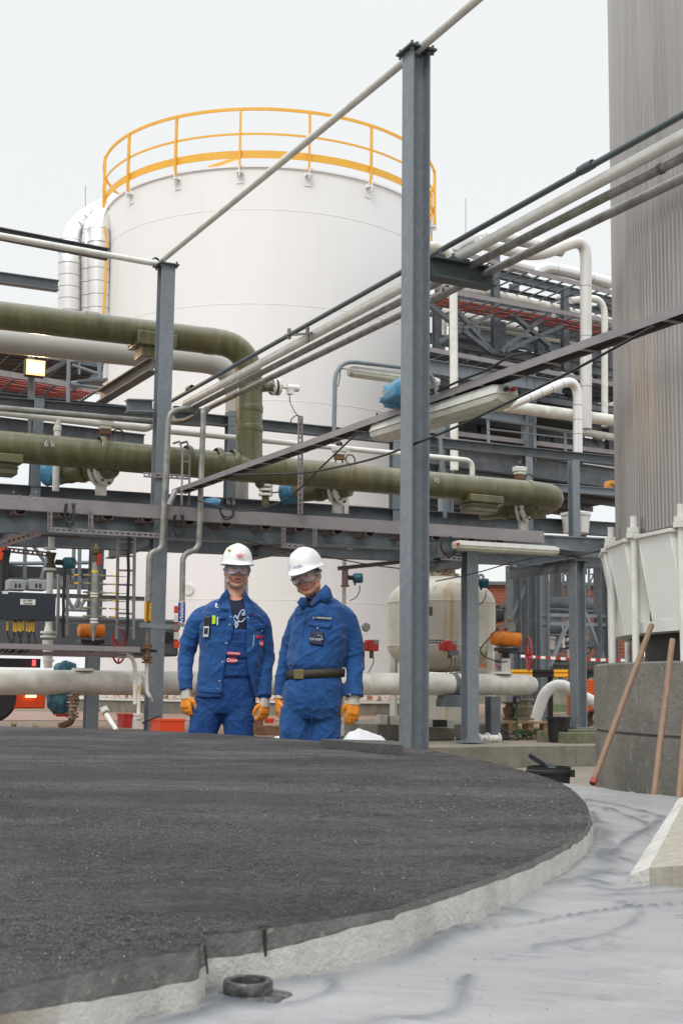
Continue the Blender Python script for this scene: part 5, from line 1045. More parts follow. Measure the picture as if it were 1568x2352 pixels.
# flanged pipe piece with yellow tape at base of column three
q = MB(); k = PA(.25, 1120, 1697); q.cyl(k - A * .14, k + A * .15, .05, 16); [q.lathe([(0, t_), (.075, t_), (.075, t_ + .02), (0, t_ + .02)], k, A, 18) for t_ in (-.16, -.02, .14)]; q.one('spool_piece', WHT, 'short white flanged pipe piece lying at the foot of the column before the vessel', 'pipe piece')
q = MB(); k = PA(.3, 1152, 1690); q.tube([k + A * (.10 * cos(a) * (1 - .04 * a)) + Z * (.07 * sin(a) + .0) + B * .02 * a for a in np.linspace(0, 9, 30)], .011, 6); q.one('cable_tangle', RUB, 'tangle of black cable beside the support post', 'cable')
# black bin
k = PZ(1283, 1706, BG + .006); bn = thing('rubbish_bin', 'tall black plastic bin standing on the paved apron behind the kerb', 'bin', k); s_ = 1 / pxm(k); h = 58 * s_
q = MB(); q.lathe([(0, 0), (22 * s_, 0), (27 * s_, h * .93), (26 * s_, h * .93), (24 * s_, .03), (0, .03)], k, Z, 32); q.part('tub', BLK, bn); q = MB(); q.lathe([(27 * s_, h * .93), (30 * s_, h * .93), (30 * s_, h), (26.4 * s_, h)], k, Z, 32); q.part('rim', BLK, bn)
# bent white pipe
q = MB(); q.tube([PY(1225, 1662, 19.5), PY(1252, 1588, 19.5), PY(1285, 1570, 19.5), PY(1330, 1596, 19.5), PY(1440, 1652, 19.5)], .085, 24, True, .22, 8); q.one('bent_pipe', mat('clean white plastic pipe', (.78, .76, .73), .35, 0, .02, 2), 'fat white plastic pipe bent over in an arc behind the plinth column', 'pipe')
q = MB(); k = PY(1362, 1650, 18); q.lathe([(.09, 0), (.115, 0), (.115, .3), (.09, .3), (.09, 0)], k, V((-.5, -1, 0)) * -1, 20); q.one('pipe_end', RUST, 'open rusty pipe end lying behind the pedestal', 'pipe end')
# yellow-black barrier, tape, orange mesh, brick building
br = thing('barrier_beam', 'yellow and black striped barrier beam in the distance right of the white main pipe', 'barrier', PY(1230, 1560, 23)); ym = mat('barrier yellow', (.80, .42, .02), .5)
xs = [1165, 1222, 1271, 1314, 1390]
for i in range(4):
    q = MB(); a_, b2 = PY(xs[i], 1547, 23), PY(xs[i + 1] - .3, 1547, 23); q.bar(a_, b2, .02, .13); q.bar(a_ + Z * .04 - Yv * .02, b2 + Z * .04 - Yv * .02, .03, .035); q.bar(a_ - Z * .04 - Yv * .02, b2 - Z * .04 - Yv * .02, .03, .035); q.part('stripe', [ym, BLK][i % 2], br, smooth=False)
for px in (1262, 1345): q = MB(); p_ = PY(px, 1550, 23.1); q.bar(V((p_.x, p_.y, BG)), p_, .09, .09); q.part('post', BLK, br)
tp_ = thing('warning_tape', 'red and white striped warning tape stretched across the background', 'warning tape', PY(1300, 1512, 24)); wm = mat('white tape', (.8, .78, .76), .5); pts = [(1195, 1507), (1310, 1512), (1420, 1516), (1440, 1518)]
for i in range(22):
    x0, x1 = 1195 + i * 11.5, 1195 + (i + 1) * 11.5; f = lambda x: 1507 + (x - 1195) * .042 + 2 * sin((x - 1195) / 230 * pi); q = MB(); q.bar(PY(x0, f(x0), 24), PY(x1 - .15, f(x1), 24), .004, .05); q.part('tape_stripe', [wm, RED][i % 2], tp_, smooth=False)
om = mat('orange mesh', (.75, .16, .03), .6); of = thing('mesh_fence', 'orange plastic mesh stacked behind a rusty frame, right of the bent pipe', 'mesh fence', PY(1345, 1640, 22)); q = MB(); random.seed(9)
for i in range(16): y = 1563 + i * 5; q.tube([PY(x, y + random.uniform(-1.2, 1.2), 22 + .05 * sin(x)) for x in range(1306, 1420, 9)], .012, 4)
for i in range(14): x = 1306 + i * 7.5; q.tube([PY(x, 1560, 22), PY(x, 1645, 22)], .008, 4)
q.part('mesh', om, of); q = MB(); q.box(PY(1345, 1602, 22.35), X * .32, Yv * .1, Z * .27); q.part('rolled_core', mat('dark orange roll', (.45, .09, .02), .7, 0, .3, 10), of); q = MB(); q.bar(PY(1308, 1532, 21.9), PY(1308, 1645, 21.9), .05, .05); q.bar(PY(1308, 1532, 21.9), PY(1420, 1535, 21.9), .04, .04); q.part('frame', RUST, of)
BRK, n, b = newmat('red brick', .9); tcn = n.nodes.new('ShaderNodeTexCoord'); mpn = n.nodes.new('ShaderNodeMapping'); n.links.new(tcn.outputs['Object'], mpn.inputs[0]); mpn.inputs['Rotation'].default_value = (pi / 2, 0, 0)
bt = n.nodes.new('ShaderNodeTexBrick'); n.links.new(mpn.outputs[0], bt.inputs[0]); bt.inputs['Color1'].default_value = (.30, .07, .03, 1); bt.inputs['Color2'].default_value = (.20, .045, .025, 1); bt.inputs['Mortar'].default_value = (.20, .15, .12, 1); bt.inputs['Scale'].default_value = 1; bt.inputs['Brick Width'].default_value = .5; bt.inputs['Row Height'].default_value = .16; bt.inputs['Mortar Size'].default_value = .018
n.links.new(bt.outputs[0], b.inputs['Base Color'])
bb = thing('brick_building', 'red brick building far behind the pipe rack on the right', 'building', PY(1300, 1560, 62)); q = MB()
a_, b2 = PY(1090, 1560, 60), PY(1480, 1560, 60); ht = zat(1380, 1347, 60); q.box(V(((a_.x + b2.x) / 2, 65, ht / 2)), X * (b2.x - a_.x) / 2, Yv * 5, Z * ht / 2); q.part('wall', BRK, bb); q = MB(); q.box(V(((a_.x + b2.x) / 2, 65, ht + .08)), X * ((b2.x - a_.x) / 2 + .15), Yv * 5.2, Z * .08); q.part('roof', GALVD, bb)
q = MB(); q.box(V(((a_.x + b2.x) / 2, 59.95, .95)), X * (b2.x - a_.x) / 2, Yv * .06, Z * .9); q.part('plinth', CONC, bb)
# white bucket on beam
k = PA(1.45, 1322, 1225); s_ = 1 / pxm(k); wb = thing('white_tub', 'white plastic tub with a rim standing on the rack deck at right', 'tub', k); h = 46 * s_
q = MB(); q.lathe([(0, 0), (29 * s_, 0), (33 * s_, h * .9), (31 * s_, h * .9), (0, h * .7)], k, Z, 32); q.part('body', mat('translucent white plastic', (.72, .71, .68), .4), wb); q = MB(); q.lathe([(33 * s_, h * .86), (35 * s_, h * .87), (35 * s_, h), (32 * s_, h)], k, Z, 32); q.part('rim', MATS['translucent white plastic'], wb)
q = MB(); k = PA(2.0, 1404, 1110); q.box(k, A * .07, B * .08, Z * .03); q.bar(k + A * .02, k + A * .3 - Z * .02, .06, .05); q.box(k - A * .06 - Z * .06, A * .05, B * .05, Z * .05); q.one('orange_clamp', mat('faded orange', (.70, .30, .06), .5), 'faded orange clamp beside the silo cladding', 'clamp', bevel=.01)
# white cloth (big bag) by the kerb
q = MB(); P_ = [(786, 1700), (800, 1683), (822, 1675), (850, 1682), (880, 1694), (905, 1715), (912, 1735)]; vs = []; fs = []; nd = 10
for j in range(nd):
    for i, (x, y) in enumerate([P_[int(t_)] if t_ == int(t_) else tuple(np.array(P_[int(t_)]) * (1 - t_ % 1) + np.array(P_[int(t_) + 1]) * (t_ % 1)) for t_ in np.linspace(0, 6, 25)]):
        p_ = PY(x, y, 10.6); tt_ = j / (nd - 1); w_ = sin(pi * tt_) ** .5; vs.append(V((p_.x, 10.1 + 1.1 * tt_, p_.z * (.25 + .75 * w_) + .02 * noise.noise(V((x * .06, tt_ * 5, 0))))))
for j in range(nd - 1):
    for i in range(24): a = j * 25 + i; fs.append((a, a + 1, a + 26, a + 25))
q.add(vs, fs); q.one('white_cloth', mat('white woven sack', (.66, .67, .68), .7, 0, .05, 5, bump=.5, bscale=9), 'crumpled white sack lying behind the slab between the second man and the nearest column', 'sack', angle=80)
q = MB(); k = PY(650, 1690, 10.8); q.ball(k - Z * .06, .12, 12, (1, .6, .5)); q.one('white_cloth', MATS['white woven sack'], 'small white sack end beside the second man\'s left leg', 'sack')
# black bucket and brush in front of slab edge, brooms
k = PZ(1262, 1800, .14); k = PY(1260, 1808, 7.6); s_ = 1 / pxm(k); k.z = 0; ztop = zat(1258, 1761, 7.6)
bu = thing('black_bucket', 'black plastic bucket half hidden by the right rim of the slab', 'bucket', k); R_b = 51 * s_
q = MB(); q.lathe([(0, ztop - .34), (R_b * .8, ztop - .34), (R_b * .96, ztop - .03), (R_b * .92, ztop - .03), (R_b * .78, ztop - .3), (0, ztop - .30)], k, Z, 40); q.part('pail', BLK, bu); q = MB(); q.lathe([(R_b * .95, ztop - .035), (R_b * 1.03, ztop - .035), (R_b * 1.03, ztop - .02), (R_b * .99, ztop - .015), (R_b * .99, ztop), (R_b * .93, ztop), (R_b * .93, ztop - .03)], k, Z, 40); q.part('rim', BLK, bu)
q = MB(); q.box(k + V((R_b * 1.0, -.03, ztop - .035)), X * .015, Yv * .02, Z * .02); q.part('handle_lug', BLK, bu)
q = MB(); q.lathe([(0, 0), (R_b * .8, 0)], k + Z * (ztop - .12), Z, 24); q.part('black_paste', MATS['glossy black bitumen'], bu)
q = MB(); q.bar(PY(1222, 1738, 7.75), PY(1262, 1763, 7.6), .022, .03); q.tube([PY(1222, 1738, 7.75), PY(1218, 1735, 7.77)], .016, 8); q.bar(PY(1258, 1760, 7.62), PY(1285, 1785, 7.5), .05, .03); q.one('brush', BLK, 'black tar brush resting in the black bucket', 'brush')
WOOD = mat('worn broom wood', (.21, .135, .08), .6, 0, .2, 3, (.20, .12, .08), .5, stretch=(9, 9, 1))
def pole(x0, y0, Y0, x1, y1, Y1, label, red=False):
    a_, b2 = PY(x0, y0, Y0), PY(x1, y1, Y1); t = thing('wooden_pole', label, 'wooden pole', a_, 'wooden poles leaning on the silo pedestal'); d = (b2 - a_)
    pts = [a_ + d * t_ + V((.003, 0, 0)) * noise.noise(V((t_ * 4, x0, 0))) for t_ in np.linspace(0, 1, 12)]; q = MB(); q.tube([pts[0] - d * .004] + pts + [b2 + d * .006], [.008] + [.0155] * 12 + [.008], 12); q.part('shaft', WOOD, t)
    if red: q = MB(); q.tube([a_ - d * .004, a_ + d * .022], [.0175, .019], 12); q.part('red_tip', mat('dull red tip', (.30, .05, .04), .6, 0, .2, 30), t)
pole(1361, 1799, 6.75, 1496, 1436, 7.35, 'wooden pole with a red lower tip, most slanted of the leaning poles', True)
pole(1500, 1838, 6.15, 1544, 1470, 6.65, 'plain wooden pole standing between the red tipped one and the frame edge')
pole(1558, 1850, 5.9, 1578, 1600, 6.5, 'wooden pole cut by the right frame edge')
# ================================================================ BACKGROUND STRUCTURES
def ladder_tray(v, dv, p0, p1, label, rail=.10, n=None, m=TRAY, step=.32, grp='ladder trays of the far rack'):
    a_, b2 = PA(v, *p0), PA(v, *p1); t = thing('ladder_tray', label, 'cable tray', a_, grp); cl_ = (lambda w: clipB(w, dv)) if p0[0] > 900 else (lambda w: dv)
    q = MB(); q.chan(a_, b2, .03, rail, .004, up=Z, flip=-1); q.part('front_rail', m, t, smooth=False)
    a9 = a_.copy()
    while cl_(a9) < dv: a9 = a9 + (b2 - a_).normalized() * .15
    q = MB(); q.chan(a9 + B * dv, b2 + B * dv, .03, rail, .004, up=Z, flip=1); q.part('rear_rail', GALVD, t, smooth=False); q = MB(); L_ = (b2 - a_).length; d = (b2 - a_).normalized(); k = int(L_ / step)
    for i in range(k + 1): w = a_ + d * (i * L_ / k); e_ = cl_(w); q.box(w + B * e_ / 2 - Z * rail * .35, d * .018, B * e_ / 2, Z * .012)
    q.part('rungs', GALVD, t, smooth=False); return t, a_, b2
v1_ = 9.5
def cablesin(t, a_, b2, dv, m, k0=0, k1=1, n_=7, r=.022):
    q = MB()
    for i in range(n_):
        o = B * dv * (k0 + (k1 - k0) * (i + .5) / n_); s0_ = 0
        while a_.x > .5 and w2p(a_.lerp(b2, s0_ / 14) + o)[0] < 976: s0_ += .25
        q.tube([(a_.lerp(b2, (s0_ + (14 - s0_) * s_ / 14) / 14)) + o + Z * (.0 + .02 * noise.noise(V((s_, i, dv)))) for s_ in range(15)], r, 6)
    q.part('cables', m, t)
RCAB = mat('red brown cables', (.28, .055, .04), .5, 0, .2, 3); DCAB = mat('dark cables', (.05, .045, .045), .6, 0, .2, 3)
t, a_, b2 = ladder_tray(v1_, 1.7, (1040, 576), (1480, 690), 'topmost empty ladder tray of the far rack at right')
t, a_, b2 = ladder_tray(v1_, 1.7, (1010, 665), (1480, 752), 'ladder tray full of red cables in the far rack at right'); cablesin(t, a_, b2, 1.7, RCAB, .25, .62, 6)
t, a_, b2 = ladder_tray(v1_, 1.7, (960, 797), (1480, 896), 'dark filled ladder tray of the far rack, third from the top'); cablesin(t, a_, b2, 1.7, DCAB, .1, .9, 10, .03)
t, a_, b2 = ladder_tray(v1_, 2.2, (960, 985), (1420, 1040), 'mauve cable tray below the white insulated pipe at right'); cablesin(t, a_, b2, 2.2, DCAB, 0, .8, 10, .05)
t, a_, b2 = ladder_tray(v1_ - .6, 1.0, (960, 1002), (1300, 1042), 'lower mauve cable tray with a handrail at right')
# handrail
hr = thing('handrail', 'thin galvanised handrail on the far walkway at right', 'handrail', PA(v1_ - .7, 1120, 1020)); q = MB(); q.tube([PA(v1_ - .7, 1118, 962), PA(v1_ - .7, 1320, 992)], .025, 8); q.tube([PA(v1_ - .7, 1118, 985), PA(v1_ - .7, 1320, 1008)], .02, 8); q.part('rails', GALV, hr)
for px in (1120, 1227, 1297): q = MB(); q.bar(PA(v1_ - .7, px, 962 + (px - 1118) * .15), PA(v1_ - .7, px + 2, 1030 + (px - 1118) * .14), .06, .02); q.part('post', GALV, hr)
# truss columns, girders, bracing
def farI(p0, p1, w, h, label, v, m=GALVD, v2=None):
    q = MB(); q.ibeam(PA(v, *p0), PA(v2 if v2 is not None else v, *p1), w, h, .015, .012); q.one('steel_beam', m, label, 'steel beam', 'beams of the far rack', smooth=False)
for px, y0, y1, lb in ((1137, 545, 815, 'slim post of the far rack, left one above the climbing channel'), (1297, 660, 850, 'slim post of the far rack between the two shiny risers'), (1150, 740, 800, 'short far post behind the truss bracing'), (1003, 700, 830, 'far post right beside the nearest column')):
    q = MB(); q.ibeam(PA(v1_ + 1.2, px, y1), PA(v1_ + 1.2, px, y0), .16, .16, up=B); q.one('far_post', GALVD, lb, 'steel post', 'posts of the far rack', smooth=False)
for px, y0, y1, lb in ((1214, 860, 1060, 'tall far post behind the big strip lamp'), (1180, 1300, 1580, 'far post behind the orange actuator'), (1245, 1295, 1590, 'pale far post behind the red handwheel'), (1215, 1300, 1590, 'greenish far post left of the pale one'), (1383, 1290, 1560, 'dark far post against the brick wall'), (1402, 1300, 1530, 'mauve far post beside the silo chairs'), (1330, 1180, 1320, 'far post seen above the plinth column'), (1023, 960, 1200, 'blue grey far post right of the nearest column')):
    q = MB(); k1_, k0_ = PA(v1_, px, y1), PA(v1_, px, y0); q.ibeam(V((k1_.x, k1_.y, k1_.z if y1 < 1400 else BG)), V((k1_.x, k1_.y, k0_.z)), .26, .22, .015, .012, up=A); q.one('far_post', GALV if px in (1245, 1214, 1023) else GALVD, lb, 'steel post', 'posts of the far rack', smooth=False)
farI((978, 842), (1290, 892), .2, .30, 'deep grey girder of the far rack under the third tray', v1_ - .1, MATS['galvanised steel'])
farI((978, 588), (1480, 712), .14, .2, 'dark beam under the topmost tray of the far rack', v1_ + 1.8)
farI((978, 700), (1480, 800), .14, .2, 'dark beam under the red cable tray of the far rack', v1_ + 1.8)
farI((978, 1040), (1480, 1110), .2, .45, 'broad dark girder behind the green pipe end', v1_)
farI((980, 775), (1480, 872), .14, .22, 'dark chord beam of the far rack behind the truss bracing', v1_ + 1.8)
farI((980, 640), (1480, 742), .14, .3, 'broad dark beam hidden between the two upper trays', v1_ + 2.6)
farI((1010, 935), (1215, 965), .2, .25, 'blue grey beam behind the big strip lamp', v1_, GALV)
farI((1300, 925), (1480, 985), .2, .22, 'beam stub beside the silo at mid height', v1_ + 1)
for i, (a0_, b0_, lb) in enumerate([((985, 700), (1128, 810), 'far diagonal brace beside the nearest column'), ((1050, 715), (1130, 810), 'far diagonal brace meeting the slim post foot'), ((1150, 808), (1240, 735), 'far diagonal brace rising right from the slim post'), ((1175, 722), (1262, 795), 'far diagonal brace crossing in the middle bay'), ((1005, 785), (1130, 722), 'far diagonal brace rising to the slim post'), ((1160, 806), (1290, 748), 'long far diagonal brace in the second bay')]):
    q = MB(); q.bar(PA(v1_ + .6, *a0_), PA(v1_ + .6, *b0_), .12, .09); q.one('brace', GALVD, lb, 'brace', 'braces of the far rack', smooth=False)
# dark grating decks with soffits (in shade)
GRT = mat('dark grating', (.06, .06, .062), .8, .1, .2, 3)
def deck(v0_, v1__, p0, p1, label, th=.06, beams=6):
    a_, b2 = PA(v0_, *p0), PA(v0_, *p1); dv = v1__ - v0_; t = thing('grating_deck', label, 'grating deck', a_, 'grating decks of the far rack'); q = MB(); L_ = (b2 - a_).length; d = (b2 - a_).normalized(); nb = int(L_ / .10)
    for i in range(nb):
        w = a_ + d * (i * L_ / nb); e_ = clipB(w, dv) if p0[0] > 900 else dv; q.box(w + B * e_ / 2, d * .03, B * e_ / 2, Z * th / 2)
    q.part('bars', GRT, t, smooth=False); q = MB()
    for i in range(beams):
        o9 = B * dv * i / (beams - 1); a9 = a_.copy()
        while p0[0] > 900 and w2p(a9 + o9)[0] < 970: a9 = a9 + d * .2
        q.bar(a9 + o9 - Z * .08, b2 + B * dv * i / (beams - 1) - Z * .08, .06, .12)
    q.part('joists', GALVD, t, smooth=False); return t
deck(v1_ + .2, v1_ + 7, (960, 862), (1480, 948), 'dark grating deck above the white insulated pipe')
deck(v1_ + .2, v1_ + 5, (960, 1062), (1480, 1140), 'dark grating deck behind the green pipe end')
deck(2.1, 4.6, (-60, 1205), (1400, 1285), 'grating deck just behind the main girder over the men', beams=4) if 0 else None
# far pipes
def farpipe(v, pts, r, m, label, rad=.5, seams=0, name='far_pipe'):
    P = [PA(v, *p) for p in pts]; t = thing(name, label, 'pipe', P[0]); q = MB(); q.tube(P, r, 18, True, rad, 8); q.part('pipe_run', m, t)
    if seams:
        for a_, b2 in zip(P[:-1], P[1:]):
            L_ = (b2 - a_).length; k = int(L_ / seams)
            for i in range(1, k + 1):
                if i * seams > rad * .8 and L_ - i * seams > rad * .8: q = MB(); q.lathe([(r, -.006), (r + .006, 0), (r, .006)], a_.lerp(b2, i * seams / L_), b2 - a_, 18); q.part('seam_ring', GALVD, t)
    return t
farpipe(8.2, [(1095, 556), (1230, 590), (1345, 545), (1345, 985)], .125, mat('cream duct cladding', (.62, .61, .57), .4, .35, .06, 3), 'tall cream clad riser bending left at its top, beside the silo', .5, 1.1, 'clad_riser')
farpipe(9.0, [(1310, 690), (1388, 680), (1388, 980)], .075, WHT, 'slimmer white riser just right of the tall cream one', .5)
farpipe(7.6, [(1160, 934), (1326, 866), (1326, 1040)], .10, DUCT, 'short shiny riser bending out above the rack, left of the cream riser', .45, .3)
farpipe(8.6, [(1120, 928), (1480, 975)], .13, CRM, 'horizontal cream insulated pipe behind the big strip lamp')
farpipe(8.9, [(1041, 670), (1043, 1080)], .085, WHT, 'plain white riser directly right of the nearest column')
farpipe(12, [(1000, 600), (1070, 545), (1150, 540), (1290, 575)], .16, DUCT, 'shiny duct curving above the top tray of the far rack', .6, .5)
farpipe(13, [(1130, 630), (1165, 605), (1220, 618)], .17, DUCT, 'shiny elbow peeping above the topmost tray', .5, .4)
farpipe(13, [(1210, 640), (1245, 612), (1300, 622), (1400, 650)], .16, DUCT, 'shiny duct with ribs above the right part of the top tray', .4, .4)
farpipe(3.5, [(960, 566), (1010, 567), (1035, 590)], .085, CRM, 'short cream pipe end beside the nearest column under the sky', .2)
farpipe(11, [(985, 650), (1200, 690), (1480, 760)], .12, CRM, 'cream pipe lying behind the red cable tray', .3)
farpipe(11, [(985, 710), (1230, 760)], .10, CRM, 'cream pipe lying behind the truss of the far rack', .3)
farpipe(11.5, [(1130, 1412), (1215, 1400)], .20, mat('dark green far pipe', (.05, .06, .04), .6, 0, .2, 3), 'dark green pipe behind the far posts at right')
farpipe(11.5, [(1230, 1385), (1480, 1398)], .17, GALVD, 'upper dark pipe in front of the brick wall')
farpipe(11.5, [(1230, 1442), (1480, 1456)], .20, GALVD, 'lower dark pipe in front of the brick wall')
farpipe(10.5, [(1255, 1535), (1480, 1530)], .22, mat('brown grey big pipe', (.09, .08, .07), .7, 0, .2, 3), 'fat dark pipe lying low behind the warning tape')
for i, (a0_, b0_, lb, nm) in enumerate([((1262, 1530), (1316, 1400), 'far diagonal brace rising to the plinth column', 0), ((1340, 1400), (1390, 1525), 'far diagonal brace falling right of the plinth column', 0), ((1166, 1430), (1206, 1350), 'far diagonal brace behind the orange actuator', 0)]):
    q = MB(); q.bar(PA(v1_, *a0_), PA(v1_, *b0_), .07, .07); q.one('brace', GALV, lb, 'brace', 'braces of the far rack', smooth=False)
for i, (y, lb) in enumerate(((1412, 'upper far rail between the posts'), (1432, 'lower far rail between the posts'))):
    q = MB(); q.bar(PA(v1_, 1240, y), PA(v1_, 1400, y + 4), .06, .07); q.one('far_rail', GALV, lb, 'rail', 'far rails', smooth=False)
# process clutter between posts
random.seed(21)
cl = thing('pump_skid', 'dim pump skid of small tanks, flanges and pipes between the far posts', 'pump skid', PA(v1_ + .5, 1290, 1560))
for i in range(26):
    px = random.choice([random.uniform(1130, 1205), random.uniform(1232, 1312), random.uniform(1345, 1380)]); y0 = random.uniform(1400, 1500); y1 = y0 + random.uniform(20, 90); q = MB(); k = PA(v1_ + random.uniform(.2, 1.5), px, y1); h = random.uniform(.15, .7); r = random.uniform(.04, .16)
    q.lathe([(0, 0), (r, 0), (r, .04), (r * .7, .06), (r * .7, h * .8), (r, h * .84), (r, h * .9), (r * .3, h), (0, h)], k, Z, 12); q.part(['small_tank', 'flange_post', 'motor'][i % 3], [GALVD, CAST, CRM, GALV][i % 4], cl)
for i in range(8):
    y = random.uniform(1390, 1530); q = MB(); q.tube([PA(v1_ + .8, random.uniform(1120, 1180), y), PA(v1_ + .8, random.uniform(1300, 1400), y + random.uniform(-15, 15))], random.uniform(.02, .05), 8); q.part('thin_pipe', GALVD, cl)
sb = thing('scaffold_tower', 'thin lattice scaffold in front of the sky and brick wall at right', 'scaffold', PY(1330, 1580, 50)); q = MB()
for px in (1293, 1303, 1352, 1372): q.cyl(PY(px, 1500, 50), PY(px, 1290, 50), .05, 6)
for y in range(1300, 1500, 18): q.cyl(PY(1293, y, 50), PY(1303, y, 50), .03, 6)
for x0, y0, x1, y1 in ((1288, 1300, 1315, 1345), (1340, 1370, 1372, 1300), (1345, 1300, 1380, 1298), (1352, 1320, 1380, 1316)): q.cyl(PY(x0, y0, 50), PY(x1, y1, 50), .035, 6)
q.part('tubes', GALVD, sb); q = MB(); q.bar(PY(1275, 1290, 49), PY(1275, 1500, 49), 1.0, .3, X); q.part('dark_panel', GRT, sb)
for px, lb in ((1258, 'thin far upright pipe left of the dark panel'), (1240, 'thin far upright pipe at the pale post')):
    pass
# faint lightning rods
for px, y0, y1, lb in ((196, 425, 505, 'hair thin lightning rod above the shiny ducts at left'), (1069, 455, 560, 'hair thin lightning rod above the far rack')):
    q = MB(); q.cyl(PY(px, y1, 45), PY(px, y0, 45), .012, 6); q.one('lightning_rod', GALV, lb, 'lightning rod')
# ---- left background
for px, lean, r, lb, topx, m in ((160, 0, .30, 'leftmost shiny duct curving over behind the tank', 0, DUCT), (198, 0, .16, 'middle slim shiny duct behind the tank', 0, mat('duller duct cladding', (.60, .585, .56), .35, .6, .05, 2)), (228, 0, .30, 'rightmost shiny duct pressed against the tank side', 0, DUCT)):
    Yd = 34; t = thing('silver_duct', lb, 'duct', PY(px, 800, Yd), 'shiny ducts left of the tank'); q = MB()
    pts = {160: [(160, 900), (160, 580), (166, 535), (200, 500), (262, 470)], 198: [(200, 900), (200, 560), (206, 505), (262, 470)], 228: [(226, 900), (226, 540), (232, 495), (270, 465)]}[px]
    q.tube([PY(x, y, Yd + (0 if i < 2 else i * .3)) for i, (x, y) in enumerate(pts)], r, 24, True, .7, 8); q.part('sheath', m, t)
    for y in range(500, 760, 30 if px != 160 else 27):
        if y > pts[2][1] + 12: q = MB(); q.lathe([(r + .001, -.008), (r + .008, 0), (r + .001, .008)], PY(pts[0][0], y, Yd), Z, 24); q.part('seam_ring', GALVD, t)
    for k in range(5):
        a3, b3 = PY(*pts[2], Yd + .6), PY(*pts[-1], Yd + 1.2); q = MB(); q.lathe([(r + .001, -.008), (r + .01, 0), (r + .001, .008)], a3.lerp(b3, .15 + k * .18), (b3 - a3), 24); q.part('seam_ring', GALVD, t)
q = MB(); q.tube([PY(240, 520, 33), PY(246, 560, 33), PY(238, 720, 33)], .035, 8); q.one('tank_ladder', YEL, 'thin yellow ladder rail running down the left side of the tank', 'ladder rail')
vl = 9.0
t, a_, b2 = ladder_tray(vl, 1.6, (-60, 790), (236, 838), 'empty ladder tray behind the flood lamp', m=GALVD); cablesin(t, a_, b2, 1.6, DCAB, .05, .9, 12, .05)
t, a_, b2 = ladder_tray(vl - .6, 1.5, (-60, 846), (222, 893), 'ladder tray with red cables under the flood lamp', m=TRAY); cablesin(t, a_, b2, 1.5, RCAB, .2, .8, 6, .022)
for y0, y1, w, v, lb in ((822, 862, .45, vl + 2, 'broad dark beam behind the flood lamp'), (910, 950, .2, vl, 'far beam just above the dark rack beam at left'), (975, 1020, .35, vl + 1, 'far beam behind the white header at left')):
    farI((-60, y0), (236 if y0 < 900 else 330, y1), .2, w, lb, v)
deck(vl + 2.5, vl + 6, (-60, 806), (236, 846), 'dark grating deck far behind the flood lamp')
for px, y0, y1, lb in ((72, 795, 925, 'post carrying the flood lamp'), (172, 825, 910, 'dark far post right of the flood lamp')):
    q = MB(); q.bar(PA(3.2 if px == 72 else vl + 1.5, px, y1 + (80 if px == 72 else 0)), PA(3.2 if px == 72 else vl + 1.5, px, y0), .075 if px == 72 else .3, .075); q.one('lamp_post' if px == 72 else 'far_post', GALVD, lb, 'post', smooth=False)
sf = thing('scaffold', 'galvanised tube scaffold beside the tank behind the flood lamp', 'scaffold', PA(5, 158, 940)); q = MB()
for x0, y0, x1, y1, r in ((158, 812, 156, 945, .03), (228, 830, 228, 870, .03), (158, 830, 236, 822, .03), (165, 838, 236, 862, .025), (162, 880, 236, 870, .03), (162, 882, 236, 892, .03), (182, 812, 182, 860, .02)): q.cyl(PA(5, x0, y0), PA(5, x1, y1), r, 8)
q.part('tubes', GALV, sf); q = MB(); q.bar(PA(5.2, 168, 882), PA(5.2, 236, 878), .5, .04); q.bar(PA(5.2, 100, 858), PA(5.2, 150, 830), .3, .05); q.part('planks', GALVD, sf)
# flood lamp
fl_ = thing('flood_lamp', 'lit rectangular flood lamp glowing warm white at the left', 'flood lamp', PA(3.0, 82, 862)); c = PA(3.0, 82, 844); q = MB(); q.box(c + B * .06, A * .135, B * .05, Z * .118); q.part('housing', mat('lamp housing black', (.05, .045, .04), .5), fl_, bevel=.02)
LM = mat('lit lamp glass', (1, .9, .75), .4, 0, 0, 3, emit=(1, .84, .58, 3)); q = MB(); q.box(c + B * .004, A * .122, B * .004, Z * .100); q.part('halo_rim', mat('orange halo glow', (1, .7, .4), .4, emit=(1, .46, .16, 1.5)), fl_); q = MB(); q.box(c - B * .002, A * .092, B * .004, Z * .068); q.part('glass', LM, fl_)  # emissive orange frame round the glass stands in for the lamp's halo
ll = bpy.data.lights.new('lamp_light', 'AREA'); ll.shape = 'RECTANGLE'; ll.size = .22; ll.size_y = .18; ll.energy = 22; ll.color = (1, .62, .30); lo_ = bpy.data.objects.new('lamp_light', ll); sc.collection.objects.link(lo_); lo_.location = c - B * .02; lo_.rotation_euler = (-B).to_track_quat('-Z', 'Y').to_euler()
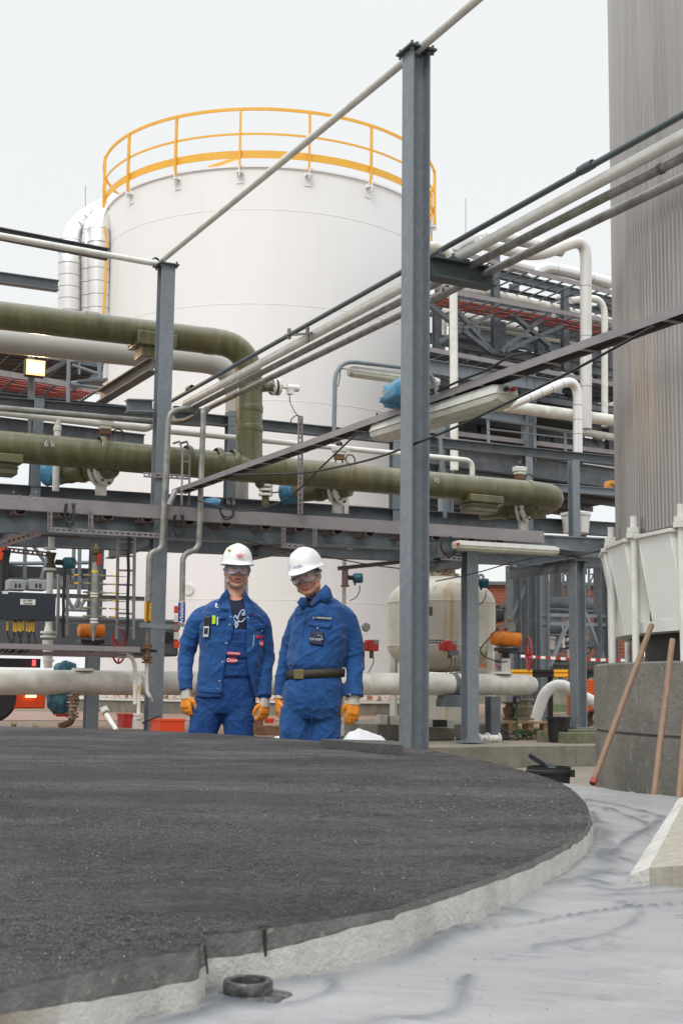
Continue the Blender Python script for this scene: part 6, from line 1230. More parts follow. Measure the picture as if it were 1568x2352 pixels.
# scaffold, deck and truck behind junction box
gt_ = thing('roofed_platform', 'long corrugated dark roofed platform with a pale railing behind the junction box', 'platform', PA(5, 100, 1340)); q = MB(); q.bar(PA(5.5, -60, 1312), PA(5.5, 232, 1322), .5, .16); q.part('dark_edge', GRT, gt_); q = MB(); q.bar(PA(5.3, -60, 1338), PA(5.3, 210, 1342), .4, .14); q.part('snowy_ledge', GALV, gt_)
q = MB()
for x0, y0, x1, y1 in ((58, 1250, 56, 1330), (95, 1330, 112, 1265), (0, 1295, 225, 1292), (170, 1240, 168, 1330), (183, 1250, 181, 1400), (150, 1250, 230, 1256), (70, 1245, 110, 1300), (225, 1245, 222, 1320)): q.cyl(PA(5, x0, y0), PA(5, x1, y1), .028, 8)
q.part('tubes', GALV, gt_); q = MB()
for x0, y0, x1, y1 in ((150, 1370, 170, 1400), (170, 1400, 182, 1372), (182, 1400, 196, 1375), (150, 1400, 215, 1402), (150, 1368, 215, 1372), (130, 1320, 165, 1395)): q.cyl(PA(4.6, x0, y0), PA(4.6, x1, y1), .026, 8)
q.part('lattice', PIPEG, gt_)
q = MB(); q.tube([PA(3.5, -20, 1215), PA(3.5, 18, 1222), PA(3.5, 20, 1292), PA(3.5, -20, 1290)], .02, 4); tr = thing('truck', 'red and dark grey lorry parked behind the rack at left, tail lights lit', 'truck', PA(4.2, 60, 1640))
q = MB(); a_, b2 = PA(4.2, -120, 1405), PA(4.2, 410, 1508); q.box(V(((a_.x + b2.x) / 2, (a_.y + b2.y) / 2, (a_.z + b2.z) / 2 )) + B * .9, A * (b2 - a_).dot(A) / 2, B * .9, Z * (a_.z - b2.z) / 2); q.part('grey_body', mat('dark grey truck paint', (.085, .095, .105), .45, 0, .06, 1), tr, bevel=.03)
q = MB(); k = PA(4.19, 385, 1464); q.lathe([(0, 0), (.072, 0), (.072, .012), (0, .012)], k, -B, 24); q.part('filler_hole', BLK, tr)
q = MB(); a_, b2 = PA(4.3, -120, 1582), PA(4.3, 104, 1628); q.box((a_ + b2) / 2 + B * .7, A * (b2 - a_).dot(A) / 2, B * .7, Z * (a_.z - b2.z) / 2); q.part('red_sill', ORR, tr, bevel=.02)
q = MB(); q.box(PA(4.25, 20, 1576), A * .12, B * .01, Z * .02); q.box(PA(4.25, -40, 1576), A * .1, B * .01, Z * .02); q.part('white_stripe', WHT, tr); q = MB(); q.box(PA(4.25, 71, 1599), A * .07, B * .015, Z * .018); q.part('yellow_light', mat('lit yellow marker', (1, .8, .3), .4, emit=(1, .75, .3, 3)), tr)
q = MB(); q.box(PA(3.9, 78, 1523), A * .022, B * .01, Z * .04); q.part('tail_light', mat('lit red lamp', (.9, .05, .05), .4, emit=(1, .05, .05, 2.5)), tr); q = MB(); q.box(PA(4.1, 40, 1523), A * .3, B * .05, Z * .06); q.part('bumper', BLK, tr)
q = MB(); q.lathe([(0, 0), (.30, 0), (.34, .05), (.34, .25), (0, .3)], PA(4.28, -16, 1602), B, 28); q.part('wheel', RUB, tr)
q = MB(); a_, b2 = PA(4.5, -80, 1232), PA(4.5, 17, 1290); q.box((a_ + b2) / 2 + B * .5, A * (b2 - a_).dot(A) / 2, B * .5, Z * (a_.z - b2.z) / 2); q.part('red_cab', ORR, tr, bevel=.03)
q = MB(); a_, b2 = PA(4.5, -80, 1290), PA(4.5, 10, 1405); q.box((a_ + b2) / 2 + B * .5, A * (b2 - a_).dot(A) / 2, B * .5, Z * (a_.z - b2.z) / 2); q.part('dark_cab', GRT, tr)
for i in range(5):
    a_, b2 = PA(4.15, 400, 1392 + i * 20), PA(4.15, 411, 1409 + i * 20); q = MB(); q.box((a_ + b2) / 2, A * (b2 - a_).dot(A) / 2, B * .01, Z * (a_.z - b2.z) / 2); q.part('marker_board', [ORR, WHT][i % 2], tr)
q = MB(); [q.tube([PA(-.1, 4 + 3 * i, 1268), PA(-.1, 12 + 3 * i, 1262), PA(-.1, 6 + 3 * i, 1290), PA(-.1, 4 + 3 * i, 1360)], .012, 6, True, .1) for i in range(5)]; q.one('cable_bunch', RUB, 'bunch of black cables dropping to the junction box at the left edge', 'cables')
q = MB(); q.slot(PA(-.2, -40, 1262), PA(-.2, 92, 1222), .08); q.slot(PA(.2, 10, 1262), PA(.2, 118, 1274), .05); q.one('slanting_tray', MATS['brown grey tray steel'], 'slanting slotted tray above the junction box at the left edge', 'cable tray', smooth=False)

# dense bay of the far rack behind the trays
fr2 = thing('far_pipe_rack', 'dense dim bay of steel posts, beams and pipes behind the ladder trays at right', 'pipe rack', PA(14, 1200, 900)); random.seed(77)
for px, y0, y1 in ((1010, 640, 1000), (1062, 655, 980), (1108, 700, 1050), (1180, 650, 1040), (1238, 680, 1060), (1275, 690, 1080), (1330, 700, 1060), (1372, 700, 1020), (1400, 690, 1100)):
    q = MB(); v_ = random.uniform(12.5, 15); q.ibeam(PA(v_, px, y1), PA(v_, px, y0), .2, .2, up=B); q.part('post', GALVD, fr2, smooth=False)
for y0, h, v_, k_ in ((664, .25, 13, 0), (700, .18, 15, 0), (748, .3, 13, 0), (790, .14, 14, 0), (838, .35, 12.5, 0), (872, .3, 14, 0), (905, .5, 13, 0), (955, .3, 14, 0), (985, .25, 13, 0), (1050, .35, 12, 0)):
    q = MB(); q.ibeam(PA(v_, 1030, y0 + 10), PA(v_, 1500, y0 + 92), .2, h, up=Z); q.part('beam', [GALVD, GALV, TRAYD][int(y0) % 3 if y0 > 740 else 0], fr2, smooth=False)
for y0, r, v_ in ((682, .10, 12.4), (728, .07, 12), (815, .09, 12.6), (858, .12, 12.2), (930, .1, 12.4), (1010, .14, 12.8), (1030, .08, 12)):
    q = MB(); q.tube([PA(v_, 1030, y0 + 10), PA(v_, 1500, y0 + 90)], r, 12); q.part('pipe', [CRM, PIPEG, DUCT][int(y0) % 3], fr2)
for i in range(10):
    x = random.uniform(1010, 1380); y = random.uniform(700, 980); q = MB(); q.bar(PA(13, x, y), PA(13, x + random.choice([-1, 1]) * random.uniform(40, 80), y + random.uniform(40, 70)), .1, .08); q.part('brace', GALVD, fr2, smooth=False)
for i in range(12):
    x = random.uniform(1010, 1390); y = 690 + (x - 1000) * .19 + random.choice([20, 90, 160, 230]); w = PA(11.8, x, y); q = MB(); q.tube([w, w + Z * random.uniform(.3, .9), w + Z * .9 + A * random.uniform(-.5, .5)], random.uniform(.03, .06), 8, True, .1); q.part('small_pipe', [PIPEG, CRM, GALV][i % 3], fr2)
# ================================================================ PEOPLE
from mathutils.bvhtree import BVHTree
def loft(q, secs, n=28, e=2.3):    # secs: (centre, side vec, front vec)
    vs = []; fs = []; m = len(secs)
    for c, a, b_ in secs:
        for k in range(n):
            t = 2 * pi * k / n; ct, st = cos(t), sin(t); vs.append(V(c) + a * (math.copysign(abs(ct) ** (2 / e), ct)) + b_ * (math.copysign(abs(st) ** (2 / e), st)))
    for i in range(m - 1):
        for k in range(n): fs.append((i * n + k, i * n + (k + 1) % n, (i + 1) * n + (k + 1) % n, (i + 1) * n + k))
    fs += [tuple(range(n))[::-1], tuple((m - 1) * n + k for k in range(n))]; return q.add(vs, fs)
def remesh(q, voxel, smooth=2, name='body'):
    me = bpy.data.meshes.new(name); me.from_pydata(q.v, [], q.f); bm = bmesh.new(); bm.from_mesh(me); bmesh.ops.recalc_face_normals(bm, faces=bm.faces); bm.to_mesh(me); bm.free()
    o = bpy.data.objects.new('tmp', me); sc.collection.objects.link(o); r = o.modifiers.new('r', 'REMESH'); r.mode = 'VOXEL'; r.voxel_size = voxel; r.use_smooth_shade = True
    if smooth: s_ = o.modifiers.new('s', 'SMOOTH'); s_.factor = .5; s_.iterations = smooth
    bpy.context.view_layer.update(); m2 = bpy.data.meshes.new_from_object(o.evaluated_get(bpy.context.evaluated_depsgraph_get())); bpy.data.objects.remove(o); m2.name = name; return m2
def mverts(me): a = np.empty(len(me.vertices) * 3); me.vertices.foreach_get('co', a); return a.reshape(-1, 3)
def mnorm(me): a = np.empty(len(me.vertices) * 3); me.vertices.foreach_get('normal', a); return a.reshape(-1, 3)
def disp(me, fn):
    c = mverts(me); n_ = mnorm(me); d = np.array([fn(V(p), V(w)) for p, w in zip(c, n_)]); c = c + n_ * d[:, None]; me.vertices.foreach_set('co', c.ravel()); me.update()
def put(me, name, mats, parent, label=None):
    me.materials.clear(); [me.materials.append(m) for m in (mats if isinstance(mats, list) else [mats])]
    o_ = V(parent['_o']); c = mverts(me) - np.array(o_); me.vertices.foreach_set('co', c.ravel()); me.polygons.foreach_set('use_smooth', [True] * len(me.polygons)); me.update()
    o = bpy.data.objects.new(name, me); sc.collection.objects.link(o); o.parent = parent; o['_o'] = tuple(o_)
    if label: o['label'] = label
    return o
def inpoly(x, y, P):
    r = False; j = len(P) - 1
    for i in range(len(P)):
        if (P[i][1] > y) != (P[j][1] > y) and x < (P[j][0] - P[i][0]) * (y - P[i][1]) / (P[j][1] - P[i][1]) + P[i][0]: r = not r
        j = i
    return r
def cutmesh(me, test):
    bm = bmesh.new(); bm.from_mesh(me); dl = [f for f in bm.faces if test(f.calc_center_median(), f.normal)]; bmesh.ops.delete(bm, geom=dl, context='FACES'); bm.to_mesh(me); bm.free(); me.update()
def solid(o, t): s_ = o.modifiers.new('thick', 'SOLIDIFY'); s_.thickness = t; s_.offset = 0
def bvh(me): return BVHTree.FromPolygons([tuple(v.co) for v in me.vertices], [tuple(p.vertices) for p in me.polygons])
def hit(tr, px, py, lift=.003):
    r = ray(px, py).normalized(); h = tr.ray_cast(CAM, r); return None if h[0] is None else h[0] - r * lift
def decal(tr, quad, name, m, parent, nx=6, ny=4, lift=.004, th=.002, poly=None):
    G_ = []; last = None
    for j in range(ny + 1):
        for i in range(nx + 1):
            u, v_ = i / nx, j / ny; x = (quad[0][0] * (1 - u) + quad[1][0] * u) * (1 - v_) + (quad[3][0] * (1 - u) + quad[2][0] * u) * v_; y = (quad[0][1] * (1 - u) + quad[1][1] * u) * (1 - v_) + (quad[3][1] * (1 - u) + quad[2][1] * u) * v_
            h = hit(tr, x, y, lift); h = h if h is not None else last; last = h; G_.append(h)
    if any(g is None for g in G_): return None
    q = MB(); q.add(G_, [(j * (nx + 1) + i, j * (nx + 1) + i + 1, (j + 1) * (nx + 1) + i + 1, (j + 1) * (nx + 1) + i) for j in range(ny) for i in range(nx)])
    o = q.part(name, m, parent, angle=80); solid(o, th); return o
def decaltext(tr, s, px, py, size_px, Yd, name, m, parent, rot=0, sx=1., lift=.009):
    h = hit(tr, px, py, lift) or PY(px, py, Yd); xd = (_R * cos(rot) - _U * sin(rot)); yd = (_U * cos(rot) + _R * sin(rot)); return text(s, size_px / pxm(h), h, xd, yd, name, m, parent, .0, sx=sx, ext=.0006)
CLOTH, n, b = newmat('blue work cloth', .85); v0 = mapping(n); b.inputs['Sheen Weight'].default_value = .15
c = mixn(n, nz(n, v0, 9, 6, .6, .35, .65), (.004, .052, .195), (.008, .078, .25)); n.links.new(c, b.inputs['Base Color']); bumpn(n, nz(n, v0, 34, 5, .6, .3, .7), .3, .006, b, bumpn(n, nz(n, v0, 9, 4, .55, .25, .75, .8), .55, .03, b))
CLOTH2, n, b = newmat('darker blue cotton', .85); v0 = mapping(n)
c = mixn(n, nz(n, v0, 9, 6, .6, .35, .65), (.004, .040, .17), (.007, .058, .215)); n.links.new(c, b.inputs['Base Color']); bumpn(n, nz(n, v0, 34, 5, .6, .3, .7), .3, .006, b, bumpn(n, nz(n, v0, 9, 4, .55, .25, .75, .8), .55, .03, b))
NAVY = mat('navy cotton', (.008, .012, .035), .8, 0, .1, 20, bump=.2)
SKIN, n, b = newmat('skin', .5); v0 = mapping(n); b.inputs['Subsurface Weight'].default_value = .12; b.inputs['Subsurface Radius'].default_value = (.02, .008, .004); b.inputs['Subsurface Scale'].default_value = .3
c = mixn(n, nz(n, v0, 18, 4, .6, .4, .65), (.66, .35, .25), (.60, .26, .18)); n.links.new(c, b.inputs['Base Color'])
STUB = mat('shaved beard skin', (.52, .29, .21), .6, 0, .12, 90); LIP = mat('lips', (.42, .13, .10), .45, 0, .1, 40); HAIR = mat('short dark hair', (.035, .02, .012), .7, 0, .3, 80, bump=.5, bscale=200)
HELM = mat('white helmet shell', (.80, .80, .79), .22, 0, .015, 2, coat=.4); GLV = mat('orange rubber glove', (.85, .29, .025), .5, 0, .15, 16, (.55, .18, .02), .3, bump=.3, bscale=40); KNIT = mat('off white knit cuff', (.62, .57, .48), .9, 0, .08, 60, bump=.5, bscale=120)
EYEW = mat('eye white', (.7, .68, .65), .2); EYED = mat('eye iris', (.03, .03, .03), .1); SNAP = mat('snap button', (.6, .6, .58), .25, .9, .02, 5); LENS = mat('goggle lens', (.75, .8, .85), .05, 0, .0, 3, alpha=.16, spec=.8)
BOOT = mat('black safety shoe', (.02, .018, .016), .5, 0, .2, 10); PATCHR = mat('red patch', (.62, .02, .035), .6, 0, .03, 9); PATCHN = mat('navy patch', (.008, .01, .04), .6); WTXT = mat('white embroidery', (.78, .78, .8), .6, 0, 0, 2)
def rings(px_list, Y, depthf, fwd, side):
    o = []
    for y, x0, x1, dp in px_list:
        c = PY((x0 + x1) / 2, y, Y); hw = (x1 - x0) / 2 / pxm(c); o.append((c, side * hw, fwd * dp))
    return o
def limb(q, pts, n=20): # pts: (world point, radius)
    P_ = [p for p, r in pts]; R_ = [r for p, r in pts]; PP = []; RR_ = []
    for i in range(len(P_) - 1):
        p0, p1, p2, p3 = P_[max(i - 1, 0)], P_[i], P_[i + 1], P_[min(i + 2, len(P_) - 1)]
        for j in range(6):
            t = j / 6; PP.append(.5 * ((2 * p1) + (p2 - p0) * t + (2 * p0 - 5 * p1 + 4 * p2 - p3) * t * t + (3 * p1 - p0 - 3 * p2 + p3) * t ** 3)); s_ = t * t * (3 - 2 * t); RR_.append(R_[i] * (1 - s_) + R_[i + 1] * s_)
    PP.append(P_[-1]); RR_.append(R_[-1]); return q.tube(PP, RR_, n)
def headframe(px, py, Y, yaw, pitch, roll, s_=1.0):
    base = Matrix((_R.to_tuple(), (0, -1, 0), (0, 0, 1))).transposed()          # x image right, y to camera, z up
    R1 = Matrix.Rotation(yaw, 3, 'Z') @ Matrix.Rotation(roll, 3, 'Y') @ Matrix.Rotation(pitch, 3, 'X'); M_ = base @ R1; o = PY(px, py, Y)
    return lambda x, f, z: o + M_ @ V((x * s_, f * s_, z * s_))
def ell(q, T, c, r, n=18):
    o = T(*c); q.ball(o, 1, n, r, tuple((T(*(V(c) + V(d))) - o) for d in ((1, 0, 0), (0, 1, 0), (0, 0, 1))))
def head(T, parent, open_mouth, neck_to, hair, squint=0, shave=True, wide=1.0):
    q = MB(); E = lambda c, r, n=18: ell(q, T, (c[0] * (wide if c[2] < -.02 else 1), c[1], c[2]), (r[0] * (wide if c[2] < -.02 and r[0] > .02 else 1), r[1], r[2]), n)
    E((0, -.012, .035), (.077, .097, .086), 28); E((0, .012, -.028), (.067, .078, .078), 28); E((0, .060, -.096), (.030, .025, .020)); E((0, .03, -.086), (.052, .045, .028))
    for s_ in (-1, 1):
        E((.036 * s_, .056, -.030), (.027, .026, .032)); E((.031 * s_, .073, .030), (.026, .016, .011)); E((.079 * s_, -.008, -.004), (.008, .019, .033)); E((.012 * s_, .098, -.0245), (.009, .010, .0075)); E((.030 * s_, .077, .006), (.019, .011, .013)); E((.05 * s_, .02, -.07), (.018, .04, .022))
    q.tube([T(0, .084, .022), T(0, .096, .002), T(0, .110, -.018), T(0, .104, -.027)], [.009, .0095, .0135, .011], 14)
    E((0, .082, -.060), (.030, .014, .022)); E((0, .0925, -.0515), (.024, .009, .0055)); E((0, .0905, -.0665 - .004 * open_mouth), (.020, .0095, .0065))
    q.tube([T(0, -.015, -.05), T(0, -.03, -.12), neck_to], [.058, .060, .068], 24)
    me = remesh(q, .0042, 3, 'face'); inv = None
    o0, xx, ff, zz_ = T(0, 0, 0), T(1, 0, 0) - T(0, 0, 0), T(0, 1, 0) - T(0, 0, 0), T(0, 0, 1) - T(0, 0, 0)
    loc = lambda p: ((p - o0).dot(xx) / xx.length_squared, (p - o0).dot(ff) / ff.length_squared, (p - o0).dot(zz_) / zz_.length_squared)
    for p in me.polygons:
        x, f, z = loc(V(p.center)); k = 0
        if f > .088 and abs(x) < .024 and (-.0575 < z < -.0475 or -.074 < z < -.0625): k = 1
        elif shave and z < -.045 and z > -.125 and f > -.02 and not (f > .088 and abs(x) < .024): k = 2
        elif z > .012 and f < .035 and abs(x) > .06 or f < -.06 and z > -.06: k = 3
        p.material_index = k
    mi = [p.material_index for p in me.polygons]; o = put(me, 'head', [SKIN, LIP, STUB, HAIR], parent); o.data.polygons.foreach_set('material_index', mi)
    if open_mouth: q = MB(); ell(q, T, (0, .0955, -.0595), (.016, .005, .0042), 12); q.part('mouth', mat('mouth dark', (.08, .02, .015), .6), o)
    for s_ in (-1, 1):
        q = MB(); ell(q, T, (.031 * s_, .0815, .007), (.0125, .010, .0065 - .002 * squint), 14); q.part('eye', EYEW, o)
        q = MB(); ell(q, T, (.031 * s_, .0895, .0065), (.0055, .004, .0055 - .001 * squint), 12); q.part('iris', EYED, o)
        q = MB(); q.tube([T(.018 * s_, .0925, .0135), T(.031 * s_, .0935, .0155), T(.046 * s_, .084, .012)], .0022, 6); q.tube([T(.014 * s_, .093, .026), T(.03 * s_, .092, .0305), T(.048 * s_, .082, .026)], [.0035, .004, .002], 6); q.part('eyebrow', HAIR, o)
    return o
def helmet(T, parent, z0=.052, rx=.106, ry=.130, hz=.128, tilt=0, peak=.045, ridge=True):
    q = MB(); n_ = 56; rows = []
    def outl(t, k, ex):   # horizontal outline
        ct, st = cos(t), sin(t); return V(((rx * k + ex * .8) * ct, (ry * k + ex) * st - .008, 0))
    def pk(t): s_ = max(0, sin(t)); return peak * s_ ** 5
    R_ = []
    R_.append([(outl(t, .94, 0), z0 + .004) for t in np.linspace(0, 2 * pi, n_, False)])
    R_.append([(outl(t, 1, .012 + pk(t)), z0 - .010 - .35 * pk(t)) for t in np.linspace(0, 2 * pi, n_, False)])
    R_.append([(outl(t, 1, .015 + pk(t)), z0 - .006 - .35 * pk(t)) for t in np.linspace(0, 2 * pi, n_, False)])
    R_.append([(outl(t, 1, .005 + pk(t) * .35), z0 + .006 - .05 * pk(t)) for t in np.linspace(0, 2 * pi, n_, False)])
    for a in np.linspace(.06, pi / 2 - .02, 12):
        R_.append([(outl(t, cos(a) ** .82, 0) , z0 + .004 + hz * sin(a) ** .95 + (.006 * math.exp(-((cos(a) * rx * cos(t)) / .018) ** 2) * sin(a) ** .5 if ridge else 0)) for t in np.linspace(0, 2 * pi, n_, False)])
    vs = [T(p.x, p.y, z) for r in R_ for p, z in r]; fs = []
    for i in range(len(R_) - 1):
        for k in range(n_): fs.append((i * n_ + k, i * n_ + (k + 1) % n_, (i + 1) * n_ + (k + 1) % n_, (i + 1) * n_ + k))
    fs.append(tuple((len(R_) - 1) * n_ + k for k in range(n_))); q.add(vs, fs); return q.part('helmet', HELM, parent, angle=50)
def goggles(T, parent, fm, w=.078, z1=.031, z0=-.027, f0=.128):
    P_ = []
    out_ = [(-w, .004), (-w * .93, z1 * .85), (-w * .6, z1), (0, z1), (w * .6, z1), (w * .93, z1 * .85), (w, .004), (w * .9, z0 * .75), (w * .6, z0), (w * .28, z0 * .85), (0, -.006), (-w * .28, z0 * .85), (-w * .6, z0), (-w * .9, z0 * .75)]
    F_ = lambda x: f0 - 7.5 * x * x - (.9 * (abs(x) - .06) if abs(x) > .06 else 0)
    pts = [T(x, F_(x), z) for x, z in out_]; pts.append(pts[0]); g = MB(); cl = catmull(pts, 4); g.tube(cl, .0048, 8, False)
    pin = [T(x * .97, F_(x) - .03, z * .95) for x, z in out_]; pin.append(pin[0]); g.tube(catmull(pin, 4), .005, 8, False)
    go = g.part('goggles', fm, parent); q = MB(); A_ = catmull([V((x, F_(x), z)) for x, z in out_] + [V((out_[0][0], F_(out_[0][0]), out_[0][1]))], 4); k = len(A_)
    vs = [T(*a) for a in A_] + [T(a.x * .5, F_(a.x * .5), a.z * .5 + .001) for a in A_] + [T(0, F_(0), .008)]
    fs = [(i, i + 1, k + i + 1, k + i) for i in range(k - 1)] + [(k + i, k + i + 1, 2 * k) for i in range(k - 1)]; q.add(vs, fs); q.part('lens', LENS, go)
    q = MB(); sk = [A_, [V((a.x * .97, F_(a.x) - .03, a.z * .95)) for a in A_]]; vs = [T(*a) for r in sk for a in r]; q.add(vs, [(i, i + 1, k + i + 1, k + i) for i in range(k - 1)]); q.part('skirt', mat('goggle skirt', (.5, .55, .62), .2, 0, 0, 2, alpha=.35), go)
    q = MB(); 
    for s_ in (-1, 1): q.tube([T(s_ * w, .070, .003), T(s_ * .086, .03, .005), T(s_ * .088, -.03, .012), T(s_ * .06, -.095, .02)], .007, 6)
    q.part('strap', fm, go); return go
def glove(parent, wrist, hand, palmn, curl, cuff_m, side, wlen=.035, s_=1.0, spread=.25):
    """wrist point, hand direction (down), palm normal, thumb side vector"""
    d = hand.normalized(); sd = side.normalized(); sd = (sd - d * sd.dot(d)).normalized(); pn = palmn.normalized(); pn = (pn - d * pn.dot(d) - sd * pn.dot(sd)).normalized()
    q = MB(); loft(q, [(wrist + d * t * s_, sd * a * s_, pn * b_ * s_) for t, a, b_ in ((0, .032, .024), (.03, .036, .022), (.06, .044, .021), (.09, .046, .019), (.102, .042, .015))], 20)
    for i, (off, L_, r) in enumerate([(.033, .076, .0115), (.011, .084, .012), (-.011, .078, .0115), (-.032, .062, .0105)]):
        b0_ = wrist + (d * .088 + sd * off) * s_; dd = (d + sd * spread * off * 8).normalized(); p = b0_; pts = [p]; ang = .12 + .05 * i
        for sg in (.42, .33, .25):
            v_ = (dd * cos(ang) + pn * sin(ang)); p = p + v_ * L_ * sg * s_; pts.append(p); ang += curl * (1 + .12 * i)
        q.tube([pts[0] - dd * .02] + pts, [r * 1.15 * s_, r * 1.15 * s_, r * 1.05 * s_, r * s_, r * .82 * s_], 10); q.ball(pts[-1], r * .82 * s_, 8)
    b0_ = wrist + (d * .035 + sd * .028) * s_; p1 = b0_ + (sd * .75 + d * .6 + pn * .35).normalized() * .042 * s_; p2 = p1 + (sd * .25 + d * 1 + pn * .35).normalized() * .034 * s_; p3 = p2 + (d - sd * .1 + pn * .3).normalized() * .026 * s_
    q.tube([b0_, p1, p2, p3], [.019 * s_, .0155 * s_, .013 * s_, .0105 * s_], 10); q.ball(p3, .0105 * s_, 8)
    me = remesh(q, .0038, 2, 'glove'); o = put(me, 'glove', GLV, parent)
    q = MB(); loft(q, [(wrist - d * .05 * s_, sd * .034 * s_, pn * .028 * s_), (wrist - d * .015, sd * .035 * s_, pn * .029 * s_), (wrist + d * wlen * s_, sd * .040 * s_, pn * .027 * s_)], 24); q.part('knit_cuff', cuff_m, o); return o
def foot(q, p, fwd): loft(q, [(p + fwd * t + Z * h_, frame(fwd)[0] * w_, Z * h_) for t, w_, h_ in ((-.09, .03, .05), (-.06, .042, .055), (.02, .045, .05), (.10, .05, .04), (.17, .045, .032), (.20, .02, .02))], 20)
def foldfn(amp, seed, scl=(8, 8, 4)):
    def f(p, n_):
        s1 = noise.noise(V((p.x * 5.5 + seed, p.y * 5.5, p.z * 1.7)))                       # long soft drapes
        m = .5 + .5 * noise.noise(V((p.x * 3 + seed * 2, p.y * 3, p.z * 3)))
        u, w = p.x * .6 + p.z * .8, p.z * .6 - p.x * .8
        k_ = noise.noise(V((p.x * 4 + seed, p.y * 4, p.z * 4))) * .9; r = 1 - abs(noise.noise(V((u * 9 + seed + k_, w * 2.6 + k_, p.y * 4)))) * 3.4; c1 = max(0, r) ** 1.6
        u, w = p.z * .8 - p.x * .6, p.z * .6 + p.x * .8
        r = 1 - abs(noise.noise(V((u * 10 + seed - k_, w * 3.4 + k_, p.y * 4 + 9)))) * 3.6; c2 = max(0, r) ** 1.6
        g_ = max(0, noise.noise(V((p.x * 5, p.y * 5 + seed, p.z * 5))) + .35); g_ = min(1, .25 + g_ * 1.6); return amp * (1.0 * s1 + 1.0 * c1 * m * g_ + 1.0 * c2 * (1.1 - m) * g_ - .3)
    return f
# ---------------------------------------------------------------- left man
Y1 = 9.3
def person1():
    base = PY(515, 1600, Y1); base.z = 0
    P = thing('person', 'person at left in open blue jacket over bib overalls, white helmet, clear goggles, orange gloves', 'person', base)
    fwd = V((.04, -1, 0)).normalized(); side = V((1, .04, 0)).normalized(); S = lambda x, y, dy=0: PY(x, y, Y1 + dy)
    T = headframe(544, 1312, Y1 - .02, radians(-9), radians(-2), radians(1), 1.06)
    hd = None
    # body (inner layer): neck, torso, legs - one continuous figure wearing shirt and overalls
    q = MB(); loft(q, rings([(1374, 521, 561, .055), (1386, 500, 580, .085), (1398, 482, 596, .105), (1425, 474, 600, .118), (1470, 470, 596, .125), (1520, 468, 592, .12), (1560, 462, 588, .125), (1600, 455, 586, .13), (1625, 455, 586, .125), (1640, 462, 582, .11)], Y1, 0, fwd, side), 36)
    for s_, hx, kx, ax_, hy in ((-1, 484, 460, 448, 1606), (1, 546, 548, 552, 1606)):
        h_ = S(hx, hy); kn = S(kx, 1712, -.02); kn.z = .48; an = V((kn.x + .01 * s_, kn.y + .05, .10)); limb(q, [(h_ + Z * .04, .098), (h_.lerp(kn, .35), .110), (h_.lerp(kn, .75), .104), (kn, .098), (kn.lerp(an, .5), .09), (an, .085)], 24)
        foot_p = V((an.x, an.y - .02, .0)); qq = MB(); foot(qq, foot_p, fwd * 1.0); qq.part('shoe', BOOT, P)
    # arms inside the sleeves
    def armline(sh, el, wr): return [(sh, .05), (el, .042), (wr, .032)]
    aL = (S(470, 1412, .02), S(428, 1504, .03), S(427, 1588, -.06)); aR = (S(598, 1412, .02), S(613, 1500, .05), S(607, 1606, -.04))
    for a_ in (aL, aR): limb(q, armline(*a_), 16)
    me = remesh(q, .009, 2, 'body'); disp(me, lambda p, n_: foldfn(.011, 3, (7, 7, 5))(p, n_) if p.z < 1.15 else 0)
    for p in me.polygons:
        x, y = w2p(p.center); neckline = (542 - x) ** 2 / 420 + (y - 1366) ** 2 / 190 < 1
        p.material_index = 1 if (y < 1446) and not neckline else (2 if neckline or y < 1366 else 0)
    mi = [p.material_index for p in me.polygons]; btree = bvh(me); body = put(me, 'body', [CLOTH2, NAVY, SKIN], P); body.data.polygons.foreach_set('material_index', mi)
    hd = head(T, P, 1, S(541, 1380, .01), HAIR, wide=1.06)
    # bib: patch standing proud of the shirt
    bib = decal(btree, [(519, 1446), (577, 1446), (590, 1555), (505, 1555)], 'bib', CLOTH2, P, 14, 16, .010, .003)
    decal(btree, [(524, 1472), (573, 1472), (573, 1512), (524, 1512)], 'bib_pocket', CLOTH2, P, 10, 8, .016, .003)
    for x0, x1 in ((522, 527), (566, 573)): decal(btree, [(x0, 1405), (x0 + 5, 1405), (x1 + 1, 1452), (x1 - 5, 1452)], 'strap', CLOTH2, P, 2, 8, .009, .003) if x0 > 560 else None
    # jacket
    q = MB(); loft(q, rings([(1366, 520, 566, .062), (1376, 508, 574, .075), (1386, 486, 590, .100), (1398, 470, 602, .125), (1425, 462, 608, .140), (1470, 460, 605, .150), (1520, 457, 602, .150), (1560, 452, 600, .150), (1596, 447, 598, .150), (1602, 448, 597, .148)], Y1, 0, fwd, side), 40)
    limb(q, [(S(492, 1408, .0), .066), (S(456, 1428, .01), .073), (S(440, 1460, .02), .065), (S(428, 1504, .03), .060), (S(426, 1545, -.02), .055), (S(428, 1586, -.06), .048)], 22)
    limb(q, [(S(582, 1408, .0), .066), (S(600, 1430, .01), .070), (S(609, 1462, .03), .062), (S(613, 1500, .05), .060), (S(610, 1550, .01), .056), (S(608, 1602, -.04), .054)], 22)
    me = remesh(q, .0065, 3, 'jacket'); disp(me, foldfn(.012, 11, (8, 8, 4.5)))
    OP = [(527, 1350), (526, 1378), (531, 1402), (537, 1428), (533, 1455), (527, 1478), (521, 1500), (516, 1530), (511, 1565), (507, 1620), (600, 1640), (589, 1608), (582, 1590), (576, 1565), (570, 1540), (567, 1500), (567, 1440), (563, 1402), (560, 1378), (559, 1350)]
    def tst(c, n_):
        x, y = w2p(c); return (c.y < Y1 - .02 and inpoly(x, y, OP) and 450 < x < 606) or n_.z < -.8 and y > 1594 and c.z < .86 and 455 < x < 594 or (n_.z > .8 and y < 1372 and abs(x - 543) < 22)
    cutmesh(me, tst); jt = bvh(me); jk = put(me, 'jacket', CLOTH, P); solid(jk, .006)
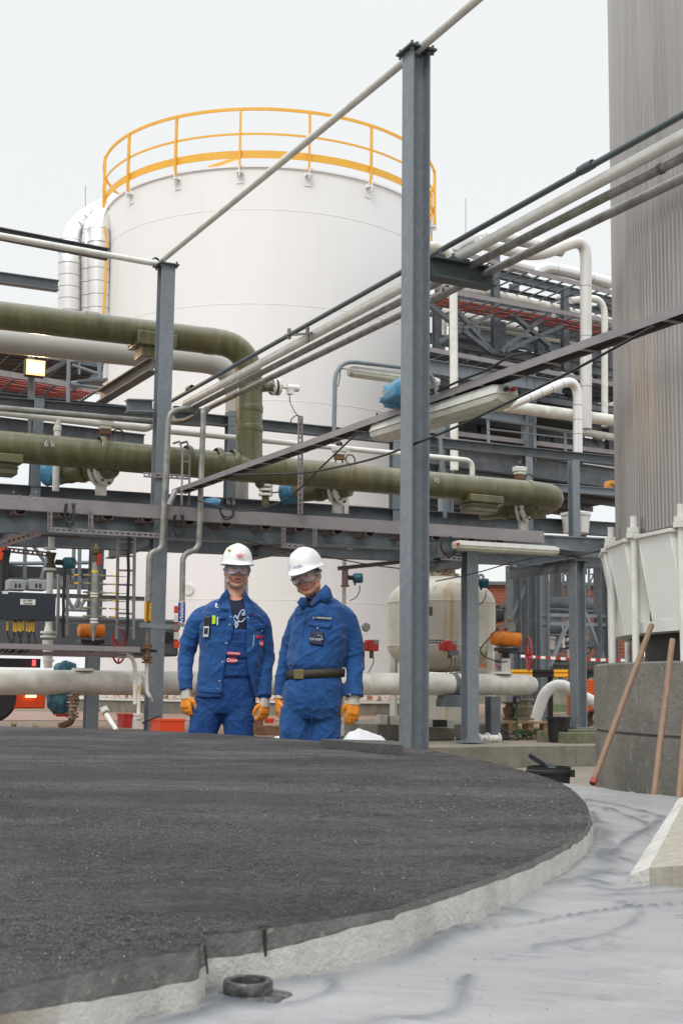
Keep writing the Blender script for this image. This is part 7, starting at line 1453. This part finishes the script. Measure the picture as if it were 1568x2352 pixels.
    # collar lapels
    for poly in ([(522, 1352), (533, 1378), (540, 1420), (524, 1404), (509, 1398), (497, 1392), (508, 1368)], [(560, 1354), (571, 1372), (585, 1392), (583, 1412), (570, 1416), (561, 1392), (558, 1372)]):
        pts = [ (hit(jt, x, y, .012) or PY(x, y, Y1 - .11)) for x, y in poly]; c_ = sum(pts, V((0, 0, 0))) / len(pts); q = MB(); q.add([c_ - Yv * .006] + pts, [(0, i + 1, (i + 1) % len(pts) + 1) for i in range(len(pts))]); o = q.part('lapel', CLOTH, P, angle=60); solid(o, .006)
    q = MB(); loft(q, [(S(541, 1386, .03), side * .085, fwd * .085), (S(541, 1368, .04), side * .070, fwd * .078), (S(541, 1354, .05), side * .068, fwd * .072)], 28); me = q.mesh('collar', CLOTH, V((0, 0, 0))); cutmesh(me, lambda c, n_: abs(n_.z) > .85 or (c.y < Y1 - .0)); o = put(me, 'collar', CLOTH, P); solid(o, .008)
    # waistband, cuffs, pocket flaps, seams
    decal(jt, [(451, 1578), (510, 1583), (508, 1594), (450, 1590)], 'waistband', CLOTH, P, 12, 3, .006, .004)
    decal(jt, [(464, 1404), (520, 1410), (518, 1424), (466, 1418)], 'pocket_flap', CLOTH, P, 10, 3, .008, .004); decal(jt, [(582, 1434), (612, 1433), (608, 1446), (586, 1448)], 'pocket_flap', CLOTH, P, 8, 3, .008, .004)
    for x, y in ((530, 1417), (527, 1435), (519, 1478), (511, 1521), (504, 1565), (500, 1583), (570, 1419), (601, 1449)):
        h = hit(jt, x, y, .004); 
        if h: q = MB(); q.lathe([(0, 0), (.0058, 0), (.0058, .003), (0, .004)], h, -Yv, 12); q.part('snap', SNAP, P)
    q = MB(); q.tube([h_ for h_ in (hit(jt, 585, 1444, .004), hit(jt, 583, 1465, .004), hit(jt, 581, 1485, .004)) if h_], .003, 6); q.part('zip', SNAP, P)
    # phone, marker, badge
    h = hit(jt, 475, 1440, .022) or PY(475, 1440, Y1 - .16); q = MB(); a = radians(-4); xd = _R; zd = (Z + X * .05).normalized()
    q.box(h, xd * .024, Yv * .011, zd * .072); ph = q.part('phone', BLK, P, bevel=.006); q = MB(); q.box(h - zd * .035 - Yv * .012 - xd * .002, xd * .0195, Yv * .003, zd * .037); q.part('silver_face', mat('silver phone face', (.62, .62, .62), .3, .2), ph, bevel=.004); q = MB(); q.box(h - zd * .030 - Yv * .016 - xd * .002, xd * .013, Yv * .002, zd * .021); q.part('screen', BLK, ph)
    h = hit(jt, 491, 1424, .012) or PY(491, 1424, Y1 - .16); q = MB(); q.box(h, xd * .013, Yv * .006, Z * .030); q.part('marker_pen', mat('yellow green marker', (.45, .75, .03), .4), P, bevel=.003); q = MB(); q.box(h + xd * .026 - Z * .008, xd * .004, Yv * .004, Z * .028); q.part('pen', WTXT, P)
    decal(jt, [(495, 1386), (503, 1387), (502, 1397), (494, 1395)], 'badge', WTXT, P, 2, 2, .006)
    # patches
    decal(btree, [(521, 1497), (552, 1499), (552, 1507), (521, 1505)], 'name_patch', PATCHR, P, 5, 2, .021); decaltext(btree, 'D.STEVEN', 536.5, 1501.5, 6.4, Y1, 'lettering', WTXT, P, .05, lift=.0255)
    hq = hit(btree, 533, 1517, .022); k = 1 / pxm(hq); q = MB(); q.prism([hq + _R * x * k - _U * y * k for x, y in ((-15, 0), (-5, -6), (5, -6), (15, 0), (5, 6), (-5, 6))], -Yv * .003); q.part('diamond_patch', PATCHR, P); text('Dow', 12 * k, hq - Yv * .004, _R, _U, 'lettering', WTXT, P, 0)
    decal(jt, [(588, 1460), (606, 1460), (606, 1468), (588, 1468)], 'name_patch', PATCHR, P, 4, 2, .006); hq = hit(jt, 598, 1478, .008) or PY(598, 1478, Y1 - .12); q = MB(); q.prism([hq + _R * x * k - _U * y * k for x, y in ((-9, 0), (-2, -6), (7, -6), (7, 6), (-2, 6))], -Yv * .003); q.part('diamond_patch', PATCHR, P); text('Do', 9 * k, hq - Yv * .004, _R, _U, 'lettering', WTXT, P, 0)
    decal(jt, [(577, 1411), (586, 1413), (586, 1415), (577, 1413)], 'tab', PATCHR, P, 2, 1, .006)
    for L_ in ([(536, 1421), (541, 1414), (545, 1422), (549, 1412), (555, 1402), (561, 1402), (562, 1412), (556, 1412), (566, 1400)], [(537, 1436), (542, 1430), (546, 1436), (541, 1443), (543, 1430), (556, 1428), (563, 1420)], [(533, 1430), (538, 1424), (543, 1431), (549, 1424)]):
        pts = [hit(btree, x, y, .004) for x, y in L_]; pts = [p for p in pts if p]; q = MB(); q.tube(catmull(pts, 4), .0045, 6); q.part('shirt_print', mat('pale blue print', (.55, .68, .82), .7), P)
    # helmet, goggles
    hl = helmet(T, P, z0=.050, rx=.103, ry=.125, hz=.128, peak=.03); o_ = T(0, 0, 0); up = (T(0, 0, 1) - o_).normalized(); rt = (T(1, 0, 0) - o_).normalized(); fr_ = (T(0, 1, 0) - o_).normalized()
    c_ = T(.008, .126, .098); yd = (up * 1 - fr_ * .42).normalized(); q = MB(); q.prism([c_ + rt * x * .0032 + yd * y * .0032 for x, y in ((-10, 0), (-3, -3.6), (3, -3.6), (10, 0), (3, 3.6), (-3, 3.6))], (rt.cross(yd)) * .005); q.part('diamond_logo', PATCHR, hl); text('Dow', .022, c_ + rt.cross(yd) * .0055, rt, yd, 'lettering', WTXT, hl, 0)
    q = MB(); c2 = T(-.062, .072, .135); q.ball(c2, .016, 10, (1, 1, .5)); q.part('sticker', mat('yellow sticker', (.75, .48, .03), .5), hl)
    goggles(T, P, mat('smoky blue goggle frame', (.10, .16, .30), .25, 0, .2, 40), w=.082)
    # gloves
    glove(P, S(427, 1594, -.06), V((.03, -.05, -1)), V((.55, .6, 0)), .45, KNIT, V((.75, -.45, 0)), .035, .98); glove(P, S(608, 1608, -.04), V((-.06, -.05, -1)), V((-.6, .55, 0)), .55, KNIT, V((-.7, -.5, 0)), .05, .98)
    for x, y in ((414, 1572), ): pass
    return P
person1()
# ---------------------------------------------------------------- right man
Y2 = 9.1
def person2():
    base = PY(715, 1600, Y2); base.z = 0
    P = thing('person', 'person at right in closed blue coverall with brown belt, tilted helmet, grey goggles, orange gloves', 'person', base)
    yaw = radians(-22); fwd = V((sin(yaw), -cos(yaw), 0)); side = V((cos(yaw), sin(yaw), 0)); side = V((1, -.22, 0)).normalized(); fwd = V((-.22, -1, 0)).normalized(); S = lambda x, y, dy=0: PY(x, y, Y2 + dy)
    sw = lambda L_: [(c, a * 1.0, b_) for c, a, b_ in rings(L_, Y2, 0, fwd, side)]
    T = headframe(706, 1324, Y2 - .04, radians(20), radians(-11), radians(-11), 1.10)
    q = MB(); loft(q, sw([(1372, 706, 748, .06), (1386, 690, 776, .10), (1400, 680, 792, .12), (1440, 676, 796, .13), (1500, 668, 790, .14), (1550, 668, 784, .14), (1600, 662, 786, .14), (1650, 662, 776, .12)]), 36)
    for s_, x in ((-1, 690), (1, 752)):
        h_ = S(x, 1640); an = V((h_.x, h_.y + .03, .1)); limb(q, [(h_, .085), (h_.lerp(an, .5), .08), (an, .06)], 18)
    for a_ in ((S(690, 1412, .04), S(660, 1512, .08), S(642, 1600, .04)), (S(786, 1410, 0), S(812, 1508, .03), S(812, 1604, -.06))): limb(q, [(a_[0], .048), (a_[1], .042), (a_[2], .032)], 16)
    me = remesh(q, .011, 2, 'body'); body = put(me, 'body', SKIN, P)
    head(T, P, 0, S(728, 1386, .03), HAIR, 1, False, 1.16)
    q = MB(); loft(q, sw([(1362, 716, 752, .070), (1374, 704, 764, .090), (1386, 688, 782, .118), (1400, 676, 796, .138), (1425, 671, 801, .152), (1465, 666, 800, .165), (1505, 659, 794, .178), (1528, 659, 789, .176), (1541, 664, 784, .158), (1556, 663, 785, .156), (1572, 655, 789, .166), (1600, 648, 789, .165), (1630, 648, 786, .155), (1650, 655, 778, .125)]), 44)
    for s_, x in ((-1, 680), (1, 747)):
        h_ = S(x, 1625); kn = S(x - 2, 1715); kn.z = .48; an = V((kn.x, kn.y + .04, .10)); limb(q, [(h_, .108), (h_.lerp(kn, .4), .116), (h_.lerp(kn, .8), .114), (kn, .108), (kn.lerp(an, .5), .095), (an, .09)], 24); qq = MB(); foot(qq, V((an.x, an.y - .02, 0)), fwd); qq.part('shoe', BOOT, P)
    limb(q, [(S(704, 1408, .03), .068), (S(686, 1424, .05), .068), (S(670, 1465, .07), .062), (S(658, 1514, .08), .056), (S(646, 1560, .06), .050), (S(640, 1600, .04), .042)], 22)
    limb(q, [(S(772, 1408, -.0), .074), (S(793, 1424, .0), .080), (S(808, 1465, .02), .074), (S(813, 1510, .03), .070), (S(814, 1555, -.02), .066), (S(813, 1602, -.06), .066)], 24)
    me = remesh(q, .0065, 3, 'coverall')
    def fd(p, n_):
        f = foldfn(.012, 27, (7, 7, 4))(p, n_); x, y = w2p(p); return f * (.25 if 1536 < y < 1560 and 664 < x < 784 else 1)
    disp(me, fd); tr = bvh(me)
    cov = put(me, 'coverall', CLOTH, P)
    # collar
    for poly in ([(706, 1392), (694, 1402), (682, 1384), (690, 1372), (703, 1372)], [(748, 1342), (758, 1352), (764, 1370), (752, 1386), (733, 1380), (716, 1396), (712, 1388), (726, 1366)]):
        pts = [(hit(tr, x, y, .014) or PY(x, y, Y2 - .12)) for x, y in poly]; c_ = sum(pts, V((0, 0, 0))) / len(pts); q = MB(); q.add([c_ - Yv * .006] + pts, [(0, i + 1, (i + 1) % len(pts) + 1) for i in range(len(pts))]); o = q.part('collar_leaf', CLOTH, P, angle=60); solid(o, .007)
    pts = [(703, 1371), (716, 1378), (722, 1372), (712, 1396), (705, 1390), (702, 1380)]; pp = [(hit(tr, x, y, .010) or PY(x, y, Y2 - .12)) for x, y in pts]; q = MB(); q.add(pp, [(0, 1, 2, 3, 4, 5)]); o = q.part('undershirt', NAVY, P); solid(o, .004)
    # placket, flap, patches
    q = MB(); L_ = [hit(tr, x, y, .002) for x, y in ((706, 1398), (700, 1425), (695, 1460), (690, 1500), (688, 1535))]; q.tube(catmull([h for h in L_ if h], 4), .003, 6); q.part('placket_seam', CLOTH, P)
    q = MB(); L_ = [hit(tr, x, y, .001) for x, y in ((700, 1565), (712, 1600), (716, 1640), (715, 1690))]; q.tube(catmull([h for h in L_ if h], 4), .003, 6); q.part('fly_seam', CLOTH, P)
    decal(tr, [(707, 1429), (762, 1434), (758, 1444), (708, 1437)], 'pocket_flap', CLOTH, P, 10, 3, .008, .004); decal(tr, [(721, 1415), (758, 1417), (757, 1425), (722, 1422)], 'name_patch', PATCHN, P, 5, 2, .008); decaltext(tr, 'A. VON BINDEN', 739.5, 1420, 6.0, Y2, 'lettering', WTXT, P, .05, lift=.0115)
    decal(tr, [(715, 1450), (744, 1452), (742, 1484), (711, 1480)], 'chest_patch', PATCHN, P, 6, 6, .009); decaltext(tr, 'TÜV NORD', 726, 1469, 7.2, Y2, 'lettering', WTXT, P, .05, lift=.014, sx=.85)
    hq = hit(tr, 731, 1466, .014); k = 1 / pxm(hq); q = MB(); q.tube([hq + _R * (9 * k * cos(t)) + _U * (7 * k * sin(t)) for t in np.linspace(-.4, 1.9, 14)], .0012, 6); q.part('arc_mark', WTXT, P)
    for x, y in ((721, 1386), (729, 1443), (635, 1598), (803, 1596)):
        h = hit(tr, x, y, .004)
        if h: q = MB(); q.lathe([(0, 0), (.006, 0), (.006, .003), (0, .004)], h, -Yv, 12); q.part('snap', SNAP, P)
    # belt
    q = MB(); secs = []; 
    n_ = 72; cz = [S(724, 1550), S(723, 1543), S(723, 1558)]
    vs = []; fs = []; tr2 = tr
    for k_ in range(n_):
        t = 2 * pi * k_ / n_
        for (c, dz) in ((S(723.5, 1539), .0), (S(723.5, 1558), 0)):
            d = side * cos(t) + fwd * sin(t); h = tr2.ray_cast(c + d * .6 + (Z * (.012 * cos(t))), -d); p = h[0] if h[0] is not None else c + d * .17; rr_ = min((p - c).dot(d), .20); vs.append(c + d * (rr_ + .003) + Z * (.010 * cos(t)))
    vv_ = np.array([tuple(v_) for v_ in vs]); 
    for _ in range(6):
        for o2 in (0, 1): s_ = vv_[o2::2]; vv_[o2::2] = (np.roll(s_, 1, 0) + np.roll(s_, -1, 0) + s_ * 2) / 4
    cc_ = vv_.mean(0); d3 = vv_ - cc_; d3[:, 2] = 0; vv_ += d3 / np.linalg.norm(d3, axis=1)[:, None] * .004
    q.add([V(v_) for v_ in vv_], [(2 * i, 2 * ((i + 1) % n_), 2 * ((i + 1) % n_) + 1, 2 * i + 1) for i in range(n_)]); o = q.part('belt', mat('dark brown webbing belt', (.045, .035, .022), .7, 0, .15, 60), P); solid(o, .006)
    bt_ = BVHTree.FromPolygons([tuple(v_) for v_ in vv_], [(2 * i, 2 * ((i + 1) % n_), 2 * ((i + 1) % n_) + 1, 2 * i + 1) for i in range(n_)]); h = hit(bt_, 686, 1549, .010) or PY(686, 1549, Y2 - .18); q = MB(); q.box(h, (_R + Yv * -.25).normalized() * .036, Yv * .005, Z * .032); q.part('buckle', mat('old brass buckle', (.20, .17, .08), .35, .7, .1, 20), P, bevel=.003)
    hl = helmet(T, P, z0=.050, rx=.108, ry=.132, hz=.130, peak=.040); 
    o_ = T(0, 0, 0); up = (T(0, 0, 1) - o_).normalized(); rt = (T(1, 0, 0) - o_).normalized(); fr_ = (T(0, 1, 0) - o_).normalized()
    q = MB(); c_ = T(.0, .131, .075); yd = (up - fr_ * .25).normalized(); bl_ = mat('navy lettering', (.02, .04, .3), .5); text('TÜV NORD', .013, c_, rt, yd, 'lettering', bl_, hl, .002, sx=.9); q.tube([c_ + rt * (.010 * cos(t) + .010) + yd * (.011 * sin(t) + .006) + rt.cross(yd) * .003 for t in np.linspace(-.3, 2.2, 12)], .0008, 6); q.part('arc_mark', bl_, hl)
    goggles(T, P, mat('grey goggle frame', (.16, .17, .17), .3, 0, .2, 40), w=.084, z1=.030, z0=-.030, f0=.126)
    glove(P, S(640, 1604, .04), V((.02, .0, -1)), V((.7, -.3, 0)), .35, KNIT, V((.35, -.9, 0)), .0, 1.0); g2 = glove(P, S(813, 1606, -.06), V((-.10, -.03, -1)), V((.1, 1, 0)), .28, KNIT, V((-1, -.15, 0)), .035, 1.06)
    return P
person2()
